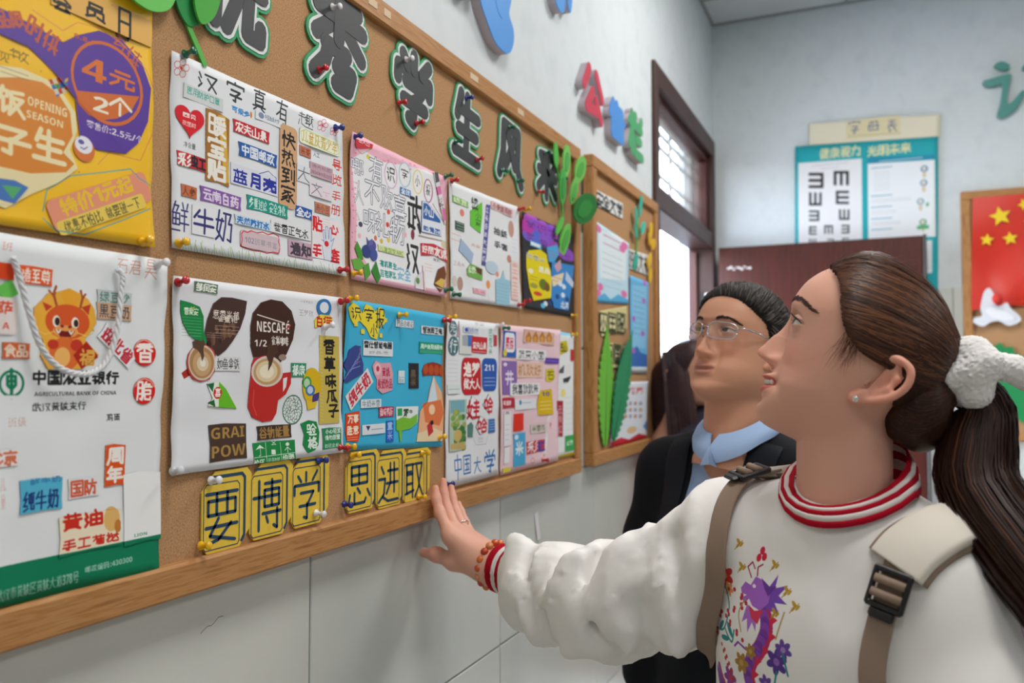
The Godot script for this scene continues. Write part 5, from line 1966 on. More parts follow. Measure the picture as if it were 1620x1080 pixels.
	k.c("=",91.3,58.1,3.6,4.7,0,"6a4a3c")
	k.c("=",88.5,58.9,2.4,-17.7,0,"7a5a46")
	k.c("=",95.7,55.4,3.3,-20.4,0,"6a4a3c")
	k.c("=",62.4,69.2,4,-14.4,0,"7a5a46")
	k.c("=",68.6,64.8,1.7,4.4,0,"3a2620")
	k.c("=",83,53.4,5.1,3.5,0,"7a5a46")
	k.c("=",76.5,65.1,4.3,-7,0,"3a2620")
	k.c("=",66.3,56.4,4.4,5.9,0,"7a5a46")
	k.c("=",73.9,65.5,3.7,-9.6,0,"3a2620")
	k.c("=",79.4,59.1,5.9,20.1,0,"7a5a46")
	k.c("=",92.6,48.3,3.6,-3.2,0,"3a2620")
	k.c("=",75.1,62.8,3.3,2.8,0,"6a4a3c")
	k.c("=",60.8,69.5,5.3,13.7,0,"6a4a3c")
	k.c("=",71.6,67,3.6,1.5,0,"7a5a46")
	k.c("=",65.8,57.7,3.8,0.7,0,"6a4a3c")
	k.c("=",92.5,55.2,6.5,13.5,0,"7a5a46")
	k.c("=",68.1,69.9,1.9,-0.2,0,"7a5a46")
	k.c("=",70.9,61.7,6,-13,0,"3a2620")
	k.c("=",83.8,59.2,2.9,-1,0,"6a4a3c")
	k.c("=",63.5,65.4,5,-2.3,0,"6a4a3c")
	k.c("=",89.9,56,5.5,6.5,0,"3a2620")
	k.c("=",68.1,59.1,4.6,-7,0,"7a5a46")
	k.c("=",57.5,62.1,1.5,2,0,"7a5a46")
	k.c("=",87.8,56.8,5.6,-1.5,0,"7a5a46")
	k.c("=",77.7,62.9,2,5.9,0,"7a5a46")
	k.c("=",93,62.1,4.8,-1.8,0,"7a5a46")
	k.c("=",63,70.4,4.1,-12.2,0,"7a5a46")
	k.c("=",88.7,62.3,4.6,0.7,0,"6a4a3c")
	k.c("=",66.6,65.9,2.1,-7.4,0,"3a2620")
	k.c("=",80.1,67.7,4.9,-0.3,0,"3a2620")
	k.c("=",91.5,58.8,3.3,-2.6,0,"7a5a46")
	k.c("=",75.7,64.2,1.6,-16.5,0,"6a4a3c")
	k.c("=",75.4,60.6,3.8,-7,0,"6a4a3c")
	k.c("-",82.3,40.4,43.3,12.1,0,"","意香米郁","e6dcd2")
	k.c("-",84.3,45.2,32.5,8,0,"","雀重礼","e6dcd2")
	k.rows(83.7, 57.6, 37.6, 12.3, 3, "b8a090", 0.6)
	k.rows(63.5, 64.7, 23.0, 7.2, 3, "a89080", 0.5)
	k.p([30.3,81.4,38,75.3,50.6,75.3,62.8,81.6,67.3,91.1,65.3,105.7,56.3,115.3,43.6,118.1,31.1,115.2,23.2,107.1,21.5,96.7,24.3,87.4],"b83a30",1)
	k.c("=",44.8,96.3,41.8,40.2,0,"d8c8b8")
	k.c("=",44.6,96.3,37.1,35.5,0,"b08658")
	k.c("=",44.9,97.5,28.5,28.4,0,"caa478")
	k.c("=",45.6,97.5,17.5,16.6,0,"e0cdb0")
	k.c("=",45.9,96.9,8.6,8.3,0,"f0e8da")
	k.p([14.2,108.3,24.6,102.5,27.9,110.6,18.3,114.7],"b03028",0)
	k.p([31.7,73.6,37.9,70.6,44.2,72.2,47.3,69.7,49.7,75.3,46.6,80.9,47.7,89.2,44.7,95.2,42.3,86.9,38.1,82.3,32.8,80.6],"5c4438",1)
	k.c("r",85.6,96.9,41.1,16.6,0,"dfe0e2","如鱼拿铁","3a3c40")
	k.p([122.3,51.7,127.5,34.7,142.3,20.7,161.6,15.1,181.8,16.1,198.6,27,206.5,44.3,204.3,63.6,191.2,83.1,177.1,95.5,155.1,86.7,128.6,88.6,122.8,74.7],"452a22",1)
	k.c("-",165.2,48.5,65.8,22.4,0,"","NESCAFÉ","efeae4","b")
	k.l([135,36,186.4,43.3],1.3,"efeae4")
	k.l([191.4,50.6,198,45.9],2,"c83a2a")
	k.c("-",177.8,66.7,34.4,13.5,0,"","雀巢咖啡","e8e2dc","b")
	k.c("-",140.9,70.8,23.9,10.8,0,"","1/2","e8e2dc","b")
	k.p([125.1,97.6,129.3,89.8,147.4,85.5,166.9,87.7,181.2,96.8,183.4,107.5,200.8,106,199.4,121,190,134.4,175.9,142.1,174.2,158,166.4,166.9,148.9,167.9,130,161.4,122.4,148.4],"c02c28",1)
	k.p([184.4,114.2,192.5,112.3,190.3,125,184.7,131.6],"e4e4e8",0)
	k.c("=",154.7,105.4,59,38.4,0,"d9cfc8")
	k.c("=",154.1,105.7,50.4,32.7,0,"c49c6c")
	k.c("=",153.3,105.6,39.9,26.1,0,"e0cca8")
	k.c("=",153.3,105.7,26.3,17,0,"efe4cc")
	k.l([131.2,128.2,130.4,146.1,137.4,159.1],2,"d84a40")
	k.p([151.8,73.1,158.7,69.7,164.7,74.5,171.5,73,174,80.9,165,87.8,161.2,97.1,155.5,105,156,93.2,151.3,86.8],"4e352a",1)
	k.c("=",183.5,87.4,17.2,8.1,0,"9a8878")
	k.c("-",232,12.6,28.9,4.9,0,"","一(1)班","a8a4a8","t")
	k.c("-",230.7,27.5,31.9,9.2,0,"","王梦欣","a8a4a8","t")
	k.c("e",269.3,17.9,31.6,25.2,0,"2e7ab8")
	k.c("=",268.9,17.1,18.9,15.3,0,"e0e8f0")
	k.p([253.7,31.5,260.5,27.3,281.9,27,289.2,30.7,288.3,39.5,270.1,40,249.3,46.1,247.8,36.2],"e8d84a",1)
	k.c("-",259.1,36.9,17.2,13.4,0,"","白","cc2a2a","b")
	k.c("-",277.5,35.1,19.6,12,0,"","猫","cc2a2a","b")
	k.c("r",282,115.9,44.6,120.7,0,"cdb85a")
	k.l([261.1,59.8,266.7,61],0.6,"e0d088")
	k.l([261.1,64.4,266.8,65.6],0.6,"e0d088")
	k.l([261.2,69,266.8,70.2],0.6,"e0d088")
	k.l([261.3,73.6,266.9,74.8],0.6,"e0d088")
	k.l([261.4,78.2,267,79.5],0.6,"e0d088")
	k.l([261.4,82.8,267.1,84.1],0.6,"e0d088")
	k.l([261.5,87.3,267.1,88.7],0.6,"e0d088")
	k.l([261.6,91.9,267.2,93.3],0.6,"e0d088")
	k.l([261.7,96.5,267.3,97.9],0.6,"e0d088")
	k.l([261.7,101.1,267.4,102.5],0.6,"e0d088")
	k.l([261.8,105.7,267.4,107.1],0.6,"e0d088")
	k.l([261.9,110.3,267.5,111.7],0.6,"e0d088")
	k.l([261.9,114.8,267.6,116.3],0.6,"e0d088")
	k.l([262,119.4,267.6,120.9],0.6,"e0d088")
	k.l([262.1,124,267.7,125.5],0.6,"e0d088")
	k.l([262.2,128.6,267.8,130.1],0.6,"e0d088")
	k.l([262.2,133.2,267.9,134.7],0.6,"e0d088")
	k.l([262.3,137.7,267.9,139.3],0.6,"e0d088")
	k.l([262.4,142.3,268,143.9],0.6,"e0d088")
	k.l([262.5,146.9,268.1,148.5],0.6,"e0d088")
	k.l([262.5,151.5,268.2,153.1],0.6,"e0d088")
	k.l([262.6,156,268.2,157.6],0.6,"e0d088")
	k.l([262.7,160.6,268.3,162.2],0.6,"e0d088")
	k.l([262.8,165.2,268.4,166.8],0.6,"e0d088")
	k.l([262.8,169.7,268.5,171.4],0.6,"e0d088")
	k.c("-",281.2,70.6,23,19.7,0,"","香","222","b")
	k.c("-",282.5,94.2,23.1,19.5,0,"","草","222","b")
	k.c("-",285.1,117.9,22.7,18.9,0,"","味","222","b")
	k.c("-",288,139.1,23.2,17.1,0,"","瓜","222","b")
	k.c("-",291.2,158.9,21.4,18.3,0,"","子","222","b")
	k.c("r",215.8,103.2,30.2,18,0,"2c9068","郁康","e8f0ea","b")
	k.c("e",244.1,124.1,40.6,47.9,0,"dcb61e")
	k.p([232.9,143.6,255.5,145.6,253.3,153.2,236.2,156.2],"e0c02a",1)
	k.c("=",233.3,120.3,19.1,17.6,0,"3a9a4a")
	k.c("=",233,120.3,12.4,12,0,"b8dab0")
	k.c("=",240.6,130.1,20.2,14.9,0,"3a72b0")
	k.c("=",240.3,129.7,12.6,10.1,0,"c0d4ea")
	k.p([246.2,136,259.9,132.8,258.7,144.2,245,146.1],"4a3a80",0)
	k.c("=",206.4,154.8,40.2,39,0,"4a7a68")
	k.c("=",206.3,154.6,36,35.4,0,"e2e8e6")
	k.l([209.3,154.7,207.7,157.2,204.5,157.3,202.5,154.9,203.6,152.3],0.55,"3a6a58")
	k.l([205.8,158.8,202.6,158.9,200.6,156.5,201.7,153.8,204.8,153.4],0.55,"3a6a58")
	k.l([204.8,153.9,202.8,151.5,203.9,148.8,207,148.3,209.4,150.4],0.55,"3a6a58")
	k.l([205.4,158.4,206.5,155.7,209.7,155.2,212,157.3,211.3,160.1],0.55,"3a6a58")
	k.l([198.4,151.3,201.5,150.8,203.8,152.9,203.2,155.7,200.2,156.5],0.55,"3a6a58")
	k.l([211.8,149,214.1,151.1,213.5,153.9,210.4,154.8,207.8,153],0.55,"3a6a58")
	k.l([207.5,159.6,206.9,162.4,203.9,163.3,201.3,161.4,201.4,158.6],0.55,"3a6a58")
	k.l([205.1,150.8,202,151.7,199.4,149.9,199.6,147.1,202.4,145.8],0.55,"3a6a58")
	k.l([212.6,160.2,210,158.3,210.1,155.4,213,154.2,215.9,155.7],0.55,"3a6a58")
	k.l([195.6,158.3,195.8,155.5,198.5,154.2,201.4,155.7,201.6,158.6],0.55,"3a6a58")
	k.l([206.4,146,209.2,144.7,212.1,146.1,212.4,149,209.8,150.7],0.55,"3a6a58")
	k.l([208.7,159.4,211.6,160.9,211.8,163.8,209.2,165.4,206.2,164.3],0.55,"3a6a58")
	k.l([200.6,148.7,200.9,151.6,198.3,153.2,195.3,152.1,194.6,149.2],0.55,"3a6a58")
	k.l([218.4,154.3,215.8,155.9,212.7,154.8,212,151.9,214.3,150],0.55,"3a6a58")
	k.l([200.9,164.9,197.9,163.8,197.2,160.9,199.4,159,202.6,159.8],0.55,"3a6a58")
	k.l([201.7,147.1,201,144.3,203.2,142.3,206.4,143,207.6,145.7],0.55,"3a6a58")
	k.l([211,160.1,213.3,158.2,216.5,158.9,217.7,161.7,215.7,163.9],0.55,"3a6a58")
	k.l([194,151.9,197.2,152.6,198.3,155.4,196.4,157.6,193.2,157.2],0.55,"3a6a58")
	k.l([215.9,145.2,217.1,148,215.1,150.2,211.8,149.9,210.2,147.3],0.55,"3a6a58")
	k.l([209.1,165.8,207.1,168,203.9,167.7,202.3,165.1,203.9,162.6],0.55,"3a6a58")
	k.l([199.4,148.9,196.2,148.6,194.6,146,196.1,143.6,199.3,143.5],0.55,"3a6a58")
	k.l([216.3,158.8,214.7,156.2,216.3,153.7,219.6,153.6,221.6,156],0.55,"3a6a58")
	k.l([192.6,160.8,194.1,158.4,197.3,158.3,199.3,160.7,198.1,163.3],0.55,"3a6a58")
	k.l([206.3,140.6,209.6,140.5,211.6,142.9,210.4,145.5,207.2,146],0.55,"3a6a58")
	k.l([214.2,162.5,216.2,164.9,215.1,167.5,211.9,168,209.6,165.8],0.55,"3a6a58")
	k.l([196.4,150.5,195.3,153.1,192.2,153.6,190,151.5,190.6,148.7],0.55,"3a6a58")
	k.l([220.4,151.9,217.1,152.3,214.8,150.2,215.5,147.4,218.6,146.5],0.55,"3a6a58")
	k.l([200.1,169,197.9,166.9,198.5,164.1,201.5,163.3,204.1,165.1],0.55,"3a6a58")
	k.l([197.3,143.2,198,140.4,201,139.5,203.6,141.3,203.4,144.2],0.55,"3a6a58")
	k.l([216.4,158.8,219.5,157.9,222.1,159.8,221.9,162.7,219,163.9],0.55,"3a6a58")
	k.l([192.5,155,195.1,156.8,194.9,159.6,192.1,160.8,189.3,159.3],0.55,"3a6a58")
	k.l([216.5,142,216.3,144.9,213.4,146.2,210.5,144.7,210.2,141.8],0.55,"3a6a58")
	k.l([212,170.1,209.1,171.3,206.3,169.7,206,166.9,208.6,165.3],0.55,"3a6a58")
	k.l([193.4,149,190.7,147.5,190.4,144.7,193,143.1,195.9,144.2],0.55,"3a6a58")
	k.l([218.6,155,218.3,152.1,221,150.5,224.1,151.6,224.8,154.5],0.55,"3a6a58")
	k.l([192.8,163.7,195.3,162.1,198.3,163.3,199,166.1,196.8,168],0.55,"3a6a58")
	k.l([204.6,137,207.7,138.1,208.4,140.9,206.1,142.9,202.9,142.1],0.55,"3a6a58")
	k.l([220.1,163.9,220.8,166.8,218.4,168.7,215.2,167.9,214.1,165.1],0.55,"3a6a58")
	k.l([192.8,154.2,190.6,156.1,187.5,155.3,186.4,152.6,188.3,150.5],0.55,"3a6a58")
	k.l([219.7,148.2,216.4,147.5,215.3,144.7,217.3,142.5,220.6,142.8],0.55,"3a6a58")
	k.l([201.5,171.9,200.4,169.2,202.4,167,205.6,167.4,207.1,170],0.55,"3a6a58")
	k.l([192.8,140.9,194.7,138.7,197.9,139,199.4,141.6,197.8,144.1],0.55,"3a6a58")
	k.l([221.6,156,224.9,156.4,226.5,159,224.9,161.5,221.5,161.5],0.55,"3a6a58")
	k.l([192.8,159.5,194.3,162.1,192.8,164.5,189.6,164.5,187.7,162.1],0.55,"3a6a58")
	k.l([214.5,139.4,212.9,141.9,209.6,142,207.7,139.6,208.8,136.9],0.55,"3a6a58")
	k.l([215.5,172.5,212.2,172.5,210.2,170.1,211.4,167.4,214.6,167],0.55,"3a6a58")
	k.p([52.6,120,71.1,117.2,83.1,126.4,102.7,149.8,76.8,147.4,54.4,145,61.7,136.9],"e6f0e0",1)
	k.p([52.6,120.5,63.6,118.9,61.5,129.7],"1f6a40",0)
	k.p([71.2,117.7,83.1,126.4,102.7,149.8,71.8,147.3],"6ac02a",0)
	k.c("=",69.5,130.7,13.9,13.8,0,"d02a2a")
	k.c("-",69.8,130.3,9.3,9.5,0,"","喜","f8efe8","b")
	k.p([54.3,141.9,64,138.1,66.8,147.1],"2a6a3a",0)
	k.c("q",88.2,188.2,62.7,42.5,0,"4b3a32")
	k.c("-",88,176.9,58.9,16.9,0,"","GRAI","b08a4a","b")
	k.c("-",89,198,60,17.7,0,"","POW","b08a4a","b")
	k.c("q",170,181.3,64.4,17.1,0,"3e312c","谷物能量","a8844a","b")
	k.c("q",169.1,207.7,78,30,0,"1f8c48")
	k.l([152.1,193,154.2,220.9],0.8,"dcecdc")
	k.l([178.9,194.9,181,223.4],0.8,"dcecdc")
	k.l([131.7,210.4,206,209.8],0.8,"dcecdc")
	k.c("-",140.8,217.1,18.1,8.8,0,"","怕压","dcecdc","b")
	k.c("-",166.5,216.1,21.7,7.4,0,"","轻请勿放","dcecdc")
	k.c("-",193.2,214.5,22.3,7.7,0,"","怕晒","dcecdc","b")
	k.p([134.5,201.2,141.9,195.3,150.7,200.6,142.7,199.5],"e6f2e6",0)
	k.l([142.7,199.5,143.6,208.3,140.6,208.6],0.8,"e6f2e6")
	k.l([163,192.2,170.9,196.9,163.1,196.9,170.1,192.7],0.7,"e6f2e6")
	k.p([162.4,202.6,169.9,203.2,170,209.2,162.5,208.6],"e6f2e6",0)
	k.c("=",192.9,198.1,7.4,4.6,0,"e6f2e6")
	k.l([192.5,201.7,192.6,208.4],1.2,"e6f2e6")
	k.l([187.2,205.3,192.5,201.7,198.4,205.7],1,"e6f2e6")
	k.p([221.6,173.6,237.8,169.7,254.6,172.5,259.4,186.9,256.5,203.7,248.8,210.2,234.1,213.2,225.1,201.4,228,187.8],"1b8a48",1)
	k.c("-",243.2,182.2,19.3,15,0,"","验","e8f2ea","b")
	k.c("-",244.7,199.8,18.9,15.1,0,"","格","e8f2ea","b")
	k.c("q",286.5,196.8,41.9,28.6,0,"2b8a5a")
	k.c("-",289.4,186.9,33.9,7.5,0,"","小心轻放","d8eadc","b")
	k.c("-",287.6,195.5,33.8,7.3,0,"","请勿倒置","d8eadc","b")
	k.c("-",285.8,206.4,31.8,6,0,"","包轻全能","c0e0cc")
	k.done()


func posters_middle():
	var k: Cv
	k = sheet("paper_poster", "pink-bordered handmade poster with hollow outlined characters and blue berries", "poster", "handmade word posters", Vector3(-0.7000, 1.8051, -0.9931), 294.1, 214.5, 4.2, "f0b8ca", [v2(0, 0), v2(294.1, 2.5), v2(291, 214.5), v2(4.6, 213.3)], 11, 1)
	k.p([4.7,39.4,40,18.5,89,22.9,151.5,13.3,225.4,5.8,253.7,7.9,271.6,67.2,295.5,74.5,290,145.1,284.5,203.4,205.4,204.1,95.8,204.9,64.2,200.9,20.8,156.5,20.1,108.3],"eff0f4",0)
	k.c("=",17.2,78.5,5.8,2.4,0,"ea9ab4")
	k.c("=",11.6,112.6,5.7,2.4,0,"e88aa8")
	k.c("=",20.7,133.3,5.8,2.4,0,"ea9ab4")
	k.c("=",21.3,14.3,5.8,2.4,0,"f4cdd8")
	k.c("=",105.8,22.6,6.6,2.6,0,"ea9ab4")
	k.c("=",15.2,20.4,5.8,2.4,0,"ea9ab4")
	k.c("=",20.2,70.6,5.8,2.4,0,"ea9ab4")
	k.c("=",76.3,24,6.3,2.5,0,"f4cdd8")
	k.c("=",260.9,7.6,8.1,2.9,0,"ea9ab4")
	k.c("=",48.3,13.9,6.1,2.5,0,"f4cdd8")
	k.c("=",170.5,6.3,7.2,2.7,0,"e88aa8")
	k.c("=",256.6,14.7,8.1,2.9,0,"ea9ab4")
	k.c("=",104.7,17.5,6.6,2.6,0,"e88aa8")
	k.c("=",8.6,62.6,5.7,2.4,0,"f4cdd8")
	k.c("=",11.6,124,5.7,2.4,0,"ea9ab4")
	k.c("=",19.6,47.5,5.8,2.4,0,"e88aa8")
	k.c("=",165.7,18.7,7.2,2.7,0,"ea9ab4")
	k.c("=",21.7,203,5.8,2.4,0,"e88aa8")
	k.c("=",23.5,196.1,5.8,2.4,0,"ea9ab4")
	k.c("=",184.6,6.1,7.3,2.7,0,"e88aa8")
	k.c("=",167.6,14.9,7.2,2.7,0,"f4cdd8")
	k.c("=",13.3,92.7,5.7,2.4,0,"e88aa8")
	k.c("=",8.3,57.9,5.7,2.4,0,"ea9ab4")
	k.c("=",17.3,87.6,5.8,2.4,0,"e88aa8")
	k.c("=",9.3,82.4,5.7,2.4,0,"e88aa8")
	k.c("=",226.4,20.9,7.8,2.8,0,"f4cdd8")
	k.c("=",219.5,5.9,7.7,2.8,0,"f4cdd8")
	k.c("=",16.3,81.4,5.8,2.4,0,"f4cdd8")
	k.c("=",201.3,7.5,7.5,2.8,0,"f4cdd8")
	k.c("=",245.3,4.9,8,2.8,0,"ea9ab4")
	k.c("=",171.1,15.9,7.2,2.7,0,"ea9ab4")
	k.c("=",17.1,87.5,5.8,2.4,0,"ea9ab4")
	k.c("=",92.2,20.9,6.5,2.6,0,"ea9ab4")
	k.c("=",105.8,11.8,6.6,2.6,0,"f4cdd8")
	k.c("=",21.2,18.6,5.8,2.4,0,"f4cdd8")
	k.c("=",13.2,37.5,5.8,2.4,0,"e88aa8")
	k.c("=",9.5,151.9,5.7,2.4,0,"ea9ab4")
	k.c("=",21,181.6,5.8,2.4,0,"ea9ab4")
	k.c("=",173.6,13.5,7.2,2.7,0,"f4cdd8")
	k.c("=",9.9,106.2,5.7,2.4,0,"e88aa8")
	k.c("=",30.6,11.3,5.9,2.4,0,"f4cdd8")
	k.c("=",18.5,167.8,5.8,2.4,0,"f4cdd8")
	k.c("=",10.3,145.4,5.7,2.4,0,"e88aa8")
	k.c("=",18.9,157.2,5.8,2.4,0,"e88aa8")
	k.c("=",147.3,6.7,7,2.7,0,"ea9ab4")
	k.c("=",17.5,142.3,5.8,2.4,0,"ea9ab4")
	k.c("=",6.6,42.9,5.7,2.4,0,"ea9ab4")
	k.c("=",11.4,80.3,5.7,2.4,0,"ea9ab4")
	k.c("=",15.9,27.3,5.8,2.4,0,"e88aa8")
	k.c("=",124.5,17.3,6.8,2.6,0,"e88aa8")
	k.c("=",83.5,11,6.4,2.5,0,"f4cdd8")
	k.c("=",23.2,124.5,5.8,2.4,0,"f4cdd8")
	k.c("=",199.7,21.7,7.5,2.7,0,"e88aa8")
	k.c("=",95.5,20.2,6.5,2.6,0,"ea9ab4")
	k.c("=",13.9,70.6,5.8,2.4,0,"f4cdd8")
	k.c("=",7.4,60.7,5.7,2.4,0,"e88aa8")
	k.c("=",15.1,201.6,5.7,2.4,0,"e88aa8")
	k.c("=",19.5,13.3,5.8,2.4,0,"e88aa8")
	k.c("=",178.6,8.9,7.3,2.7,0,"f4cdd8")
	k.c("=",144.5,20.3,7,2.6,0,"e88aa8")
	k.p([11.2,8.3,59.4,3.7,58.2,10.2,16.8,20.7,11.3,16.1],"cc3a44",1)
	k.c("-",34.7,8,31.9,4.4,0,"","出入口","f6e8e6","b")
	k.l([16.8,20.7,31.5,25.1,58.2,10.2],1,"9aa06a")
	k.c("=",49.2,24.9,9.5,7.4,0,"e8d04a")
	k.c("-",21.5,45.7,33.3,23.3,0,"","哪","4a5068","b")
	k.c("-",21.5,45.7,33.3,23.3,0,"","哪","f2f3f8","m")
	k.c("-",71.2,38.5,35.8,35.2,0,"","有","4a5068","b")
	k.c("-",71.2,38.5,35.8,35.2,0,"","有","f2f3f8","m")
	k.c("-",27.1,82.7,23.1,34,0,"","人","4a5068","b")
	k.c("-",27.1,82.7,23.1,34,0,"","人","f2f3f8","m")
	k.c("-",61.7,76.3,37.5,36.1,0,"","不","4a5068","b")
	k.c("-",61.7,76.3,37.5,36.1,0,"","不","f2f3f8","m")
	k.c("-",101.4,75.9,32.7,37.1,0,"","欢","4a5068","b")
	k.c("-",101.4,75.9,32.7,37.1,0,"","欢","f2f3f8","m")
	k.c("-",140.1,84.7,39.4,39.4,0,"","喜","4a5068","b")
	k.c("-",140.1,84.7,39.4,39.4,0,"","喜","f2f3f8","m")
	k.c("-",56.7,118.9,35,34.6,0,"","呀","4a5068","b")
	k.c("-",56.7,118.9,35,34.6,0,"","呀","f2f3f8","m")
	k.c("-",92.7,120.9,36.9,36.8,0,"","礼","4a5068","b")
	k.c("-",92.7,120.9,36.9,36.8,0,"","礼","f2f3f8","m")
	k.c("-",134.4,122.5,41.5,39.2,0,"","物","4a5068","b")
	k.c("-",134.4,122.5,41.5,39.2,0,"","物","f2f3f8","m")
	k.l([18.1,112.3,26.5,122.9],3.2,"4a5068")
	k.l([18.1,112.3,26.5,122.9],2,"f2f3f8")
	k.c("=",30.9,129.7,10.9,7.8,0,"4a5068")
	k.c("=",112.9,38.7,38,42.7,0,"d8b0d0")
	k.c("=",112.8,38.7,32.3,39.1,0,"f2f2f6")
	k.c("-",112.7,37.4,22.8,22,0,"","识","2a2c30")
	k.c("=",155.2,28.3,38.8,40.5,0,"a8cdd8")
	k.c("=",155.1,28.3,32.8,36.8,0,"f2f2f6")
	k.c("-",155,26.9,22.7,14.6,0,"","字","2a2c30")
	k.c("=",195.9,31,31.9,41.1,0,"e6d878")
	k.c("=",195.8,31,25.6,37.2,0,"f2f2f6")
	k.c("-",195.7,29.6,14.9,19.2,0,"","小","2a2c30")
	k.c("=",230.9,39,32.3,40.6,0,"b05a88")
	k.c("=",230.8,39,25.6,36.7,0,"f2f2f6")
	k.c("-",230.7,37.6,14.5,18.2,0,"","报","2a2c30")
	k.c("r",157.2,55.9,32.3,10.6,0,"3a78c0","全球","eef2f8","b")
	k.c("-",186,85.6,42,59.7,0,"","武","2c2e32","b")
	k.c("-",182.7,157.9,39.1,51.2,0,"","汉","2c2e32","b")
	k.c("=",181.6,120.9,12,17.5,0,"8a3a4a")
	k.p([208.4,60.8,225.9,58.8,277.6,80.5,276.6,109.5,208.8,111.8],"e6ebf4",1)
	k.p([212.2,62.9,225.9,61.6,271.7,81.6,272.9,87.1,212.4,89.1],"3a68b0",0)
	k.c("-",231.8,74.5,33.4,16.9,0,"","小山","e6ebf4","b")
	k.c("-",242.2,103.7,59.2,9.3,0,"","包青团","3a68b0","b")
	k.l([208.4,60.8,225.9,58.8,277.6,80.5,276.6,109.5,208.8,111.8,208.4,60.8],0.8,"3a68b0")
	k.p([245.1,4.1,259.4,-3.4,298.5,74,286.6,87.7],"e9e3e8",1)
	k.p([247.9,3.5,260.6,-1.7,266.5,15.1,253.8,20.7],"5a5a62",0)
	k.p([255,27.6,271.3,21.8,277.3,34.4,260.9,40.6],"e078b0",0)
	k.c("-",275.7,50.6,17.7,20.2,0,"","小气","5a5a62","v")
	k.p([276.3,62,292.4,57,297.9,74.1,283.6,82.4],"e078b0",0)
	k.l([248.4,57.3,301.7,93.9],2.2,"a8a09a")
	k.l([201.9,119.7,283.8,117],3,"a89a92")
	k.c("=",285.4,122.6,20.9,14.4,0,"d8cdb0")
	k.p([207.4,131.2,248.9,126.5,295.9,132.7,294.9,153.1,252,145.9,207.6,151.8],"cc3444",1)
	k.c("-",229.6,139.1,38.8,14.6,0,"","好丽","f6ece8","b")
	k.c("-",271,139.5,43.9,19.5,0,"","友派","f6ece8","b")
	k.p([15.9,166.8,22.8,156.2,35.6,168.9,38.7,180.6,25.2,179.9],"4e9a3a",1)
	k.p([6.8,184.8,29.4,179.4,42.3,188.7,29.7,198.7,13.1,198.3],"6ab04a",1)
	k.p([38,190.4,53,183.7,57.6,200.4,42.6,211.8],"58a040",1)
	k.p([59.7,195.2,72.8,178.7,84.3,202.4,73.2,213.1],"3f8a3a",1)
	k.c("e",48.5,167.1,25.9,19.6,0,"3a4a8a")
	k.c("e",61.5,156.6,22,17.3,0,"56589a")
	k.c("e",66.7,170.1,19.1,18.6,0,"4a5aa0")
	k.p([46,145.3,54.7,151.4,63.4,145.1,62.7,155.2,48.3,158.5],"6a6cb0",0)
	k.c("q",116.3,157.1,78.4,9.2,0,"dbe8b0","儿童配垫ABC","8ab04a")
	k.c("-",110,179.7,51.8,10.9,0,"","有机野生","2a9a94","b")
	k.c("-",109,194.6,49.4,12.8,0,"","蓝莓原浆","2a9a94","b")
	k.c("-",156.2,189.2,40.2,22.3,0,"","安全","8ac0dc","b")
	k.p([249.5,195.5,263.6,168.5,284.1,160.3,290.2,174,281.5,199.4,269.8,207.6],"7a4a2e",1)
	k.p([252.3,193.8,272.5,183.1,287.3,184.4,278.5,199.6],"e0c060",0)
	k.l([252.4,199.4,275.6,201.4],1.2,"f0e8d8")
	k.p([188.3,193.6,205.2,180.9,218.7,176.6,219,209.6,186.9,208.6],"e6e2e8",1)
	k.l([213.2,169,213.5,210.1],2.4,"b03a44")
	k.c("=",195.2,195.6,11.6,10.8,0,"6a9a5a")
	k.rows(233.9, 169.2, 25.1, 16.7, 3, "e8b8b0", 0.8)
	k.c("-",260.2,153.3,24.2,5.7,0,"","有机","6a6a72")
	k.c("=",107.6,97.2,9.4,8.2,0,"e0624a")
	k.c("=",106.5,117.4,9.4,8.2,0,"d84a3a")
	k.c("=",72.3,143.7,8.9,8,0,"e07a5a")
	k.c("=",89.6,145.7,9.2,8.1,0,"e0c04a")
	k.c("=",110,141,9.4,8.2,0,"e8d060")
	k.c("=",29,146.8,8.4,7.7,0,"f0c0c8")
	k.c("=",157.8,125.3,10.1,8.5,0,"f0b8c8")
	k.done()
	k = sheet("paper_poster", "white handmade poster with a light blue tower", "poster", "handmade word posters", Vector3(-0.7000, 1.8095, -1.2966), 322.4, 219.3, 4.2, "e9ecf0", [v2(0, 9.3), v2(309.2, 0), v2(322.4, 213.6), v2(8.5, 219.3)], 13, 1)
	k.c("q",43.9,38.9,64,11.8,0,"8cc868","绿豆","e2f0d2","b")
	k.p([82.9,48.8,133.5,23.1,136.6,44.3,127.6,83.9,83,76.5],"6cc840",1)
	k.c("-",103.5,33,29.6,26.7,0,"","绿米","2a3a2a","bv")
	k.c("-",116.4,58.8,25.9,26.9,0,"","小安","3a5a3a","v")
	k.p([154,23.3,173.1,21.1,150.6,143.2,133.9,143.9],"5a5aa0",1)
	k.c("-",155,33.5,15.7,12.4,0,"","红","dcdcf0","b")
	k.c("-",152.9,49.8,16.3,12.4,0,"","米","dcdcf0","b")
	k.c("-",150.7,66.1,16.9,12.3,0,"","好","dcdcf0","b")
	k.c("-",148.6,82.3,17.5,9.8,0,"","纸","dcdcf0","b")
	k.c("-",146.5,98.5,18,9.9,0,"","文","dcdcf0","b")
	k.c("-",144.4,114.7,18.6,9.9,0,"","安","dcdcf0","b")
	k.c("-",142.2,130.7,19.2,10,0,"","机","dcdcf0","b")
	k.c("o",227.8,19.3,104.2,16.1,0,"e2bfc0","小食纸用好","a06a6e","b")
	k.c("r",42.3,84.6,35.8,15.2,0,"3e5a4e")
	k.rows(42.8, 84.5, 29.2, 15.4, 3, "c8d8cc", 0.8)
	k.c("=",52.9,57.9,16.7,13.5,0,"e88a78")
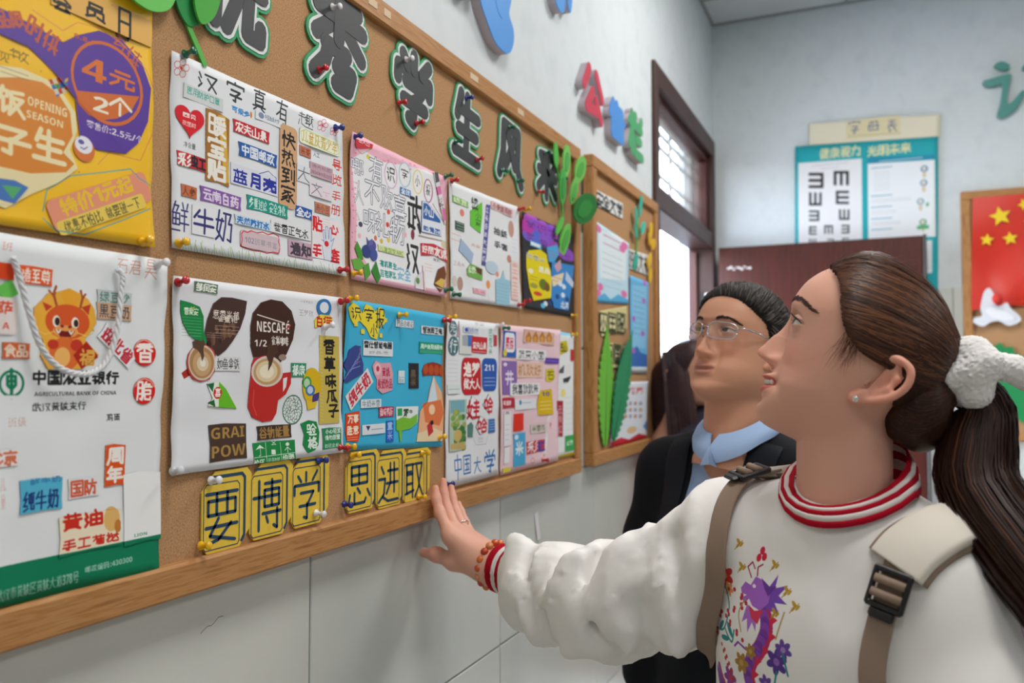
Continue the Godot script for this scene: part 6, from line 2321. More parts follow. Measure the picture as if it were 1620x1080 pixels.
	k.c("=",274.3,51.8,27.2,35.2,0,"c49a8c")
	k.c("=",262.1,115.6,21.2,16,0,"c88a80")
	k.c("-",222.9,67.4,64.3,16.4,0,"","抽纸","3a3c42","b")
	k.c("-",222.9,94.5,64.3,14.4,0,"","手套","44404a","b")
	k.rows(29.7, 107.1, 39.0, 20.4, 2, "e6b0a4", 1.2)
	k.c("-",109.3,110.6,40.5,6.2,0,"","品安","d8907c")
	k.c("q",68.6,127.6,55,24.2,22,"a8bedc")
	k.c("-",40.1,153.6,46.6,8.8,0,"","三品米","c8a8a8")
	k.p([69.1,159.7,86.3,147.1,137,151.6,135.9,173.4,118.9,173.3,73.2,171],"78b458",1)
	k.c("-",91.7,158.3,30.3,12.6,0,"","绿","e6f0d8","b")
	k.p([103.9,151.6,134,152,132.2,164.3,112.8,161.2],"6a4238",0)
	k.c("e",179,143.9,56.7,25,0,"c0d6e6")
	k.c("=",206.4,153.2,17.9,11.3,0,"e8a08a")
	k.p([197.4,165.4,224.1,159.7,234.3,142.9,242.6,159.1,267.8,160.8,258.6,212.3,197.5,213],"9ecbe0",1)
	k.rows(229.0, 188.4, 59.1, 41.2, 6, "7ab0cc", 0.7)
	k.c("r",289.1,157.8,39.9,80.9,0,"ecdcd8")
	k.c("-",289.1,125.9,32.7,7.6,0,"","手","dc6a54")
	k.c("-",289.1,139.1,32.7,7.8,0,"","工","dc6a54")
	k.c("-",289.1,152.4,32.6,8,0,"","米","dc6a54")
	k.c("-",289.1,165.6,32.6,8.2,0,"","工","dc6a54")
	k.c("-",289,178.8,32.6,8.4,0,"","土","dc6a54")
	k.c("-",289,192,32.6,8.6,0,"","己","dc6a54")
	k.c("q",123,196.3,53.1,10,0,"eec0cc","品米","d87a90")
	k.c("=",162.1,178.8,18.9,16.5,0,"ec9a5a")
	k.c("=",22.5,186.8,21.4,20.2,0,"d8d2cc")
	k.c("=",45.6,189.4,24.8,25.6,0,"b8968a")
	k.l([158.9,196.9,168.4,207.1,163.4,214.4],1,"e0b0b0")
	k.rows(289.0, 84.9, 25.4, 35.4, 4, "b8d0e8", 0.8)
	k.done()
	k = sheet("paper_poster", "black handmade poster covered with purple outlined lettering and a yellow snack bag", "poster", "handmade word posters", Vector3(-0.7000, 1.8084, -1.6159), 351.3, 210.2, 4.6, "34363c", [v2(0, 5.2), v2(351.3, 0), v2(335.3, 209.5), v2(16.7, 210.2)], 15, 1)
	k.c("=",56.2,15.8,87.5,27.9,0,"b04ac0")
	k.c("=",80.3,24.2,89.6,28.2,0,"8a5ad0")
	k.c("=",130.4,19,94.1,28.9,0,"a050c8")
	k.c("=",192.1,18.8,99.8,29.7,0,"9050d0")
	k.c("=",257.6,21.9,106,30.6,0,"b050b0")
	k.c("=",48.2,48,86.7,27.7,0,"7a60d0")
	k.c("=",96.7,46.7,91,28.4,0,"5a70d8")
	k.c("=",156.3,44,96.4,29.2,0,"8a58cc")
	k.c("=",219.5,54.5,102.3,30.1,0,"a84ab8")
	k.c("=",286.6,58.8,108.8,31,0,"8a50c0")
	k.c("=",32.6,32.1,85.4,27.5,0,"c040b0")
	k.c("-",51.6,25.8,55.4,16.3,0,"","学","d04ab0","b")
	k.c("-",51.6,25.8,55.4,16.3,0,"","学","3a3a9a")
	k.c("-",123.4,24.9,63.7,19.5,0,"","识","d04ab0","b")
	k.c("-",123.4,24.9,63.7,19.5,0,"","识","3a3a9a")
	k.c("-",191.3,25.4,54.4,18.7,0,"","字","d04ab0","b")
	k.c("-",191.3,25.4,54.4,18.7,0,"","字","3a3a9a")
	k.c("-",266.6,30.7,77.8,23.7,0,"","书","d04ab0","b")
	k.c("-",266.6,30.7,77.8,23.7,0,"","书","3a3a9a")
	k.c("-",55.4,52.9,47.6,18.1,0,"","可","d04ab0","b")
	k.c("-",55.4,52.9,47.6,18.1,0,"","可","3a3a9a")
	k.c("-",138.1,54.7,51.7,15.7,0,"","爱","d04ab0","b")
	k.c("-",138.1,54.7,51.7,15.7,0,"","爱","3a3a9a")
	k.c("-",276.1,63.5,78.4,18,0,"","光","d04ab0","b")
	k.c("-",276.1,63.5,78.4,18,0,"","光","3a3a9a")
	k.c("q",85.1,64.8,67.9,11.5,0,"5ab0e0")
	k.c("r",83.6,64.6,53.9,7.2,0,"e8eef4")
	k.p([31.5,93.1,47.2,81.8,112.2,71.1,150.7,77,159.3,95.3,176.9,112.7,181.2,151.4,176.6,174.7,70.7,190.1,47,164.6,39.2,141,31.5,117.5],"e6d41e",1)
	k.c("-",86.7,93.7,110.4,12,0,"","脆香米","eef0f0","b")
	k.c("-",86.7,94.3,110.4,12,0,"","脆香米","4a5a3a","t")
	k.c("-",136,115.1,73,13.1,0,"","豆品","eef0f0","b")
	k.c("=",57,125.9,27.8,10.8,0,"f0ecd0")
	k.c("=",129.1,148.6,51.1,25.5,0,"6a7a2a")
	k.c("=",151.7,151.9,32.2,21,0,"7a5a30")
	k.rows(73.1, 140.4, 44.4, 12.4, 2, "8a7a20", 1)
	k.c("=",95.5,172.4,49.4,9.4,0,"d84a3a")
	k.c("=",73.1,156.6,44.3,10.9,0,"9aa040")
	k.p([150.7,60.8,218.3,44.5,227.5,66.6,199.6,90.2,163.7,91.5],"4aa8dc",1)
	k.rows(184.3, 72.5, 58.5, 19.7, 3, "c83a6a", 1)
	k.p([186,88.6,330.3,80.7,319.7,130.9,294,195.4,199,195.8,176.6,171.4],"3a8ad0",1)
	k.p([176.9,125.8,260.5,106.3,245.9,131.6,190.2,147.3],"e8d8b8",1)
	k.rows(215.9, 128.1, 60.2, 16.6, 2, "c86a4a", 1.2)
	k.p([199.6,96.8,241.6,76.5,246.2,97.9,217.9,111.2],"c8a0b0",1)
	k.p([275.1,101.2,330,122.8,324.7,137.3,270,122.3],"c0d0e6",1)
	k.c("=",236.5,135.9,26.4,12.1,0,"dce8f4")
	k.c("=",260.3,140.3,27,12.2,0,"dce8f4")
	k.c("=",217.6,167.8,25.9,12,0,"2a4a8a")
	k.c("=",255.3,161.1,26.9,12.2,0,"dce8f4")
	k.c("=",284.4,168.7,27.6,12.3,0,"2a4a8a")
	k.c("=",145.9,190.2,24.2,11.6,0,"dce8f4")
	k.c("=",181.1,185.7,25.1,11.7,0,"2a4a8a")
	k.c("=",128.7,196.4,23.8,11.5,0,"5ac0e8")
	k.c("-",269.9,184.4,58.3,17.9,0,"","北风","e6eaf0","b")
	k.done()
	k = sheet("paper_poster", "sky blue handmade poster with yellow title bubbles and a white pointed cone picture", "poster", "handmade word posters", Vector3(-0.7000, 1.5626, -0.9814), 300.5, 231.3, 4.2, "41b4dc", [v2(5.9, 0), v2(300.5, 3.3), v2(288.6, 231.3), v2(0, 215.8)], 17, 1)
	k.p([8.8,13,22.5,3.9,36.7,8.2,48.8,18.3,55.9,3.9,70.7,5.5,83.4,13,93.6,5.1,107.7,8.4,113.2,28.2,96.6,37.8,89.1,55.3,71.3,51.8,58.8,38.5,41.7,29.8,22.9,35,13.6,26.1],"ecd83c",1)
	k.c("-",31.3,19.5,28.2,17.3,0,"","识","2e3436")
	k.c("-",66,19.5,24.8,18.9,0,"","字","2e3436")
	k.c("-",80.8,41.5,19.2,19.8,0,"","小","2e3436")
	k.c("-",97.3,22.8,24.4,30,0,"","报","2e3436")
	k.c("r",30.7,34.5,10.8,7.6,0,"e8d84a")
	k.c("r",49.2,44.9,9.7,7,0,"e8d84a")
	k.c("r",100.9,48.3,8.3,6.8,0,"e8d84a")
	k.c("r",113.5,24.3,8,6.2,0,"e8d84a")
	k.c("r",168.9,26.4,57.3,12,0,"dfe6ea","产品合格证","6a7a88")
	k.l([144.6,21,144.8,34.6],1.5,"2a6ab8")
	k.l([196.3,20.2,195.8,32.5],2,"2a6ab8")
	k.c("r",257.1,32.9,75.3,13.4,0,"dfe4e8","智瑞厨卫电","2a3036","b")
	k.c("r",92.5,68.5,83.2,23.2,0,"dfe4e8")
	k.c("-",92.1,63.3,78.6,10.8,0,"","雷仕智能电器","26303a","b")
	k.c("-",94,74.7,56.6,4.9,0,"","好品质","8a949c")
	k.c("r",255.2,63,80.8,19.3,0,"1f9a78")
	k.c("-",255.7,60.8,74.5,8.6,0,"","用户使用说明书","d8f0e4","b")
	k.rows(254.8, 69.1, 73.7, 4.4, 2, "90d0b8", 0.5)
	k.p([-1.2,94.8,9.9,84,14.3,73.1,30.4,65.9,44.6,66.7,44.8,79.1,52.2,92.7,51.4,106.5,10.4,120,1.3,118.6,7.9,104],"3b4a8e",1)
	k.l([3.5,114.6,17,101.3,42.6,95.6],0.9,"9aa8e0")
	k.l([10.7,109.3,23.3,95.3,42.5,89],0.9,"7a8ad0")
	k.l([17.9,103.9,29.8,89.2,42.4,82.4],0.9,"9aa8e0")
	k.l([25.2,98.5,36.3,83.1,42.4,75.8],0.9,"7a8ad0")
	k.l([32.6,93,42.9,76.9,42.3,69.3],0.9,"c88a7a")
	k.c("r",42.1,129,70.5,25.9,-36,"dde2e8","纯牛奶","cc2a3e","b")
	k.p([75.9,95.1,84.4,87.1,99.8,90.5,105,90.5,127.9,89.2,135.7,106.1,132.7,132.3,103,137.1,87.4,128.9,87.3,114.8,79.6,106.3],"dfa2b2",1)
	k.c("=",90.5,99.9,18.9,18.4,0,"ecc4cc")
	k.c("=",90.7,99.2,9.2,8.5,0,"c83a50")
	k.c("-",114.5,104,23.8,15.7,0,"","黄桃","b03048","b")
	k.c("-",111.8,122,43.8,17,0,"","酸奶饮品","b03048","b")
	k.c("r",160.2,111.5,18.1,19.9,0,"d8e4ea")
	k.c("-",160.3,115.6,15.8,10.4,0,"","品安","7a98a8")
	k.c("r",197.7,109.6,30.3,41.2,0,"2c2c30")
	k.c("-",195.5,113.4,17.8,27.4,0,"","黑米","6a5a48","bv")
	k.p([224.3,101,230.4,91.6,242.9,88.3,258.9,86.4,275.2,87.8,291.8,90.8,302,102.1,295.3,110.2,272,108.7,240,108.7,227.5,110.3],"8a3a24",1)
	k.c("=",236.2,98.6,17.5,17.2,0,"c8462c")
	k.c("=",236.1,98.4,8.8,9.4,0,"a8602a")
	k.c("=",254.5,99.2,17.9,17.8,0,"c8462c")
	k.c("=",254.5,99,9,9.8,0,"a8602a")
	k.c("=",273.3,99.8,18.4,18.3,0,"c8462c")
	k.c("=",273.3,99.7,9.2,10.3,0,"a8602a")
	k.c("=",292.6,100.5,18.8,18.8,0,"c8462c")
	k.c("=",292.6,100.3,9.4,10.7,0,"a8602a")
	k.c("r",73.9,151.1,53.4,12.6,0,"dfe6ea","牛奶米香","7a98a8")
	k.c("q",115.2,165.2,42.3,15.8,0,"b02848","绝味鸭脖","f0c8d0","b")
	k.p([8.8,163.9,43.5,161.1,44.9,193.9,39.4,205.8,11.6,202.5,6.9,188.9],"e0481e",1)
	k.c("-",27.4,172,27.9,13.7,0,"","万事","f8ecd8","b")
	k.c("-",26.5,188.3,30.2,13.8,0,"","胜意","f8ecd8","b")
	k.rows(25.4, 200.1, 25.9, 6.7, 2, "f0c0a8", 0.7)
	k.c("r",80.6,189.7,61.9,15.1,0,"dde4ec")
	k.p([59.3,183.8,71.1,184.4,65.2,191.8],"3a3a6a",0)
	k.rows(90.2, 190.0, 32.1, 6.5, 1, "9aa8b8", 1.4)
	k.c("r",125.4,195.5,20.4,32.6,0,"2a62c8")
	k.c("-",125.6,187.2,14.5,10.9,0,"","重","a8c4f0","b")
	k.c("-",125.7,201.7,14.5,14.4,0,"","米","a8c4f0")
	k.p([143.4,158.3,212.7,159.6,211.1,185.6,186.3,195,160.5,196.5,157.9,212.6,153.4,213.7,151,195.9,143.8,195.5],"e3ecea",1)
	k.p([143.6,179.4,163.1,175,186.1,178.4,209.8,171.8,209.9,185.6,186.3,195,160.5,196.5,157.9,212.6,153.4,213.7,151,195.9,143.8,195.5],"7abf3a",0)
	k.p([147.3,161.4,161.8,161.3,161.4,172.8,147.4,173.1],"2aa05a",0)
	k.c("-",173.6,168.5,15.5,12,0,"","蒙","2e4a3a","b")
	k.c("-",189,167.5,10.6,6.6,0,"","牛","2e4a3a","b")
	k.p([262.3,108.7,272.1,121.5,288.8,137.7,295.8,170.3,292.6,202.5,289.4,221.6,207.2,217.5,213,198,218.8,167.5,243.5,152.7,249.6,130.8],"e9b48a",1)
	k.p([262.3,110.3,273.7,150.3,259.4,154.7,243.5,155.8,252.8,130.8],"cfe2ee",0)
	k.p([227.9,155.4,285.6,150.6,295.8,173.5,279.3,195.3,234.4,186.7],"e07a4a",0)
	k.c("=",256.4,166.5,19.2,17.4,0,"f0cfa8")
	k.p([210.1,203.9,259.8,197.5,289.3,205.5,287.5,222.1,207.8,217.5],"e6d5b0",0)
	k.p([239.5,193.2,253.3,184.5,259.8,203.8,244,211.6],"c0343a",0)
	k.c("=",255.6,188.6,10.9,7.9,0,"2a2428")
	k.done()
	k = sheet("paper_poster", "narrow white handmade poster with a blue handwritten title at its foot", "poster", "handmade word posters", Vector3(-0.7000, 1.5571, -1.2843), 223.4, 300.6, 4.4, "e8ebf0", [v2(0, 2.1), v2(223.4, 0), v2(220.9, 298.2), v2(4.4, 300.6)], 19, 1)
	k.c("e",25.3,18.6,33.2,24.2,0,"5a8088","先","dfe8e8")
	k.c("e",29.5,50.7,41,34.2,0,"4a7580","行","e4ecec")
	k.p([42,33.9,49.7,5,57.8,30.7],"b8a0a8",1)
	k.c("-",136.6,5.8,43.7,6.7,0,"","邹安","8a929c","t")
	k.c("r",101.3,18.9,62.9,10.3,0,"dfe5f0","中国地质大学","6a7ab0")
	k.c("=",81,19.5,11.6,7.8,0,"3a5ab0")
	k.c("r",80.5,46.9,54.5,33.8,0,"d8dcda")
	k.p([64.5,30.4,86.9,27.8,87,49.7,64.6,49],"a8b0b8",0)
	k.p([86.9,28.8,107.7,28.4,106.4,49.1,87,49.7],"3a78c8",1)
	k.c("r",135.7,45.4,68.4,31,0,"c83038")
	k.c("-",137.3,46.4,59,14.3,0,"","农夫山泉","f4ecea","b")
	k.rows(135.3, 58.3, 61.8, 5.5, 1, "f0c8c4", 1)
	k.c("-",185.9,36.4,17,53.1,0,"","绿安瓜米","5aa890","v")
	k.c("r",206.2,33.9,14.2,21.5,0,"c83a44")
	k.rows(31.7, 94.7, 39.8, 43.8, 6, "b8ccd0", 0.7)
	k.rows(34.5, 127.2, 45.0, 15.1, 2, "8ab0b0", 0.8)
	k.c("r",33.3,127.9,50.1,16,0,"dde8e6")
	k.rows(33.9, 127.9, 43.7, 7.5, 1, "8ab0b0", 1)
	k.c("o",104.8,104.7,79.8,68.7,0,"c4232c")
	k.c("-",105.2,91.8,70.1,27.8,0,"","追梦","f6eeea","b")
	k.c("-",105.4,118.6,70.1,21.6,0,"","做大人","f6eeea","b")
	k.c("o",180.9,101.5,63.5,63.6,0,"2c5cb4")
	k.c("-",178.6,87.8,41.2,16.1,0,"","211","f0f2f8","b")
	k.rows(180.7, 115.0, 48.2, 21.4, 3, "b8cdf0", 1.2)
	k.p([80.7,169.6,101.2,140.6,136.9,152.5,142.1,181.6,108.5,186.4],"9aa2a8",0)
	k.p([82.8,169.7,102.7,142.2,134.7,153.4,139.2,180.2,108.4,184.8],"f0f1f5",1)
	k.p([149.3,159.3,177.7,137.2,200.9,160.8,181.7,180],"9aa2a8",0)
	k.p([152.3,159.4,177.7,139.5,197.8,160.7,180.9,177.7],"f0f1f5",1)
	k.p([120.5,199.7,139.2,178.2,171.8,189.4,170.4,210.5,140.8,216.8],"9aa2a8",0)
	k.p([123.4,199.8,140.6,180.5,168.8,190.2,167.4,209,140.8,214.8],"f0f1f5",1)
	k.c("-",111.2,166,51.4,33.1,0,"","娃","cc2a3a","b")
	k.c("-",178,160.2,38.1,29.5,0,"","哈","cc2a3a","b")
	k.c("-",149.3,198.8,39,25.5,0,"","哈","cc2a3a","b")
	k.c("r",48.6,192.1,66,91,0,"b8ccb8")
	k.p([18.4,147.9,73.9,147.8,74,169.4,18.6,170.3],"7ab0c0",0)
	k.c("=",45.5,190.7,16.9,10.3,0,"7aa858")
	k.c("=",28.3,190.8,16.6,10.2,0,"a8b060")
	k.c("=",57.3,200.8,17.2,10.4,0,"8aa05a")
	k.c("=",50.2,216.4,17,10.3,0,"a8b060")
	k.c("=",36.2,196.8,16.7,10.2,0,"8aa05a")
	k.c("=",38.7,169,16.8,10.3,0,"3f7a44")
	k.c("=",33.2,175.4,16.7,10.2,0,"a8b060")
	k.c("=",65.9,219.3,17.3,10.4,0,"a8b060")
	k.c("=",44.3,212,16.9,10.3,0,"a8b060")
	k.c("=",74.2,217.9,17.5,10.5,0,"3f7a44")
	k.c("=",73.5,234.8,17.5,10.5,0,"5a8a4a")
	k.c("=",64.4,197.5,17.3,10.4,0,"3f7a44")
	k.c("=",73.2,207.5,17.5,10.5,0,"8aa05a")
	k.c("=",36.5,195.5,16.7,10.2,0,"5a8a4a")
	k.c("=",45,169.8,16.9,10.3,0,"7aa858")
	k.c("=",59.5,220,17.2,10.4,0,"7aa858")
	k.c("=",73.1,192.5,17.5,10.5,0,"a8b060")
	k.c("=",50.5,203.2,17,10.3,0,"5a8a4a")
	k.c("=",53.5,230.8,17.1,10.3,0,"a8b060")
	k.c("=",67.2,199.9,17.4,10.4,0,"3f7a44")
	k.c("=",38.1,189.3,16.8,10.3,0,"7aa858")
	k.c("=",41.7,214.9,16.8,10.3,0,"8aa05a")
	k.c("=",75.3,234.6,17.5,10.5,0,"a8b060")
	k.c("=",67.8,221.7,17.4,10.4,0,"a8b060")
	k.c("=",75.9,218.9,17.5,10.5,0,"3f7a44")
	k.c("=",60,223,17.2,10.4,0,"5a8a4a")
	k.c("=",66.1,213.3,17.3,10.4,0,"3f7a44")
	k.c("=",58.4,214.5,17.2,10.4,0,"8aa05a")
	k.c("=",36.9,168.3,16.8,10.3,0,"8aa05a")
	k.c("=",43.4,170.3,16.9,10.3,0,"7aa858")
	k.c("=",67.5,178.7,17.4,10.4,0,"3f7a44")
	k.c("=",71.1,207.2,17.5,10.5,0,"3f7a44")
	k.c("=",68.9,213.4,17.4,10.4,0,"5a8a4a")
	k.c("=",50.6,215.8,17,10.3,0,"7aa858")
	k.c("=",39.7,220.2,16.8,10.2,0,"5a8a4a")
	k.c("=",55.7,178.8,17.1,10.4,0,"7aa858")
	k.c("=",28.5,179.6,16.6,10.2,0,"7aa858")
	k.c("=",39.1,168.1,16.8,10.3,0,"a8b060")
	k.c("=",44.6,185.1,16.9,10.3,0,"a8b060")
	k.c("=",57.6,215.4,17.2,10.4,0,"3f7a44")
	k.c("=",47.8,210.9,32.6,21.2,0,"cdb46a")
	k.p([18.9,223.9,76.3,223.5,76.4,237.3,20.3,233.6],"c8b070",0)
	k.p([87.7,194.8,101.5,189.2,110.6,196,109.3,217.9,89.9,216],"5a8a80",1)
	k.c("r",191.1,200.8,29.3,26.4,0,"3a70b8")
	k.rows(191.8, 200.5, 21.6, 20.5, 4, "c8d8f0", 0.9)
	k.l([110.7,214.9,126.4,233.3,166.7,234.6,174.2,220.5],0.7,"8a9098")
	k.c("-",144.5,225,21.9,8.3,0,"","己","9aa0a8","t")
	k.c("-",49.8,267.8,29.4,46.9,0,"","中","2a72b8")
	k.c("-",86.5,266,30.7,34,0,"","国","2a72b8")
	k.c("-",130.2,270.9,28.7,30.1,0,"","大","2a72b8")
	k.c("-",182.2,268.5,45.8,42.5,0,"","学","2a72b8")
	k.done()
	k = sheet("paper_poster", "pale pink collage poster with white word strips and a yellow tag", "poster", "handmade word posters", Vector3(-0.7000, 1.5620, -1.5142), 330.8, 306.5, 4.4, "eccdd6", [v2(2.6, 5.6), v2(330.8, 0), v2(320.4, 305.4), v2(0, 306.5)], 21, 1)
	k.c("r",44.7,43.5,64.5,53.2,0,"2a62b8")
	k.c("o",44.5,40.4,50.9,40,0,"e9eef4")
	k.c("-",45.6,42.1,39.9,24.8,0,"","重安\n热欢","d83a5a","b")
	k.c("=",25.7,61.8,16.6,15.5,0,"e8d030")
	k.c("r",206.8,23,175.2,29,0,"d9b3a0")
	k.p([128.4,25.4,145.3,11.8,161.4,25.8,157.6,35.1,133.1,35.4],"b8783a",0)
	k.c("=",144.8,28.9,19.8,12.1,0,"d89a4a")
	k.p([165.3,23.7,182.8,9.9,199.5,24.1,195.5,33.7,170.1,33.9],"b8783a",0)
	k.c("=",182.3,27.3,20.6,12.3,0,"d89a4a")
	k.p([203.5,22,221.7,7.9,239.1,22.4,235,32.2,208.5,32.4],"b8783a",0)
	k.c("=",221.2,25.6,21.4,12.6,0,"d89a4a")
	k.p([243.3,20.3,262.2,5.8,280.3,20.6,275.9,30.6,248.4,30.9],"b8783a",0)
	k.c("=",261.7,23.9,22.2,12.8,0,"d89a4a")
	k.c("r",162.5,62.4,167.5,22.8,0,"ecedf0","蔬菜小面","3a3e46")
	k.c("r",282.4,73.4,78.6,12.8,0,"5a3aa8")
	k.rows(282.6, 73.8, 62.5, 7.0, 1, "b0a0e0", 1)
	k.c("r",47.8,112.2,70.6,68.8,0,"8a6ab0")
	k.c("-",45.7,112.5,39.9,27.8,0,"","井","e8def2","b")
	k.c("=",26.6,85.3,18.3,7.6,0,"e8def2")
	k.c("r",156.8,96,147.5,32,0,"e4c4b4")
	k.c("-",154,95.5,132.8,27.3,0,"","机欢好","c08a5a")
	k.p([251.3,93.3,294,90.9,302.6,112.6,283,122.3,245.9,120.2],"d8c83a",1)
	k.c("-",276.3,106.7,39.6,19.4,0,"","石","8a7a1a","b")
	k.c("r",130.3,136.6,163.7,26,0,"ecedf1","我喜欢跳舞","3a3e46")
	k.c("q",39.6,163.4,60.6,20.9,0,"b8283a")
	k.c("-",32.6,163.3,40.1,11,0,"","味道好","f0d8da","b")
	k.c("r",130.9,168.6,118.5,22.2,0,"e6e9ef")
	k.rows(131.0, 165.6, 60.2, 6.2, 1, "7a98c8", 1.2)
	k.c("=",100.9,164.3,12.6,10.7,0,"5a7ab8")
	k.p([212.1,140.9,282.9,138,293.4,196.9,199.9,195,195,172.4],"dcb818",1)
	k.c("-",245.1,149,49.8,12.2,0,"","10","2a4a9a","b")
	k.rows(244.6, 174.8, 65.3, 24.9, 3, "f0e6a8", 1.2)
	k.c("r",92.3,205.1,53.3,36.1,0,"e2331e")
	k.c("r",33.9,215.7,37.6,68.6,0,"e9e9ee")
	k.rows(32.5, 222.5, 23.4, 41.1, 4, "a8a8b0", 0.8)
	k.c("-",33.8,183.6,20.9,5.1,0,"","品","5a5a62","b")
	k.c("r",202.4,224.1,92.4,19.7,0,"d8d0c8")
	k.c("-",201.6,223.5,77.4,14.1,0,"","米香花","6a6258")
	k.c("r",96.8,262.2,62.4,68.3,0,"4aaede")
	k.c("-",96.5,259.9,39.2,28.3,0,"","米","e8f2f8","b")
	k.c("=",81.8,235.9,20.2,10.5,0,"d8ecf6")
	k.c("q",187.3,263.1,105.6,26.2,0,"d03040")
	k.c("-",169.9,262.4,59.6,24.2,0,"","彩","f2f2f4","b")
	k.c("-",217.9,264.2,40.3,25.2,0,"","虹","2a4aa8","b")
	k.c("r",30.9,269.4,26.6,32.5,0,"ecedf1")
	k.c("q",29.8,298.3,37.4,8.6,0,"e0d03a")
	k.c("=",169.4,292.1,21.1,12.8,0,"d8908a")
	k.c("=",169.4,292.1,15.4,9.2,0,"eccdd6")
	k.done()
	k = sheet("paper_poster", "white scrap poster with a yellow bottom edge, rightmost on the large board", "poster", "handmade word posters", Vector3(-0.7000, 1.5592, -1.7396), 220.5, 298.9, 4.6, "e8ecee", [v2(109.5, 0), v2(220.5, 2.3), v2(208.4, 298.9), v2(0, 295.5)], 23, 0.5)
	k.p([108,-2.6,211.2,-2.9,208.6,6.9,104.5,8.8],"8acbe8",0)
	k.p([-0.8,293.4,212.1,291.7,212,300,14.5,302.4],"ecd81a",0)
	k.p([104.4,25.7,160,19.4,171.7,43.8,107.6,56.9],"d0c22a",1)
	k.c("-",136.6,37.7,46.5,21,0,"","石山","4a4a20","b")
	k.c("r",195.9,53.9,19.6,28.4,0,"c8343c")
	k.p([92.7,97.9,141.9,79.3,135.9,98.4],"5a5a60",1)
	k.p([135.8,111.8,189.3,105.7,171,120.1,138,121.2],"3a3e48",1)
	k.rows(171.5, 88.2, 35.9, 22.7, 4, "c8ccd0", 0.8)
	k.p([92.3,163.4,133.1,164.4,129,248.9,87.3,244.2],"a82a3a",1)
	k.c("-",112.3,207.9,27.2,67.9,0,"","云南红","d8a0a8","v")
	k.c("=",135.7,146.3,34.7,20.2,0,"f0e08a")
	k.c("=",76.7,191.5,17.5,13.8,0,"3a78c8")
	k.c("r",70.2,222.6,43.5,19.4,0,"c83a48")
	k.c("=",72,249.7,26.1,16.8,0,"e8d03a")
	k.c("r",177.4,268,62.3,37.7,0,"3aa858")
	k.c("-",178.4,267.4,45.6,11.5,0,"","绿","c8ecd0","b")
	k.rows(173.7, 196.3, 53.9, 90.4, 7, "c0c8cc", 0.7)
	k.c("-",41.3,283.7,73.9,9.8,0,"","红花红","c03040","b")
	k.rows(122.5, 144.0, 37.7, 28.2, 2, "e0c8c0", 0.8)
	k.rows(148.6, 191.3, 15.2, 32.5, 3, "d8d8a0", 0.8)
	k.done()


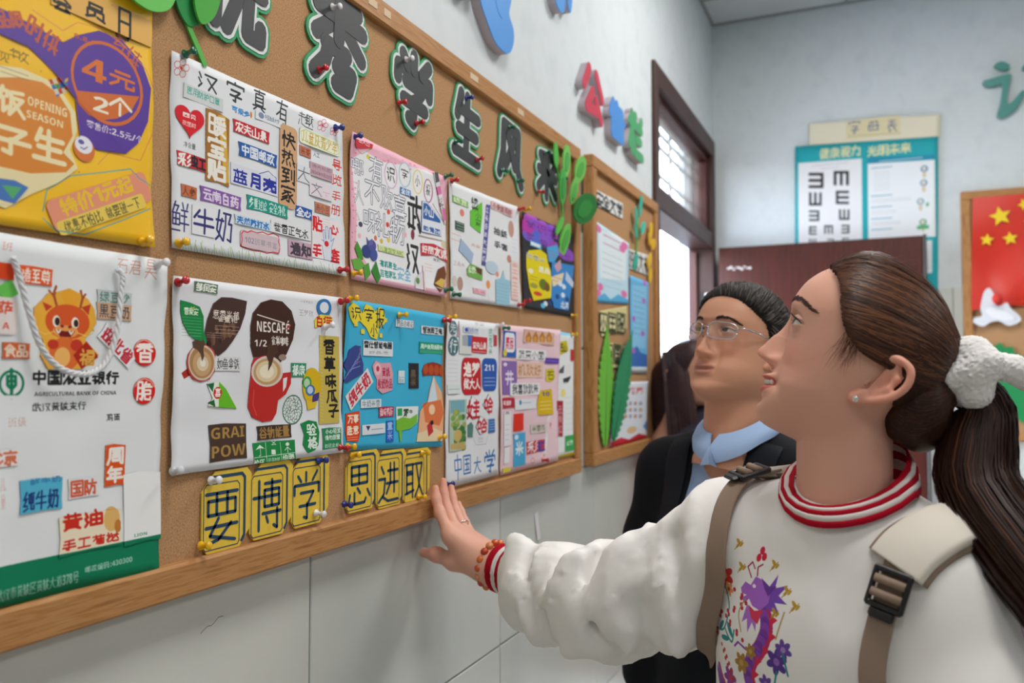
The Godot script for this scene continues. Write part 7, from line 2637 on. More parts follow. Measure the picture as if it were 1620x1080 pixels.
func posters_end():
	var k: Cv
	k = sheet("eye_chart", "turquoise eye chart of black E symbols on the end wall behind the door", "poster", "", Vector3(-0.3649, 2.5101, -3.9970), 597.3, 852.1, 1.6, "2aa9b4", [v2(11.7, 0), v2(597.3, 22.4), v2(581, 852.1), v2(-0, 838.3)], 31, 0.4)
	k.root.transform = Transform3D(Basis(v3(0, 0, 1), v3(0, 1, 0), v3(-1, 0, 0)), v3(-0.3649, 2.5101, -3.9970))
	k.c("-",203.3,47,174.1,55.3,0,"","健康视力","e2dfae","b")
	k.c("-",403.7,58,177.1,51.6,0,"","光明未来","e2dfae","b")
	k.p([24.3,78.8,292.2,85.1,289.3,445.3,20.7,448.6],"e8eaee",0)
	k.p([316.3,112,582.4,122,579.5,454.5,313,446.9],"e8edf2",0)
	k.p([316.8,82.7,533.5,97.9,580.7,99,581.7,121.1,316.3,112],"2a8fae",0)
	k.rows(448.8, 106.6, 173.0, 22.3, 1, "cfe6ee", 3)
	k.rows(158.1, 97.6, 154.4, 21.4, 1, "9aa0a6", 1.6)
	k.rows(160.3, 114.9, 79.1, 12.8, 1, "9aa0a6", 1.4)
	k.p([68.3,126.6,132.4,133,132.1,147.3,68,140.9],"3a3c40",0)
	k.p([67.8,155.2,131.9,161.5,131.7,175.7,67.6,169.5],"3a3c40",0)
	k.p([67.4,183.8,131.5,189.9,131.3,204.1,67.2,198.1],"3a3c40",0)
	k.p([119.6,131.8,132.4,133,131.3,204.1,118.5,202.9],"3a3c40",0)
	k.p([174.5,128.7,187.4,130.1,186.4,196.4,173.5,195.2],"3a3c40",0)
	k.p([200.3,131.4,213.1,132.7,212.1,198.8,199.2,197.6],"3a3c40",0)
	k.p([225.9,134,238.7,135.3,237.6,201.2,224.9,200],"3a3c40",0)
	k.p([174.5,128.7,238.7,135.3,238.5,148.5,174.3,142],"3a3c40",0)
	k.p([68.6,217.2,79.5,218.2,78.6,279.2,67.7,278.2],"3a3c40",0)
	k.p([90.4,219.2,101.3,220.2,100.4,281,89.5,280.1],"3a3c40",0)
	k.p([112.2,221.1,123,222.1,122.1,282.8,111.3,281.9],"3a3c40",0)
	k.p([67.8,266,122.3,270.7,122.1,282.8,67.7,278.2],"3a3c40",0)
	k.p([182.5,219.9,237.3,224.9,237.1,237.1,182.3,232.1],"3a3c40",0)
	k.p([182.1,244.3,236.9,249.2,236.7,261.4,182,256.6],"3a3c40",0)
	k.p([181.8,268.8,236.5,273.5,236.3,285.7,181.6,281],"3a3c40",0)
	k.p([182.5,219.9,193.5,220.9,192.6,282,181.6,281],"3a3c40",0)
	k.p([67.4,299.7,111.5,303.3,111.3,313.1,67.2,309.5],"3a3c40",0)
	k.p([67.1,319.3,111.2,322.8,111,332.6,66.9,329.1],"3a3c40",0)
	k.p([66.8,338.9,110.9,342.3,110.7,352,66.6,348.7],"3a3c40",0)
	k.p([102.7,302.6,111.5,303.3,110.7,352,101.9,351.4],"3a3c40",0)
	k.p([194.5,305.9,203.3,306.6,202.6,354,193.8,353.3],"3a3c40",0)
	k.p([212.1,307.3,220.8,308.1,220,355.3,211.3,354.7],"3a3c40",0)
	k.p([229.5,308.8,238.2,309.5,237.5,356.7,228.8,356],"3a3c40",0)
	k.p([193.9,343.8,237.6,347.3,237.5,356.7,193.8,353.3],"3a3c40",0)
	k.p([66.3,372.7,99.2,375.1,99.1,382.8,66.2,380.4],"3a3c40",0)
	k.p([66.1,388.1,99,390.5,98.8,398.2,66,395.8],"3a3c40",0)
	k.p([65.9,403.5,98.7,405.9,98.6,413.6,65.7,411.3],"3a3c40",0)
	k.p([66.3,372.7,72.9,373.2,72.3,411.7,65.7,411.3],"3a3c40",0)
	k.p([131.1,372.4,138.6,372.9,138,412.1,130.5,411.5],"3a3c40",0)
	k.p([146,373.5,153.5,374,152.9,413.1,145.4,412.6],"3a3c40",0)
	k.p([160.9,374.6,168.3,375.1,167.7,414.1,160.3,413.6],"3a3c40",0)
	k.p([131.1,372.4,168.3,375.1,168.2,382.9,131,380.2],"3a3c40",0)
	k.p([203.6,376.1,237.1,378.6,237,386.3,203.5,383.9],"3a3c40",0)
	k.p([203.4,391.6,236.8,394.1,236.7,401.8,203.2,399.4],"3a3c40",0)
	k.p([203.1,407.2,236.6,409.6,236.5,417.3,203,414.9],"3a3c40",0)
	k.p([230.4,378.1,237.1,378.6,236.5,417.3,229.8,416.8],"3a3c40",0)
	k.p([65.5,430.1,71.6,430.5,71.2,456.2,65.1,455.8],"3a3c40",0)
	k.p([77.7,430.9,83.8,431.4,83.4,457,77.3,456.6],"3a3c40",0)
	k.p([89.9,431.8,95.9,432.2,95.6,457.8,89.5,457.4],"3a3c40",0)
	k.p([65.2,450.7,95.6,452.7,95.6,457.8,65.1,455.8],"3a3c40",0)
	k.p([143.7,435.4,171.3,437.3,171.2,442.4,143.6,440.5],"3a3c40",0)
	k.p([143.5,445.6,171.1,447.5,171,452.5,143.4,450.7],"3a3c40",0)
	k.p([143.3,455.8,170.9,457.6,170.9,462.7,143.3,460.9],"3a3c40",0)
	k.p([165.8,436.9,171.3,437.3,170.9,462.7,165.4,462.3],"3a3c40",0)
	k.p([206.6,435.5,233.8,437.3,233.7,442.4,206.5,440.5],"3a3c40",0)
	k.p([206.4,445.6,233.7,447.4,233.6,452.5,206.3,450.7],"3a3c40",0)
	k.p([206.3,455.7,233.5,457.5,233.4,462.6,206.2,460.8],"3a3c40",0)
	k.p([206.6,435.5,212,435.8,211.6,461.1,206.2,460.8],"3a3c40",0)
	k.rows(372.9, 133.9, 83.1, 18.3, 1, "3a9ab8", 3.5)
	k.rows(370.7, 258.8, 83.0, 18.3, 1, "3a9ab8", 3.5)
	k.rows(369.8, 308.7, 82.9, 18.3, 1, "3a9ab8", 3.5)
	k.rows(368.9, 360.2, 82.9, 18.3, 1, "3a9ab8", 3.5)
	k.rows(368.1, 408.3, 82.9, 18.2, 1, "3a9ab8", 3.5)
	k.rows(371.9, 193.9, 63.4, 90.0, 7, "a8aeb6", 1.2)
	k.rows(407.4, 281.6, 157.1, 20.7, 2, "b0b6be", 1.4)
	k.rows(376.8, 333.0, 97.8, 20.7, 2, "b0b6be", 1.4)
	k.rows(385.3, 382.2, 116.4, 18.2, 2, "b0b6be", 1.4)
	k.c("=",541.1,157,29.1,29.5,0,"4a8ab0")
	k.c("=",540.4,156.1,16,18,0,"e8d8c8")
	k.c("=",540.6,183.1,14.5,29.4,0,"d8c8b0")
	k.c("=",537.7,218.1,29.1,29.4,0,"6aa0c0")
	k.c("=",537,217.2,16,18,0,"e8d8c8")
	k.c("=",537.3,244.2,14.5,29.4,0,"d8c8b0")
	k.c("=",523.8,298.7,29.1,29.4,0,"7ab0c8")
	k.c("=",523.1,297.8,16,18,0,"e8d8c8")
	k.c("=",523.3,324.8,14.6,29.4,0,"d8c8b0")
	k.c("=",531.6,389.2,29.1,29.3,0,"5aa890")
	k.c("=",530.9,388.3,16,17.9,0,"e8d8c8")
	k.c("=",531.1,415.3,14.5,29.3,0,"d8c8b0")
	k.p([508,402.9,554.5,402.3,554.2,418.6,507.7,419.3],"58b078",0)
	k.p([544,307.8,556.4,304.7,554.7,320.9,544.5,321.7],"58b078",0)
	k.p([540.9,470.5,564.8,469.7,562.1,609.7,538.2,612.5],"e8edf2",0)
	k.rows(551.2, 540.2, 15.9, 113.5, 9, "a8b0b8", 1.2)
	k.done()
	k = sheet("alphabet_banner", "pale yellow paper banner with three small blue characters above the eye chart", "banner", "", Vector3(-0.2957, 2.6093, -3.9990), 539.8, 124.6, 1.8, "e5dfc8", [v2(1.4, 0), v2(539.8, 25.8), v2(535.4, 124.6), v2(-0, 99.3)], 33, 0.3)
	k.root.transform = Transform3D(Basis(v3(0, 0, 1), v3(0, 1, 0), v3(-1, 0, 0)), v3(-0.2957, 2.6093, -3.9990))
	k.c("r",271.4,49.5,221.1,80.7,0,"e0d6ae")
	k.c("-",195.9,40,46.5,59.3,0,"","字","5a6a98")
	k.c("-",272.8,45.3,45.7,58.8,0,"","母","5a6a98")
	k.c("-",348.5,51.7,37.5,55.8,0,"","表","5a6a98")
	k.l([168,77.5,381.5,89.5],2,"b0a070")
	k.done()
	k = sheet("paper_poster", "pale blue printed letter sheet with pink flowers at the upper left of the second board", "poster", "papers on the second board", Vector3(-0.7000, 1.8699, -2.1295), 317.3, 217.8, 2.6, "bfe0f0", [v2(0, 0), v2(317.3, 13.1), v2(306.4, 198.9), v2(7.8, 217.8)], 35, 0.5)
	k.p([19.8,13.9,294.6,6.9,280.8,129.5,36.2,149.8],"e2eef4",0)
	k.rows(152.4, 36.4, 173.0, 45.5, 2, "c090b0", 3)
	k.rows(151.7, 119.6, 192.9, 108.7, 6, "9ab8cc", 1.4)
	k.c("=",20,16.8,51.4,20.8,0,"e07ab0")
	k.c("=",272.1,26.2,62.4,22.9,0,"e07ab0")
	k.c("=",36.2,172.9,51.9,20.8,0,"e07ab0")
	k.c("=",17.5,191.9,51.1,20.6,0,"e07ab0")
	k.c("=",262.5,172.3,61.8,22.6,0,"e07ab0")
	k.c("=",249.8,38.8,61.4,22.7,0,"e07ab0")
	k.p([8,204.2,73.3,186.7,131.6,199.2,203.8,177.7,313.5,186.8,313.1,202.8,7.7,226.9],"5ab0e0",0)
	k.done()
	k = sheet("paper_poster", "long sky blue poem sheet with purple blossoms on the right half of the second board", "poster", "papers on the second board", Vector3(-0.7000, 1.7632, -2.4516), 224.1, 298.8, 2.6, "6db8e6", [v2(0, 2.3), v2(224.1, 0), v2(199.9, 298.8), v2(7.3, 297.8)], 37, 0.5)
	k.p([26,29.4,198.2,18.4,185.4,219.9,28.4,218.8],"8ccaee",0)
	k.rows(107.9, 109.4, 136.4, 151.2, 9, "4a80b8", 1.4)
	k.p([10.4,237.5,78.2,214,124.4,234.4,202.3,238.8,201.2,277.6,13.8,279.8],"3f6fb8",0)
	k.p([13.8,281,201.2,278.9,195.7,297,17.8,296.8],"e0e6ec",0)
	k.c("=",165,66.7,44.1,18,0,"b06ac8")
	k.c("=",46.2,132.1,40.5,17.3,0,"b06ac8")
	k.c("=",150.1,173.3,43.5,17.9,0,"b06ac8")
	k.c("=",43.9,230.5,40.4,17.2,0,"b06ac8")
	k.c("=",178.8,7.4,44.5,18.2,0,"b06ac8")
	k.done()
	k = sheet("paper_poster", "white sheet of small square pictures with red waves along its foot on the second board", "poster", "papers on the second board", Vector3(-0.7000, 1.4377, -2.2500), 408.7, 183.4, 2.6, "dfe6f0", [v2(15, 1.9), v2(408.7, 0), v2(388, 180.7), v2(0, 183.4)], 39, 0.5)
	k.c("-",216.6,28.3,284.4,23.4,0,"","红花苏","d86a6a","b")
	k.c("=",152,64.3,35.6,11.8,0,"c89a8a")
	k.c("=",205.3,65.8,37,12,0,"a8a0b8")
	k.c("=",260.8,67.4,38.5,12.2,0,"c89a8a")
	k.c("=",318.5,69,40.1,12.5,0,"a8a0b8")
	k.c("=",151.6,83.2,35.5,11.8,0,"a8a0b8")
	k.c("=",204.9,85.1,36.9,12,0,"c89a8a")
	k.c("=",260.3,87,38.4,12.2,0,"a8a0b8")
	k.c("=",318,89,40,12.5,0,"c89a8a")
	k.c("=",151.2,102,35.5,11.8,0,"c89a8a")
	k.c("=",204.5,104.2,36.9,12,0,"a8a0b8")
	k.c("=",259.9,106.6,38.4,12.2,0,"c89a8a")
	k.c("=",317.5,109,40,12.5,0,"a8a0b8")
	k.p([4.6,168.6,101.7,161.1,184.5,172.4,296.2,161.4,404.2,174.3,396.2,193,162.9,190.4,4.3,185.2],"c8283a",0)
	k.p([343.9,142.2,405.7,119.8,404.5,164.7],"5a90d0",0)
	k.c("=",218.7,146.1,109.6,21,0,"e0c090")
	k.done()
	k = sheet("label_card", "white jagged title card with black characters at the top of the second board", "card sign", "title cards of the second board", Vector3(-0.7000, 1.9676, -2.1307), 257.6, 53.3, 3, "e6e8e8", [v2(0, 11.6), v2(257.6, 0), v2(250.1, 46.9), v2(15.8, 53.3)], 41, 0.2)
	k.c("-",36.2,31.5,63.8,38,0,"","安","2a3030","b")
	k.c("-",94.7,29.4,61,38,0,"","全","2a3030","b")
	k.c("-",156,27.2,57.8,38,0,"","文","2a3030","b")
	k.c("-",220.3,24.9,54.2,38,0,"","学","2a3030","b")
	k.done()
	k = sheet("label_card", "white card with dense black characters under the yellow foam leaves on the second board", "card sign", "title cards of the second board", Vector3(-0.7000, 1.8522, -2.4395), 246.7, 70.9, 3, "e6e8e8", [v2(0, 11.9), v2(246.7, 0), v2(236.7, 68.2), v2(5.6, 70.9)], 41, 0.2)
	k.c("-",30.9,40.6,54.1,52.9,0,"","班","2a3030","b")
	k.c("-",88.1,38.9,52.7,54.5,0,"","级","2a3030","b")
	k.c("-",147.7,37.1,51.1,56.2,0,"","文","2a3030","b")
	k.c("-",209.9,35.2,49.4,57.9,0,"","书","2a3030","b")
	k.done()
	k = sheet("label_card", "slanted row of black and cream lettered tags, upper of the two on the second board", "card sign", "lettered tag rows of the second board", Vector3(-0.7000, 1.6642, -2.1534), 268.8, 104.0, 3, "d9cf96", [v2(0, 34.8), v2(268.8, 0), v2(267.4, 66.6), v2(21.1, 104)], 43, 0.2)
	k.c("r",38,65.1,70.9,55.7,0,"3a4632")
	k.c("r",37.8,65.1,53.8,45.2,0,"e4dcae","小","2a3424","b")
	k.c("r",120,60.2,75.6,57.5,0,"3a4632")
	k.c("r",119.8,60.2,57.4,46.7,0,"e4dcae","王","2a3424","b")
	k.c("r",207.6,55,80.8,59.5,0,"3a4632")
	k.c("r",207.3,55,61.4,48.3,0,"e4dcae","报","2a3424","b")
	k.done()
	k = sheet("label_card", "straight row of black and cream lettered tags, lower of the two on the second board", "card sign", "lettered tag rows of the second board", Vector3(-0.7000, 1.5476, -2.1969), 256.9, 70.9, 3, "d9cf96", [v2(0, 0.4), v2(256.9, 0), v2(248.5, 70.9), v2(4.6, 69.8)], 43, 0.2)
	k.c("r",39.3,32.4,73.3,56.5,0,"3a4632")
	k.c("r",39.1,32.4,55.7,45.9,0,"e4dcae","山","2a3424","b")
	k.c("r",124.2,30.2,78.3,58.4,0,"3a4632")
	k.c("r",123.9,30.2,59.5,47.4,0,"e4dcae","国","2a3424","b")
	k.c("r",214.9,27.9,83.7,60.4,0,"3a4632")
	k.c("r",214.6,27.9,63.6,49,0,"e4dcae","报","2a3424","b")
	k.done()


func second_board():
	leaf_set("turquoise foam leaf sprig at the top of the second board", wall_xf(1.905, -2.545, CORK_X + 0.004), [
		[0.0, 0.05, -6.0, 0.03, 0.07, 0.004, 6.0, "35b8a0", ""], [-0.03, 0.02, 35.0, 0.028, 0.06, 0.004, 6.0, "3ac0a8", ""], [-0.03, -0.02, 60.0, 0.03, 0.06, 0.005, 6.0, "2fae98", ""], [0.01, 0.0, -40.0, 0.03, 0.05, 0.006, 6.0, "48c8b0", ""], [-0.02, -0.07, 150.0, 0.028, 0.06, 0.004, -6.0, "35b8a0", ""]],
		[v2(0.0, 0.05), v2(-0.015, -0.03), v2(-0.03, -0.1)])
	leaf_set("yellow foam flower beside the turquoise sprig on the second board", wall_xf(1.86, -2.68, CORK_X + 0.004), [
		[0.0, 0.05, 0.0, 0.035, 0.05, 0.004, 6.0, "e8c030", ""], [0.0, 0.03, 60.0, 0.035, 0.05, 0.004, 6.0, "e2b428", ""], [0.0, 0.0, 170.0, 0.035, 0.05, 0.005, -6.0, "ecc838", ""], [0.0, 0.02, -60.0, 0.035, 0.045, 0.006, 6.0, "e2b428", ""], [0.0, -0.05, 180.0, 0.04, 0.05, 0.005, -6.0, "e8c030", ""], [-0.01, -0.04, 90.0, 0.035, 0.05, 0.005, 3.0, "dcae28", ""]], [])
	# feathered palm leaves at the foot
	for k in 2:
		var t := thing("foam_leaf", ["light green feathered paper leaf at the lower left of the second board", "dark green feathered paper leaf slanting across the lower papers of the second board"][k], "leaf cut-out")
		var h: float = [0.30, 0.34][k]
		t.transform = wall_xf([1.262, 1.275][k], [-2.185, -2.235][k], CORK_X + 0.006 + 0.008 * k) * Transform3D(Basis(Vector3(0, 0, 1), deg_to_rad([-5.0, -33.0][k])), Vector3.ZERO)
		var right := []
		var left := []
		for j in 15:
			var f := j / 14.0
			var w: float = [0.075, 0.07][k] * sin(PI * (0.08 + 0.9 * f)) + 0.004
			right.append(v2(w, h * f + 0.012))
			right.append(v2(w * 0.72, h * f + 0.014))
			left.append(v2(-w, h * f + 0.012))
			left.append(v2(-w * 0.72, h * f + 0.014))
		left.reverse()
		var poly := PackedVector2Array([v2(0.003, 0)])
		poly.append_array(PackedVector2Array(right))
		poly.append(v2(0, h + 0.04))
		poly.append_array(PackedVector2Array(left))
		poly.append(v2(-0.003, 0))
		var g := geo()
		g.extrude(poly, 0.002)
		part("blade", g.mesh(), mat(["6ab83a", "1f8a5c"][k], 0.6), t)
		var r := geo()
		r.tube([v3(0, 0, 0.002), v3(0, h, 0.002)], [0.002, 0.001], 6)
		part("midrib", r.solid(), mat(["4a9a2c", "16704a"][k], 0.6), t)

func star_poly(r: float, turn: float) -> PackedVector2Array:
	var q := PackedVector2Array()
	for k in 10:
		var a := turn + PI / 2 + k * PI / 5
		var rr := r if k % 2 == 0 else r * 0.45
		q.append(v2(cos(a) * rr, sin(a) * rr))
	return q

func third_board():
	var z := END_Z + 0.0245
	# satin flag with folds
	var t := thing("flag", "red satin flag with yellow stars draped on the end-wall notice board", "flag", v3(0.355, 2.205, z))
	var g := geo()
	for side in 2:
		for r in 29:
			for k in 43:
				var u := k / 42.0
				var f := r / 28.0
				var len := 0.43 + 0.05 * sin(u * 5.0 + 1.2) - 0.02 * sin(u * 13.0)
				var fold := 0.011 * sin(u * 16.0 - f * 4.5) * f + 0.007 * sin(u * 7.0 + f * 7.0) * (0.2 + f) + 0.004 * sin(u * 34.0 + f * 3.0) * f * f
				g.v.append(v3(u * 0.86 - 0.016 * f * (1 - u), -len * f, 0.014 + fold - side * 0.0012))
	g.net(0, 29, 43)
	var b := g.i.size()
	g.net(29 * 43, 29, 43)
	for k in range(b, g.i.size(), 3):
		var w := g.i[k + 1]
		g.i[k + 1] = g.i[k + 2]
		g.i[k + 2] = w
	var sat := mat("d42a16", 0.34, 0.6)
	part("cloth", g.mesh(), sat, t)
	for a in [[0.098, -0.088, 0.042, 0.2], [0.048, -0.182, 0.027, -0.15], [0.132, -0.182, 0.029, 0.12], [0.185, -0.045, 0.026, 0.4], [0.205, -0.12, 0.026, 0.0]]:
		var s := geo()
		var u: float = a[0] / 0.86
		var f: float = -a[1] / 0.45
		var zf := 0.0185 + 0.011 * sin(u * 16.0 - f * 4.5) * f + 0.007 * sin(u * 7.0 + f * 7.0) * (0.2 + f)
		s.extrude(star_poly(a[2], a[3]), 0.003, Transform3D(Basis.IDENTITY, v3(a[0], a[1], zf)))
		part("star", s.mesh(), mat("f2d21e", 0.5), t)
	# white paper dove
	var d := thing("paper_dove", "white paper-cut dove below the red flag on the end-wall board", "paper cut-out", v3(0.352, 1.69, z + 0.022))
	var q := smooth([v2(-0.005, -0.012), v2(-0.002, 0.008), v2(0.026, 0.017), v2(0.021, 0.050), v2(0.035, 0.114), v2(0.056, 0.130), v2(0.071, 0.100), v2(0.067, 0.074), v2(0.088, 0.054), v2(0.116, 0.069), v2(0.130, 0.043), v2(0.156, 0.017), v2(0.164, -0.009), v2(0.122, -0.028), v2(0.089, -0.008), v2(0.057, -0.011), v2(0.029, -0.028)], 3)
	var dg := geo()
	dg.extrude(q, 0.004)
	part("body", dg.mesh(), mat("dfe3ea", 0.6), d)
	var wg := geo()
	wg.extrude(smooth([v2(0.039, 0.038), v2(0.068, 0.051), v2(0.106, 0.035), v2(0.143, 0.000), v2(0.105, -0.008), v2(0.063, 0.008)], 4), 0.003, Transform3D(Basis.IDENTITY, v3(0, 0, 0.004)))
	part("wing", wg.mesh(), mat("eceff4", 0.6), d)
	var rb := thing("red_ball", "small red pompom beside the white paper dove", "pompom", v3(0.432, 1.773, z + 0.052))
	var bg := geo()
	bg.ball(Vector3.ZERO, v3(0.02, 0.022, 0.014), 10, 14)
	part("pompom", bg.solid(), mat("d0342a", 0.7), rb)
	# green paper tree
	var tr := thing("paper_tree", "green paper-cut tree crown low on the end-wall board behind the hair scrunchie", "paper cut-out", v3(0.40, 1.21, z + 0.002))
	var cg := geo()
	var pts := []
	for k in 26:
		var a := TAU * k / 26
		var rr := 0.105 if k % 2 == 0 else 0.09
		pts.append(v2(0.03 + cos(a) * rr * 0.95, 0.28 + sin(a) * rr))
	cg.extrude(smooth(pts, 3), 0.006)
	cg.extrude(smooth([v2(0.03, 0.17), v2(0.1, 0.2), v2(0.2, 0.12), v2(0.22, 0.05), v2(0.15, 0.04), v2(0.09, 0.08)], 4), 0.005)
	part("crown", cg.mesh(), mat("168a4c", 0.6), tr)
	part("trunk", bx(v3(0.03, 0.1, 0.002), v3(0.02, 0.16, 0.004), 0.001), mat("c9a22c", 0.6), tr)

# ------------------------------------------------------------------ people
# Heads are lofted from level slices in the head's own frame (millimetres): x to the left ear, y up, z to the nose.
func head_frame(at: Vector3, yaw: float, pitch: float, roll := 0.0, k := 0.001) -> Transform3D:
	var b := Basis(Vector3.UP, deg_to_rad(yaw)) * Basis(Vector3.RIGHT, deg_to_rad(-pitch)) * Basis(Vector3.BACK, deg_to_rad(roll))
	return Transform3D(b.scaled_local(Vector3(k, k, k)), at)

func soft_max(a: float, b: float, k: float) -> float:
	var h := maxf(k - absf(a - b), 0.0) / k
	return maxf(a, b) + h * h * k * 0.25

const FEMALE := {
	"F": [[-117.0, 6.0], [-116.0, 22.0], [-114.8, 36.0], [-112.0, 48.0], [-104.0, 55.5], [-95.0, 57.5], [-85.0, 57.0], [-77.0, 56.5], [-62.0, 57.0], [-52.0, 54.0], [-42.0, 51.0], [-30.0, 50.0], [-20.0, 51.0], [-10.0, 53.0], [4.0, 56.0], [13.0, 58.5], [22.7, 60.5], [35.5, 59.0], [54.0, 51.4], [72.0, 34.0], [82.0, 14.0], [88.0, -22.0]],
	"B": [[-117.0, -40.0], [-70.0, -58.0], [-50.0, -76.0], [-30.0, -88.0], [0.0, -97.0], [25.0, -99.0], [50.0, -91.0], [70.0, -72.0], [88.0, -34.0]],
	"W": [[-117.0, 8.0], [-113.0, 22.0], [-104.0, 37.0], [-90.0, 50.0], [-75.0, 58.0], [-60.0, 63.0], [-45.0, 66.0], [-25.0, 68.5], [0.0, 70.0], [25.0, 70.0], [45.0, 66.0], [65.0, 54.0], [80.0, 34.0], [88.0, 6.0]],
	"N": [[-57.0, 0.0], [-53.0, 4.0], [-49.5, 8.0], [-46.4, 15.0], [-43.0, 25.0], [-40.0, 27.8], [-37.0, 28.3], [-30.0, 24.5], [-20.0, 18.5], [-9.5, 10.0], [4.0, 2.7], [14.0, 0.0]],
	"NW": [[-57.0, 9.0], [-45.0, 10.5], [-37.0, 10.0], [-20.0, 7.5], [-8.0, 6.5], [10.0, 6.5]],
	"L": [[-86.0, 0.0], [-82.0, 2.2], [-78.0, 5.2], [-74.5, 5.4], [-72.4, 2.0], [-71.0, -6.0], [-66.5, -6.0], [-65.2, 2.5], [-63.0, 7.6], [-60.5, 6.6], [-57.5, 1.4], [-56.0, 0.0]],
	"bumps": [[13.5, -41.5, 5.2, 5.5, 7.5], [19.0, -43.0, 3.0, 6.0, -1.6], [6.5, -49.0, 3.2, 2.2, -6.0], [36.0, -28.0, 17.0, 15.0, 4.0], [27.0, -62.0, 6.0, 9.0, -1.6], [0.0, -99.0, 16.0, 10.0, 2.0], [30.0, 23.0, 16.0, 6.0, 1.6], [33.0, -8.0, 12.0, 5.0, -1.2], [0.0, -88.0, 14.0, 4.0, -1.6], [31.0, -65.0, 8.0, 9.0, -4.0]],
	"neck": [-44.0, 0.35, -119.0, 51.0, 53.0], "eye": [32.0, 4.0, 38.6, 12.0, 5.0, 3.4, 15.5], "smile": 5.0, "mouth": 29.0, "top": 88.0, "lip": "c9524e", "n": 2.25}

const MALE := {
	"F": [[-121.0, 4.0], [-119.0, 30.0], [-116.0, 46.0], [-108.0, 58.0], [-98.0, 60.5], [-88.0, 57.5], [-78.0, 57.5], [-64.0, 58.0], [-52.0, 55.0], [-42.0, 52.0], [-30.0, 51.0], [-15.0, 53.0], [4.0, 58.0], [14.0, 63.0], [24.0, 66.0], [42.0, 64.0], [60.0, 56.0], [78.0, 38.0], [90.0, 12.0], [97.0, -24.0]],
	"B": [[-121.0, -40.0], [-75.0, -60.0], [-50.0, -82.0], [-25.0, -96.0], [0.0, -104.0], [28.0, -106.0], [55.0, -97.0], [78.0, -72.0], [97.0, -32.0]],
	"W": [[-121.0, 10.0], [-117.0, 28.0], [-108.0, 44.0], [-95.0, 60.0], [-80.0, 69.0], [-62.0, 73.5], [-45.0, 74.5], [-25.0, 75.0], [0.0, 75.0], [28.0, 75.0], [50.0, 71.0], [72.0, 58.0], [88.0, 36.0], [97.0, 6.0]],
	"N": [[-58.0, 0.0], [-54.0, 4.0], [-50.0, 11.0], [-46.0, 21.0], [-42.0, 27.0], [-38.0, 28.5], [-30.0, 24.5], [-18.0, 18.0], [-6.0, 10.0], [6.0, 4.0], [15.0, 0.0]],
	"NW": [[-58.0, 10.0], [-45.0, 12.5], [-37.0, 12.0], [-20.0, 9.0], [-6.0, 7.5], [10.0, 7.0]],
	"L": [[-84.0, 0.0], [-80.0, 2.5], [-76.0, 4.6], [-73.0, 3.6], [-70.5, -0.5], [-69.0, -1.8], [-67.5, 0.0], [-65.0, 4.6], [-62.0, 4.0], [-59.0, 0.8], [-57.0, 0.0]],
	"bumps": [[15.5, -42.0, 6.0, 6.0, 8.0], [7.0, -50.0, 3.4, 2.2, -5.0], [38.0, -28.0, 17.0, 15.0, 3.5], [27.0, -50.0, 5.0, 14.0, -2.2], [0.0, -104.0, 17.0, 9.0, 2.5], [30.0, 23.0, 17.0, 6.0, 3.0], [33.0, -10.0, 13.0, 4.0, -1.8], [46.0, -70.0, 14.0, 18.0, 2.0]],
	"neck": [-46.0, 0.2, -119.0, 58.0, 60.0], "eye": [32.0, 3.0, 42.0, 12.0, 3.4, 2.8, 14.5], "smile": 1.5, "mouth": 26.0, "top": 97.0, "lip": "b87f70", "n": 2.3}

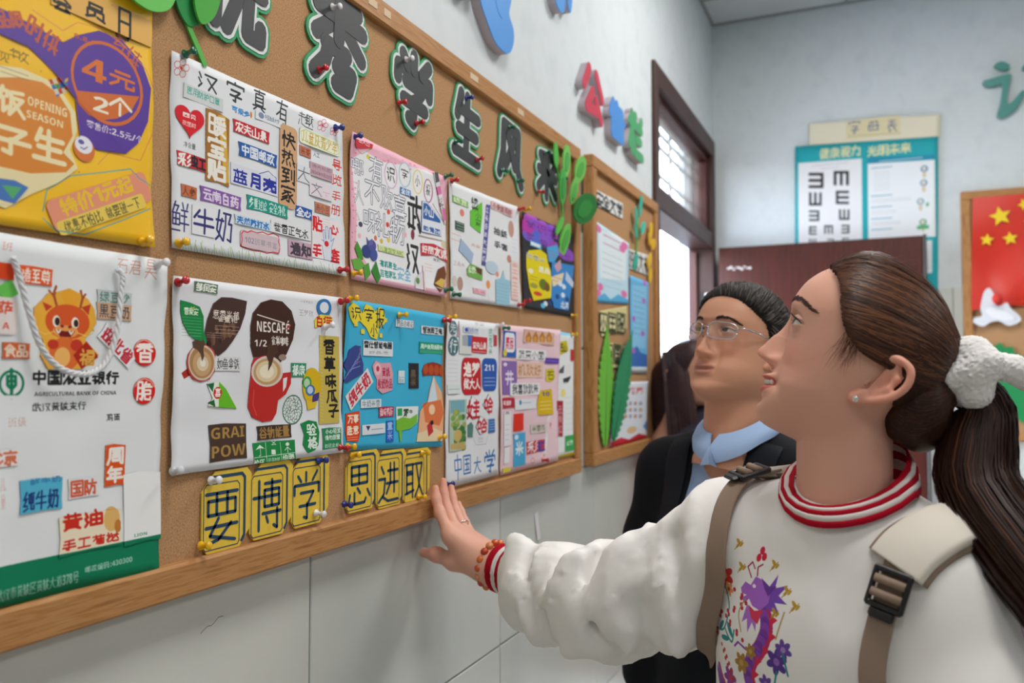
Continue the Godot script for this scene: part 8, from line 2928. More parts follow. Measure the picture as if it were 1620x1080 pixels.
func head_point(P: Dictionary, u: float, a: float) -> Vector3:
	var nk: Array = P.neck
	var nf: float = nk[0] + nk[1] * (u - nk[2])
	var c := lerpf(-28.0, nf, smoothstep(-55.0, -118.0, u))
	var ca := cos(a)
	var sa := sin(a)
	var rj := 0.0
	if u > P.F[0][0]:
		var D: float = maxf(ramp(P.F, u) - c, 1.0) if ca > 0 else maxf(c - ramp(P.B, u), 1.0)
		var W: float = ramp(P.W, u)
		var n: float = P.n if ca > 0 else 2.1
		rj = 1.0 / pow(pow(absf(ca) / D, n) + pow(absf(sa) / W, n), 1.0 / n)
	var r := rj
	if u < -15.0:
		var e := nf - c
		var flare := 1.0 + 0.28 * pow(clampf((-150.0 - u) / 70.0, 0, 1), 2)
		var nd: float = nk[3] * flare
		var nw: float = nk[4] * flare
		var A := ca * ca / (nd * nd) + sa * sa / (nw * nw)
		var Bq := -2.0 * ca * e / (nd * nd)
		var C := e * e / (nd * nd) - 1.0
		var rn := (-Bq + sqrt(maxf(Bq * Bq - 4 * A * C, 0.0))) / (2 * A) if C < 0 else 0.0
		r = soft_max(rj, rn, 14.0)
	var x := r * sa
	var f := c + r * ca
	var front := smoothstep(-0.05, 0.4, ca)
	if front > 0.0 and u > -118.0 and u < 60.0:
		var d := 0.0
		var N: float = ramp(P.N, u)
		if N > 0.0:
			var w: float = ramp(P.NW, u)
			d += N * exp(-pow(absf(x) / w, 2.3))
		for g in P.bumps:
			var dx: float = (absf(x) - g[0]) / g[2]
			var dy: float = (u - g[1]) / g[3]
			var q := dx * dx + dy * dy
			if q < 9.0:
				d += g[4] * exp(-q)
		var t: float = absf(x) / P.mouth
		if t < 1.0:
			var us: float = u - P.smile * t * t
			d += ramp(P.L, us) * pow(1.0 - t * t, 0.75)
		f += d * front
		var ey: Array = P.eye
		var ex: float = absf(x) - ey[0]
		var eu: float = u - ey[1]
		var w2 := exp(-pow(absf(ex) / 17.0, 4.0) - pow(absf(eu - 1.0) / 10.5, 4.0))
		var s2: float = (ey[3] + 1.5) * (ey[3] + 1.5) - ex * ex * 0.92 - eu * eu
		if w2 > 0.02:
			var fs: float = ey[2] + (sqrt(s2) if s2 > 0 else 0.0)
			if s2 > 4.0:
				f = lerpf(f, fs, w2 * 0.92 * smoothstep(4.0, 40.0, s2))
			var h: float = 1.0 - pow(ex / ey[6], 2)
			if h > 0:
				var up: float = ey[4] * pow(h, 0.7)
				var dn: float = -ey[5] * pow(h, 0.9)
				var inside := smoothstep(-0.5, 0.5, up - eu) * smoothstep(-0.5, 0.5, eu - dn)
				f -= inside * 4.2
				f -= 0.9 * exp(-pow((eu - up - 4.0) / 1.1, 2)) * smoothstep(0.0, 0.4, h)
	return Vector3(x, u, f)

func head_skin(P: Dictionary, xf: Transform3D, g: Geo, skin: Color):
	var us := []
	var top: float = P.top
	var k := top
	while k > -235.0:
		us.append(k)
		k -= 0.6 if k > top - 3 else (2.6 if k > 34 else (0.85 if k > -90 else (1.0 if k > -122 else 5.0)))
	var cols := 240
	var b := g.v.size()
	var lip: Color = col(P.lip).srgb_to_linear()
	var flush := Color(skin.r * 1.02, skin.g * 0.86, skin.b * 0.82)
	for u in us:
		for j in cols:
			var s := 2.0 * j / cols - 1.0
			var a := PI * signf(s) * pow(absf(s), 1.4)
			var p := head_point(P, u, a)
			g.v.append(xf * p)
			var cc := skin
			if cos(a) > 0.1:
				var t: float = absf(p.x) / P.mouth
				if t < 1.0:
					var h := pow(1.0 - t * t, 0.6)
					var us2: float = u - P.smile * t * t
					var m := smoothstep(-70.0 - 13.0 * h, -70.0 - 11.0 * h, us2) * smoothstep(-67.0 + 9.0 * h, -67.0 + 6.5 * h, us2) * smoothstep(1.0, 0.85, t)
					cc = cc.lerp(lip, m * 0.85)
				cc = cc.lerp(flush, 0.8 * exp(-pow((absf(p.x) - 38.0) / 18.0, 2) - pow((u + 30.0) / 18.0, 2)) + 0.6 * exp(-pow(p.x / 12.0, 2) - pow((u + 40.0) / 9.0, 2)))
			g.c.append(cc)
	g.net(b, us.size(), cols, true)

func skin_mat(hex: String) -> StandardMaterial3D:
	var m := StandardMaterial3D.new()
	m.vertex_color_use_as_albedo = true
	m.roughness = 0.48
	m.metallic_specular = 0.4
	m.subsurf_scatter_enabled = true
	m.subsurf_scatter_strength = 0.12
	m.cull_mode = BaseMaterial3D.CULL_DISABLED
	m.resource_name = "skin " + hex
	return m

func plain_color(g: Geo, c: Color):
	while g.c.size() < g.v.size():
		g.c.append(c)

func ear(xf: Transform3D, side: float, g: Geo, skin: Color, at: Vector3):
	# at: ear hole in head millimetres; the rim runs up, back and down to the lobe
	var e := Body.new()
	var o := Transform3D(Basis(Vector3(1, 0, 0), deg_to_rad(-24.0)), at)
	var m := func(y: float, z: float, x: float) -> Vector3: return o * Vector3(side * x, y, z)
	var rim := [m.call(-4, 8, 0), m.call(8, 12, 3), m.call(22, 8, 8), m.call(29, -4, 12), m.call(27, -16, 15), m.call(15, -23, 16), m.call(0, -22, 15), m.call(-13, -15, 12), m.call(-24, -5, 8)]
	e.chain(smooth3(rim, 3), [3.0], 3.0)
	for c in e.caps:
		c[2] = 3.1
		c[3] = 3.1
	e.chain([m.call(-20, 0, 6), m.call(-27, 3, 5), m.call(-22, 5, 3)], [5.5, 5.6, 4.5], 5.0)
	e.chain([m.call(20, -6, 7), m.call(13, -13, 11), m.call(0, -14, 11), m.call(-12, -8, 8)], [3.0, 3.2, 3.2, 2.6], 4.0)
	e.chain([m.call(-3, 5, 2), m.call(-9, 5, 4)], [3.6, 3.2], 3.0)
	e.oval(Transform3D(o.basis * Basis(Vector3(0, 1, 0), deg_to_rad(side * 24.0)) * Basis.from_scale(Vector3(0.17, 1, 0.72)), o * Vector3(side * 5.5, 1, -8)), Vector3(0, 13, 0), Vector3(0, -14, 0), 15.0, 12.0, 4.0)
	var t := Geo.new()
	e.into(t, at + Vector3(-26, -40, -40), at + Vector3(26, 42, 28), 1.6)
	t.outward()
	var b := g.v.size()
	for p in t.v:
		g.v.append(xf * p)
		g.c.append(Color(skin.r * 1.03, skin.g * 0.88, skin.b * 0.85))
	for q in t.i:
		g.i.append(q + b)

func eyes(P: Dictionary, xf: Transform3D, root: Node3D, gaze: Vector3, iris: String):
	var ey: Array = P.eye
	for s in [-1.0, 1.0]:
		var mid := Vector3(s * ey[0], ey[1], ey[2])
		var ax := gaze.normalized()
		var b := Basis(ax.cross(Vector3.UP).normalized(), ax, ax.cross(Vector3.UP).normalized().cross(ax))
		var g := geo()
		var rows := 30
		for r in rows + 1:
			var a := PI * pow(r / float(rows), 1.5)
			for j in 28:
				var w := TAU * j / 28
				g.v.append(xf * (mid + b * (Vector3(sin(a) * cos(w), cos(a), sin(a) * sin(w)) * ey[3])))
				var c := col("e6e2de")
				if a < 0.19: c = col("0c0808")
				elif a < 0.48: c = col(iris)
				elif a < 0.56: c = col("5a4a44")
				g.c.append(c.srgb_to_linear())
		g.net(0, rows + 1, 28, true)
		var m := StandardMaterial3D.new()
		m.vertex_color_use_as_albedo = true
		m.roughness = 0.08
		part("eyeball", g.solid(), m, root)
		# lid margins and lashes, brow
		var lid := geo()
		var low := []
		var upp := []
		for k in 13:
			var ex: float = (k / 6.0 - 1.0) * ey[6]
			var h: float = maxf(1.0 - pow(ex / ey[6], 2), 0.0)
			var yu: float = ey[4] * pow(h, 0.7)
			var yd: float = -ey[5] * pow(h, 0.9)
			var rr: float = ey[3] + 1.3
			upp.append(xf * (mid + Vector3(s * ex, yu, sqrt(maxf(rr * rr - ex * ex * 0.92 - yu * yu, 1.0)) + 0.3)))
			low.append(xf * (mid + Vector3(s * ex, yd, sqrt(maxf(rr * rr - ex * ex * 0.92 - yd * yd, 1.0)))))
		lid.tube(upp, [0.0004, 0.0007, 0.0009, 0.001, 0.001, 0.001, 0.001, 0.001, 0.001, 0.0009, 0.0008, 0.0006, 0.0004], 6)
		for k in range(2, 13):
			var d: Vector3 = xf.basis * Vector3(s * (k - 5) * 0.5, 2.4, 5.0)
			lid.tube([upp[k], upp[k] + d * 0.6, upp[k] + d + xf.basis * Vector3(0, 1.2, 0)], [0.00035, 0.0003, 0.0001], 4)
		part("eyelashes", lid.mesh(), mat("1c1210", 0.6), root)

func brow(P: Dictionary, xf: Transform3D, root: Node3D, pts: Array, w: float, hex: String):
	# pts: [x, u] from the inner end outwards, hairs lie along the arch
	for s in [-1.0, 1.0]:
		var g := geo()
		rng.seed = 5
		for k in 110:
			var t := rng.randf()
			var i0 := mini(int(t * (pts.size() - 1)), pts.size() - 2)
			var f: float = t * (pts.size() - 1) - i0
			var x: float = lerpf(pts[i0][0], pts[i0 + 1][0], f)
			var u: float = lerpf(pts[i0][1], pts[i0 + 1][1], f) + rng.randf_range(-1, 1) * w * (1.0 - 0.6 * t)
			var path := []
			for q in 3:
				var xx: float = x + q * 2.6
				var uu: float = u + q * lerpf(1.7, -0.7, t)
				path.append(xf * surface_at(P, s * xx, uu, 0.5 + q * 0.25))
			g.tube(path, [0.00045, 0.0004, 0.0001], 4)
		part("eyebrow", g.mesh(), mat(hex, 0.7), root)

func surface_at(P: Dictionary, x: float, u: float, off: float) -> Vector3:
	# the skin straight in front of (x, u)
	var lo := 0.0
	var hi := PI / 2
	for k in 14:
		var a := (lo + hi) / 2
		if head_point(P, u, a).x < absf(x):
			lo = a
		else:
			hi = a
	var p := head_point(P, u, lo)
	return Vector3(signf(x) * p.x, u, p.z + off)

# hair as a shell round the head: silhouette radius by angle in the middle plane, half width W
func shell(rho: Array, W: float, n: float, dir: Vector3) -> float:
	var al := fposmod(rad_to_deg(atan2(dir.y, dir.z)) + 90.0, 360.0) - 90.0
	var r: float = ramp(rho, al)
	var cb := sqrt(dir.y * dir.y + dir.z * dir.z)
	return 1.0 / pow(pow(cb / r, n) + pow(absf(dir.x) / W, n), 1.0 / n)

func hair_cap(g: Geo, xf: Transform3D, rho: Array, W: float, n: float, edge: Array, soft: float, fuzz: float, comb: Vector3):
	var noise := FastNoiseLite.new()
	noise.frequency = 0.12
	noise.fractal_octaves = 3
	var rows := 120
	var cols := 170
	var b := g.v.size()
	for r in rows + 1:
		var th := PI * r / rows
		for j in cols:
			var ph := TAU * j / cols
			var d := Vector3(cos(th), sin(th) * sin(ph), sin(th) * cos(ph))
			var rr := shell(rho, W, n, d)
			var p := d * rr
			var m := smoothstep(-soft, soft, ramp(edge, p.y) - p.z + noise.get_noise_3d(p.x * 3, p.y * 3, p.z * 3) * soft * 0.5)
			var c := (p - comb).normalized()
			var st := noise.get_noise_3d(c.x * 260, c.y * 260, c.z * 260)
			g.v.append(xf * (d * (lerpf(rr * 0.84 - 6.0, rr, m) + st * fuzz)))
	g.net(b, rows + 1, cols, true)

func ribbon(g: Geo, path: Array, normals: Array, w: float):
	var b := g.v.size()
	var m := path.size()
	for k in m:
		var t: Vector3 = (path[mini(k + 1, m - 1)] - path[maxi(k - 1, 0)])
		var s := t.cross(normals[k]).normalized() * w * (1.0 if k < m - 1 else 0.3) * (1.0 if k > 0 else 0.4)
		g.v.append(path[k] - s)
		g.v.append(path[k] + normals[k] * w * 0.5)
		g.v.append(path[k] + s)
	g.net(b, m, 3)

func woman():
	var C := v3(-0.0412, 1.489, -0.965)
	var xf := head_frame(C, -90.0, 20.0)
	var P: Dictionary = FEMALE
	var t := thing("person", "woman in a white sweatshirt with red striped collar touching the board with her right hand", "person", v3(-0.03, 0, -0.98))
	var inv := t.transform.affine_inverse()
	var hx := inv * xf
	var skin := col("e3ac97").srgb_to_linear()
	var g := geo()
	head_skin(P, hx, g, skin)
	ear(hx, 1.0, g, skin, Vector3(61, -27, -47))
	ear(hx, -1.0, g, skin, Vector3(-61, -27, -47))
	# arms, hand and trunk under the clothes
	var W := v3(-0.576, 1.152, -1.216)
	var h := Body.new()
	h.cap(v3(-0.50, 1.148, -1.18), W, 0.030, 0.0265, 0.01)
	var mi := v3(-0.643, 1.197, -1.198)
	var mm := v3(-0.643, 1.198, -1.221)
	var mr := v3(-0.638, 1.192, -1.244)
	var mp := v3(-0.632, 1.181, -1.262)
	for a in [[mi, 0.0135, 0.012], [mm, 0.0125, 0.012], [mr, 0.0115, 0.012], [mp, 0.0105, 0.011]]:
		var off: Vector3 = (a[0] - mm) * 0.35
		h.cap(W + off * 0.8, a[0], 0.019, a[1], 0.022)
	h.cap(W + v3(0, -0.006, 0.004), v3(-0.612, 1.160, -1.212), 0.021, 0.018, 0.02)
	h.chain([mi, v3(-0.668, 1.228, -1.211), v3(-0.679, 1.249, -1.218), v3(-0.6835, 1.266, -1.223)], [0.0105, 0.0088, 0.0078, 0.0062], 0.007)
	h.chain([mm, v3(-0.669, 1.232, -1.237), v3(-0.680, 1.256, -1.245), v3(-0.6835, 1.275, -1.250)], [0.0105, 0.0088, 0.0078, 0.0062], 0.005)
	h.chain([mr, v3(-0.666, 1.223, -1.262), v3(-0.678, 1.245, -1.272), v3(-0.6835, 1.261, -1.278)], [0.0100, 0.0084, 0.0074, 0.006], 0.005)
	h.chain([mp, v3(-0.657, 1.203, -1.280), v3(-0.671, 1.219, -1.291), v3(-0.6795, 1.231, -1.297)], [0.009, 0.0074, 0.0066, 0.0055], 0.005)
	h.chain([v3(-0.600, 1.152, -1.209), v3(-0.640, 1.153, -1.207), v3(-0.676, 1.160, -1.214), v3(-0.705, 1.158, -1.222)], [0.018, 0.0128, 0.0105, 0.0075], 0.014)
	h.cap(v3(-0.612, 1.162, -1.206), v3(-0.640, 1.188, -1.203), 0.011, 0.008, 0.018)
	var hg := geo()
	h.into(hg, v3(-0.73, 1.10, -1.33), v3(-0.50, 1.30, -1.14), 0.0028)
	hg.outward()
	var b := g.v.size()
	var knuckle := Color(skin.r * 1.0, skin.g * 0.88, skin.b * 0.86)
	for p in hg.v:
		g.v.append(inv * p)
		g.c.append(skin.lerp(knuckle, smoothstep(-0.655, -0.69, p.x)))
	for q in hg.i:
		g.i.append(q + b)
	var tr := Body.new()
	var F := v3(-0.43, 0, 0.903)
	var R := v3(-0.903, 0, -0.43)
	var axis := v3(-0.025, 0, -0.985)
	var tf := Transform3D(Basis(R, Vector3.UP, F * 0.64), axis + v3(0, 1.10, 0))
	tr.oval(tf, v3(0, 0.05, 0), v3(0, -0.3, 0), 0.105, 0.12, 0.03)
	tr.cap(v3(-0.040, 1.29, -0.972), v3(-0.16, 1.24, -1.045), 0.036, 0.04, 0.04)
	tr.cap(v3(-0.040, 1.29, -0.972), v3(0.05, 1.225, -0.93), 0.034, 0.036, 0.04)
	tr.chain([v3(-0.16, 1.25, -1.045), v3(-0.34, 1.14, -1.10), v3(-0.50, 1.148, -1.18)], [0.04, 0.034, 0.028], 0.03)
	tr.chain([v3(0.05, 1.225, -0.93), v3(0.085, 1.06, -0.89), v3(0.10, 0.86, -0.86)], [0.038, 0.034, 0.03], 0.03)
	var tg := geo()
	tr.into(tg, v3(-0.55, 0.7, -1.24), v3(0.22, 1.37, -0.78), 0.013)
	tg.outward()
	b = g.v.size()
	for p in tg.v:
		g.v.append(inv * p)
	for q in tg.i:
		g.i.append(q + b)
	plain_color(g, skin)
	part("body", g.mesh(), skin_mat("woman"), t)
	var nail := geo()
	nail.ball(inv * v3(-0.703, 1.1655, -1.2215), v3(0.006, 0.0025, 0.004), 8, 10)
	part("fingernail", nail.solid(), mat("e8b8a6", 0.3, 0.5), t)
	eyes(P, hx, t, Vector3(0.12, 0.22, 1.0), "2a1812")
	brow(P, hx, t, [[15.0, 24.0], [27.0, 28.5], [41.0, 28.0], [54.0, 20.0]], 3.2, "4c332a")
	var te := geo()
	for k in 10:
		var x := -18.0 + k * 4.0
		var p := Vector3(x * 1.15, -67.6 + 5.0 * pow(x * 1.15 / 29.0, 2), 58.5 - 10.0 * pow(x / 20.0, 2))
		te.ball(hx * p, v3(0.0026, 0.0036, 0.0026), 6, 8)
	part("teeth", te.solid(), mat("e8e0d4", 0.2, 0.6), t)
	# sweatshirt
	var sw := Body.new()
	sw.oval(Transform3D(Basis(R, Vector3.UP, F * 0.68), axis + v3(0, 1.10, 0)), v3(0, 0.055, 0), v3(0, -0.32, 0), 0.168, 0.172, 0.03)
	sw.cap(v3(-0.045, 1.292, -0.972), v3(-0.172, 1.256, -1.045), 0.045, 0.062, 0.05)
	sw.cap(v3(-0.035, 1.290, -0.965), v3(0.055, 1.243, -0.930), 0.045, 0.055, 0.05)
	sw.chain([v3(-0.172, 1.256, -1.045), v3(-0.255, 1.182, -1.072), v3(-0.345, 1.147, -1.102), v3(-0.44, 1.138, -1.15), v3(-0.488, 1.141, -1.173), v3(-0.507, 1.146, -1.183)], [0.066, 0.070, 0.071, 0.060, 0.049, 0.034], 0.03)
	sw.chain([v3(0.055, 1.243, -0.930), v3(0.085, 1.13, -0.895), v3(0.11, 0.98, -0.87), v3(0.12, 0.84, -0.86)], [0.055, 0.066, 0.068, 0.066], 0.03)
	# pressed-in and standing folds
	for a in [[v3(-0.478, 1.235, -1.13), v3(-0.455, 1.12, -1.085), 0.016, 0], [v3(-0.405, 1.215, -1.09), v3(-0.42, 1.12, -1.075), 0.013, 0], [v3(-0.36, 1.21, -1.07), v3(-0.335, 1.1, -1.02), 0.015, 0], [v3(-0.29, 1.16, -1.0), v3(-0.25, 1.12, -0.985), 0.012, 0], [v3(-0.23, 1.25, -1.0), v3(-0.215, 1.15, -0.985), 0.013, 0]]:
		sw.cap(a[0], a[1], a[2], a[2] * 0.6, 0.03, 1)
	for a in [[v3(-0.515, 1.20, -1.165), v3(-0.495, 1.10, -1.145), 0.010], [v3(-0.44, 1.19, -1.12), v3(-0.45, 1.09, -1.10), 0.010], [v3(-0.385, 1.20, -1.08), v3(-0.39, 1.09, -1.05), 0.012], [v3(-0.31, 1.22, -1.045), v3(-0.29, 1.09, -1.02), 0.012], [v3(-0.20, 1.24, -0.99), v3(-0.23, 1.13, -1.0), 0.010]]:
		sw.cap(a[0], a[1], a[2], a[2] * 0.7, 0.035)
	var fn := FastNoiseLite.new()
	fn.seed = 8
	fn.frequency = 6.0
	fn.fractal_octaves = 2
	fn.domain_warp_enabled = true
	fn.domain_warp_amplitude = 0.05
	fn.domain_warp_frequency = 5.0
	sw.fold = func(p: Vector3) -> float:
		var arm := smoothstep(-0.14, -0.28, p.x) + 0.45 * smoothstep(0.06, 0.14, p.x)
		var n := fn.get_noise_3d(p.x * 1.6, p.y * 0.55, p.z)
		return (0.0016 + 0.008 * arm) * (absf(n) * 2.0 - 0.6)
	var sg := geo()
	sw.into(sg, v3(-0.60, 0.84, -1.28), v3(0.27, 1.40, -0.74), 0.0062)
	sg.outward()
	var up_chest := v3(0, 1, 0)
	for k in sg.v.size():
		var p := sg.v[k]
		var q := p - v3(-0.12, 1.19, -0.92)
		# garment coordinates: across the chest and down it
		var u := 0.5 + q.dot(-R) / 0.24
		var v := 0.5 - q.y / 0.24
		if q.dot(F) < -0.06:
			u = 0.001
		sg.uv.append(Vector2(u, v))
		sg.v[k] = inv * p
	part("sweatshirt", sg.mesh(), chest_print(), t)
	# ribbed collar: red and white rings lying on the cloth
	var red := mat("b3142a", 0.8, 0.2)
	var white := mat("e8e2df", 0.8, 0.2)
	for k in 5:
		# each stripe is a bulging band of the rib between two rings round the neck
		var cg := geo()
		for j in 49:
			var a := TAU * j / 48
			var d := F * cos(a) - R * sin(a)
			var pi := v3(-0.038, 1.354 - 0.034 * cos(a), -0.963) + d * (0.0555 + 0.003 * sin(a))
			var po := v3(-0.036, 1.336 - 0.037 * cos(a), -0.962) + d * (0.0685 + 0.006 * sin(a))
			if sw.dist(po) < 0.003 or sw.dist(po) > 0.008:
				po = sw.snap(po, 0.0035)
			for q in 7:
				var f := (k + q / 6.0) / 5.0
				var bulge := 0.006 * sin(PI * f) + 0.0018 * sqrt(sin(PI * q / 6.0) + 0.0001)
				cg.v.append(inv * (pi.lerp(po, f) + (d * 0.7 + Vector3.UP * 0.7) * bulge + d * (0.0007 * (j % 2))))
		cg.net(0, 49, 7)
		part("collar_stripe", cg.mesh(), white if k % 2 else red, t)
	# cuff at the wrist
	var wa := v3(-0.518, 1.1470, -1.1885)
	var wd := (W - wa).normalized()
	for k in 9:
		var cg := geo()
		var mid := wa + wd * (0.004 + 0.0048 * k)
		var path := []
		var s1 := wd.cross(Vector3.UP).normalized()
		var s2 := s1.cross(wd)
		for j in 25:
			var a := TAU * j / 24
			path.append(inv * (mid + (s1 * cos(a) * 0.030 + s2 * sin(a) * 0.036)))
		cg.tube(path, [0.0032], 7)
		part("cuff_stripe", cg.solid(), red if k in [2, 3, 6, 7, 8] else white, t)
	woman_hair(hx, t)
	# things she wears
	var br := thing("bracelet", "bracelet of orange-red agate beads on the woman's right wrist", "bracelet", W + v3(0.004, 0, 0.002))
	var s1 := wd.cross(Vector3.UP).normalized()
	var s2 := s1.cross(wd)
	for k in 16:
		var a := TAU * k / 16
		var bg := geo()
		bg.ball((s1 * cos(a) * 0.031 + s2 * sin(a) * 0.035) + wd * 0.002 * sin(a * 2), Vector3.ONE * 0.0066, 8, 12)
		part("bead", bg.solid(), mat(["c8501c", "d8702c", "b83a18", "d88a58"][(k * 3) % 4], 0.12, 0.6), br)
	var er := thing("earring", "small silver ball stud in the woman's left ear lobe", "earring", xf * Vector3(70, -51, -35))
	var eg := geo()
	eg.ball(Vector3.ZERO, Vector3.ONE * 0.0042, 10, 14)
	part("ball", eg.solid(), mat("e6e4e2", 0.12, 0.5, 0.9), er)
	var rg := thing("finger_ring", "thin silver ring on the woman's ring finger", "ring", v3(-0.648, 1.204, -1.251))
	var rpath := []
	var fd := v3(-0.028, 0.031, -0.018).normalized()
	var r1 := fd.cross(Vector3.UP).normalized()
	var r2 := r1.cross(fd)
	for j in 21:
		rpath.append((r1 * cos(TAU * j / 20) + r2 * sin(TAU * j / 20)) * 0.0112)
	var rr := geo()
	rr.tube(rpath, [0.0011], 6)
	part("band", rr.solid(), mat("d8d6d2", 0.15, 0.5, 1.0), rg)
	backpack(sw, F, R, axis)

func chest_print() -> StandardMaterial3D:
	# embroidery: a purple dragon among flowers, butterflies of gold thread above
	var k := Cv.new()
	k.host = self
	k.W = 240
	k.H = 240
	k.s = 6.0
	k.im = Image.create_empty(1440, 1440, false, Image.FORMAT_RGB8)
	k.im.fill(col("f3f1ef"))
	var body := smooth([v2(112, 92), v2(122, 104), v2(127, 122), v2(120, 142), v2(108, 158), v2(104, 176), v2(112, 196), v2(108, 216), v2(90, 226), v2(66, 214), v2(44, 190)], 6, false)
	for j in body.size():
		k.dot(body[j], 9.5 - 4.0 * absf(j / float(body.size()) - 0.35), col("c03060"))
	for j in body.size():
		k.dot(body[j] + v2(-2.2, 0), 7.0 - 3.6 * absf(j / float(body.size()) - 0.35), col(["8a4ab0", "7a3aa0"][(j / 2) % 2]))
	for j in 9:
		var bp: Vector2 = body[4 + j * 5]
		k.p([bp + v2(5, -6), bp + v2(15, -3), bp + v2(6, 5)], "d82a4a")
		k.l([bp + v2(-5, 0), bp + v2(1, 2)], 0.8, "5a2a90")
	k.p([v2(116, 92), v2(134, 66), v2(132, 80), v2(148, 74), v2(138, 86), v2(150, 92), v2(134, 94), v2(142, 104), v2(124, 102)], "7a4ab8")
	k.p([v2(84, 90), v2(90, 82), v2(98, 84), v2(104, 74), v2(116, 76), v2(126, 84), v2(126, 96), v2(116, 106), v2(104, 104), v2(98, 98), v2(92, 104), v2(86, 100), v2(94, 95), v2(86, 95)], "a866cc")
	k.p([v2(96, 104), v2(90, 124), v2(98, 118), v2(100, 132), v2(106, 120), v2(112, 128), v2(112, 112)], "b070d0")
	k.l([v2(100, 150), v2(86, 146), v2(80, 152)], 2.4, "8a4ab0")
	k.p([v2(112, 74), v2(124, 80), v2(134, 78), v2(124, 90), v2(118, 84)], "6a3a9a")
	k.p([v2(98, 104), v2(108, 108), v2(120, 104), v2(114, 120), v2(104, 116)], "d83a5a")
	k.c("e", 103, 84, 5, 4, 0, "f2e8f0")
	k.l([v2(98, 76), v2(92, 66), v2(98, 60), v2(102, 66)], 1.6, "a02a4a")
	k.l([v2(106, 73), v2(106, 64), v2(112, 60)], 1.6, "a02a4a")
	for a in [[110, 46], [106, 54], [113, 52]]:
		k.c("e", a[0], a[1], 6, 9, 20, "d82a48")
	for a in [[78, 44], [128, 58], [84, 68], [160, 92], [148, 80], [136, 104]]:
		for d in [-40, 40, 130, 220]:
			k.c("e", a[0] + 3 * cos(d), a[1] + 3 * sin(d), 3, 7, d, "c0982e")
		k.l([v2(a[0] - 6, a[1] + 7), v2(a[0] + 4, a[1] - 4)], 0.8, "a8842a")
	# flowers: x, y, radius, petal, heart
	for f in [[58, 82, 13, "d83a30", "e8a050"], [64, 96, 8, "e8a060", "c84a30"], [44, 124, 9, "c8283a", "e0b040"], [160, 190, 17, "b8382e", "d8a848"], [142, 150, 13, "5a3a90", "9a6ac0"], [150, 136, 10, "6a4aa0", "a888c8"], [92, 166, 11, "a8803a", "c8a050"], [106, 150, 8, "a8803a", "c8a050"], [70, 190, 12, "8a3a9a", "c03a5a"], [128, 176, 9, "6a4aa0", "9a6ac0"], [36, 150, 7, "c8283a", "e0b040"]]:
		for j in 6:
			var a: float = j * 1.047 + f[0]
			k.c("e", f[0] + cos(a) * f[2] * 0.55, f[1] + sin(a) * f[2] * 0.55, f[2] * 0.6, f[2] * 1.0, rad_to_deg(a) + 90, f[3])
		k.c("e", f[0], f[1], f[2] * 0.6, f[2] * 0.6, 0, f[4])
	# stems, leaves and berries
	for s in [[v2(58, 94), v2(66, 116), v2(58, 140), v2(44, 146)], [v2(142, 160), v2(136, 190), v2(128, 220)], [v2(60, 140), v2(74, 150), v2(78, 136)], [v2(128, 220), v2(148, 204), v2(166, 214), v2(186, 226)], [v2(150, 140), v2(156, 160)]]:
		k.line(smooth(s, 5, false), 2.2, col("1f8a8e"))
	for a in [[50, 140, 40], [70, 138, -40], [150, 210, 60], [176, 222, -50], [140, 214, -30], [160, 228, 20], [60, 150, 80]]:
		k.c("e", a[0], a[1], 6, 18, a[2], "1f8a8e")
	for j in 16:
		k.dot(v2(74 + 14 * sin(j * 0.5) + (j % 2) * 6, 94 + j * 3.2), 2.4, col("c0283a"))
		k.dot(v2(52 + j * 2.3 + (j % 2) * 5, 160 + j * 3.0), 2.2, col("c0283a"))
		k.dot(v2(122 + (j % 3) * 6, 206 + j * 2.2), 2.2, col("c8404a"))
	for s in [[v2(92, 100), v2(84, 116), v2(90, 134)], [v2(40, 96), v2(38, 120)], [v2(148, 100), v2(140, 128)]]:
		k.line(smooth(s, 5, false), 1.6, col("b09048"))
	k.p([v2(30, 190), v2(70, 206), v2(100, 236), v2(60, 228)], "6a3aa0")
	k.im.resize(720, 720, Image.INTERPOLATE_BILINEAR)
	var m := StandardMaterial3D.new()
	m.albedo_texture = ImageTexture.create_from_image(k.im)
	m.texture_repeat = false
	m.roughness = 0.75
	m.metallic_specular = 0.25
	m.rim_enabled = true
	m.rim = 0.25
	m.cull_mode = BaseMaterial3D.CULL_DISABLED
	return m

const W_RHO := [[-90.0, 100.0], [-40.0, 60.0], [0.0, 58.0], [30.0, 64.0], [50.0, 72.0], [63.0, 81.5], [75.0, 91.0], [89.0, 99.8], [109.0, 100.5], [130.5, 105.0], [148.3, 108.3], [167.0, 114.6], [179.0, 111.0], [194.0, 112.0], [206.0, 106.0], [225.0, 95.0], [270.0, 100.0]]
const W_EDGE := [[-100.0, -94.0], [-80.0, -90.0], [-59.0, -76.0], [-25.0, -66.0], [-14.0, -64.0], [-8.0, -32.0], [-2.0, -20.0], [10.0, -6.6], [32.4, 6.1], [55.6, 16.6], [70.0, 34.0], [78.0, 70.0]]

func hair_mat(a: String, b: String, c: String, sc: Vector3) -> StandardMaterial3D:
	var m := noise_mat(noise_tex(0.04, [a, b, c], [0.1, 0.55, 0.95], 256), sc, 0.48, 0.3, false)
	return m

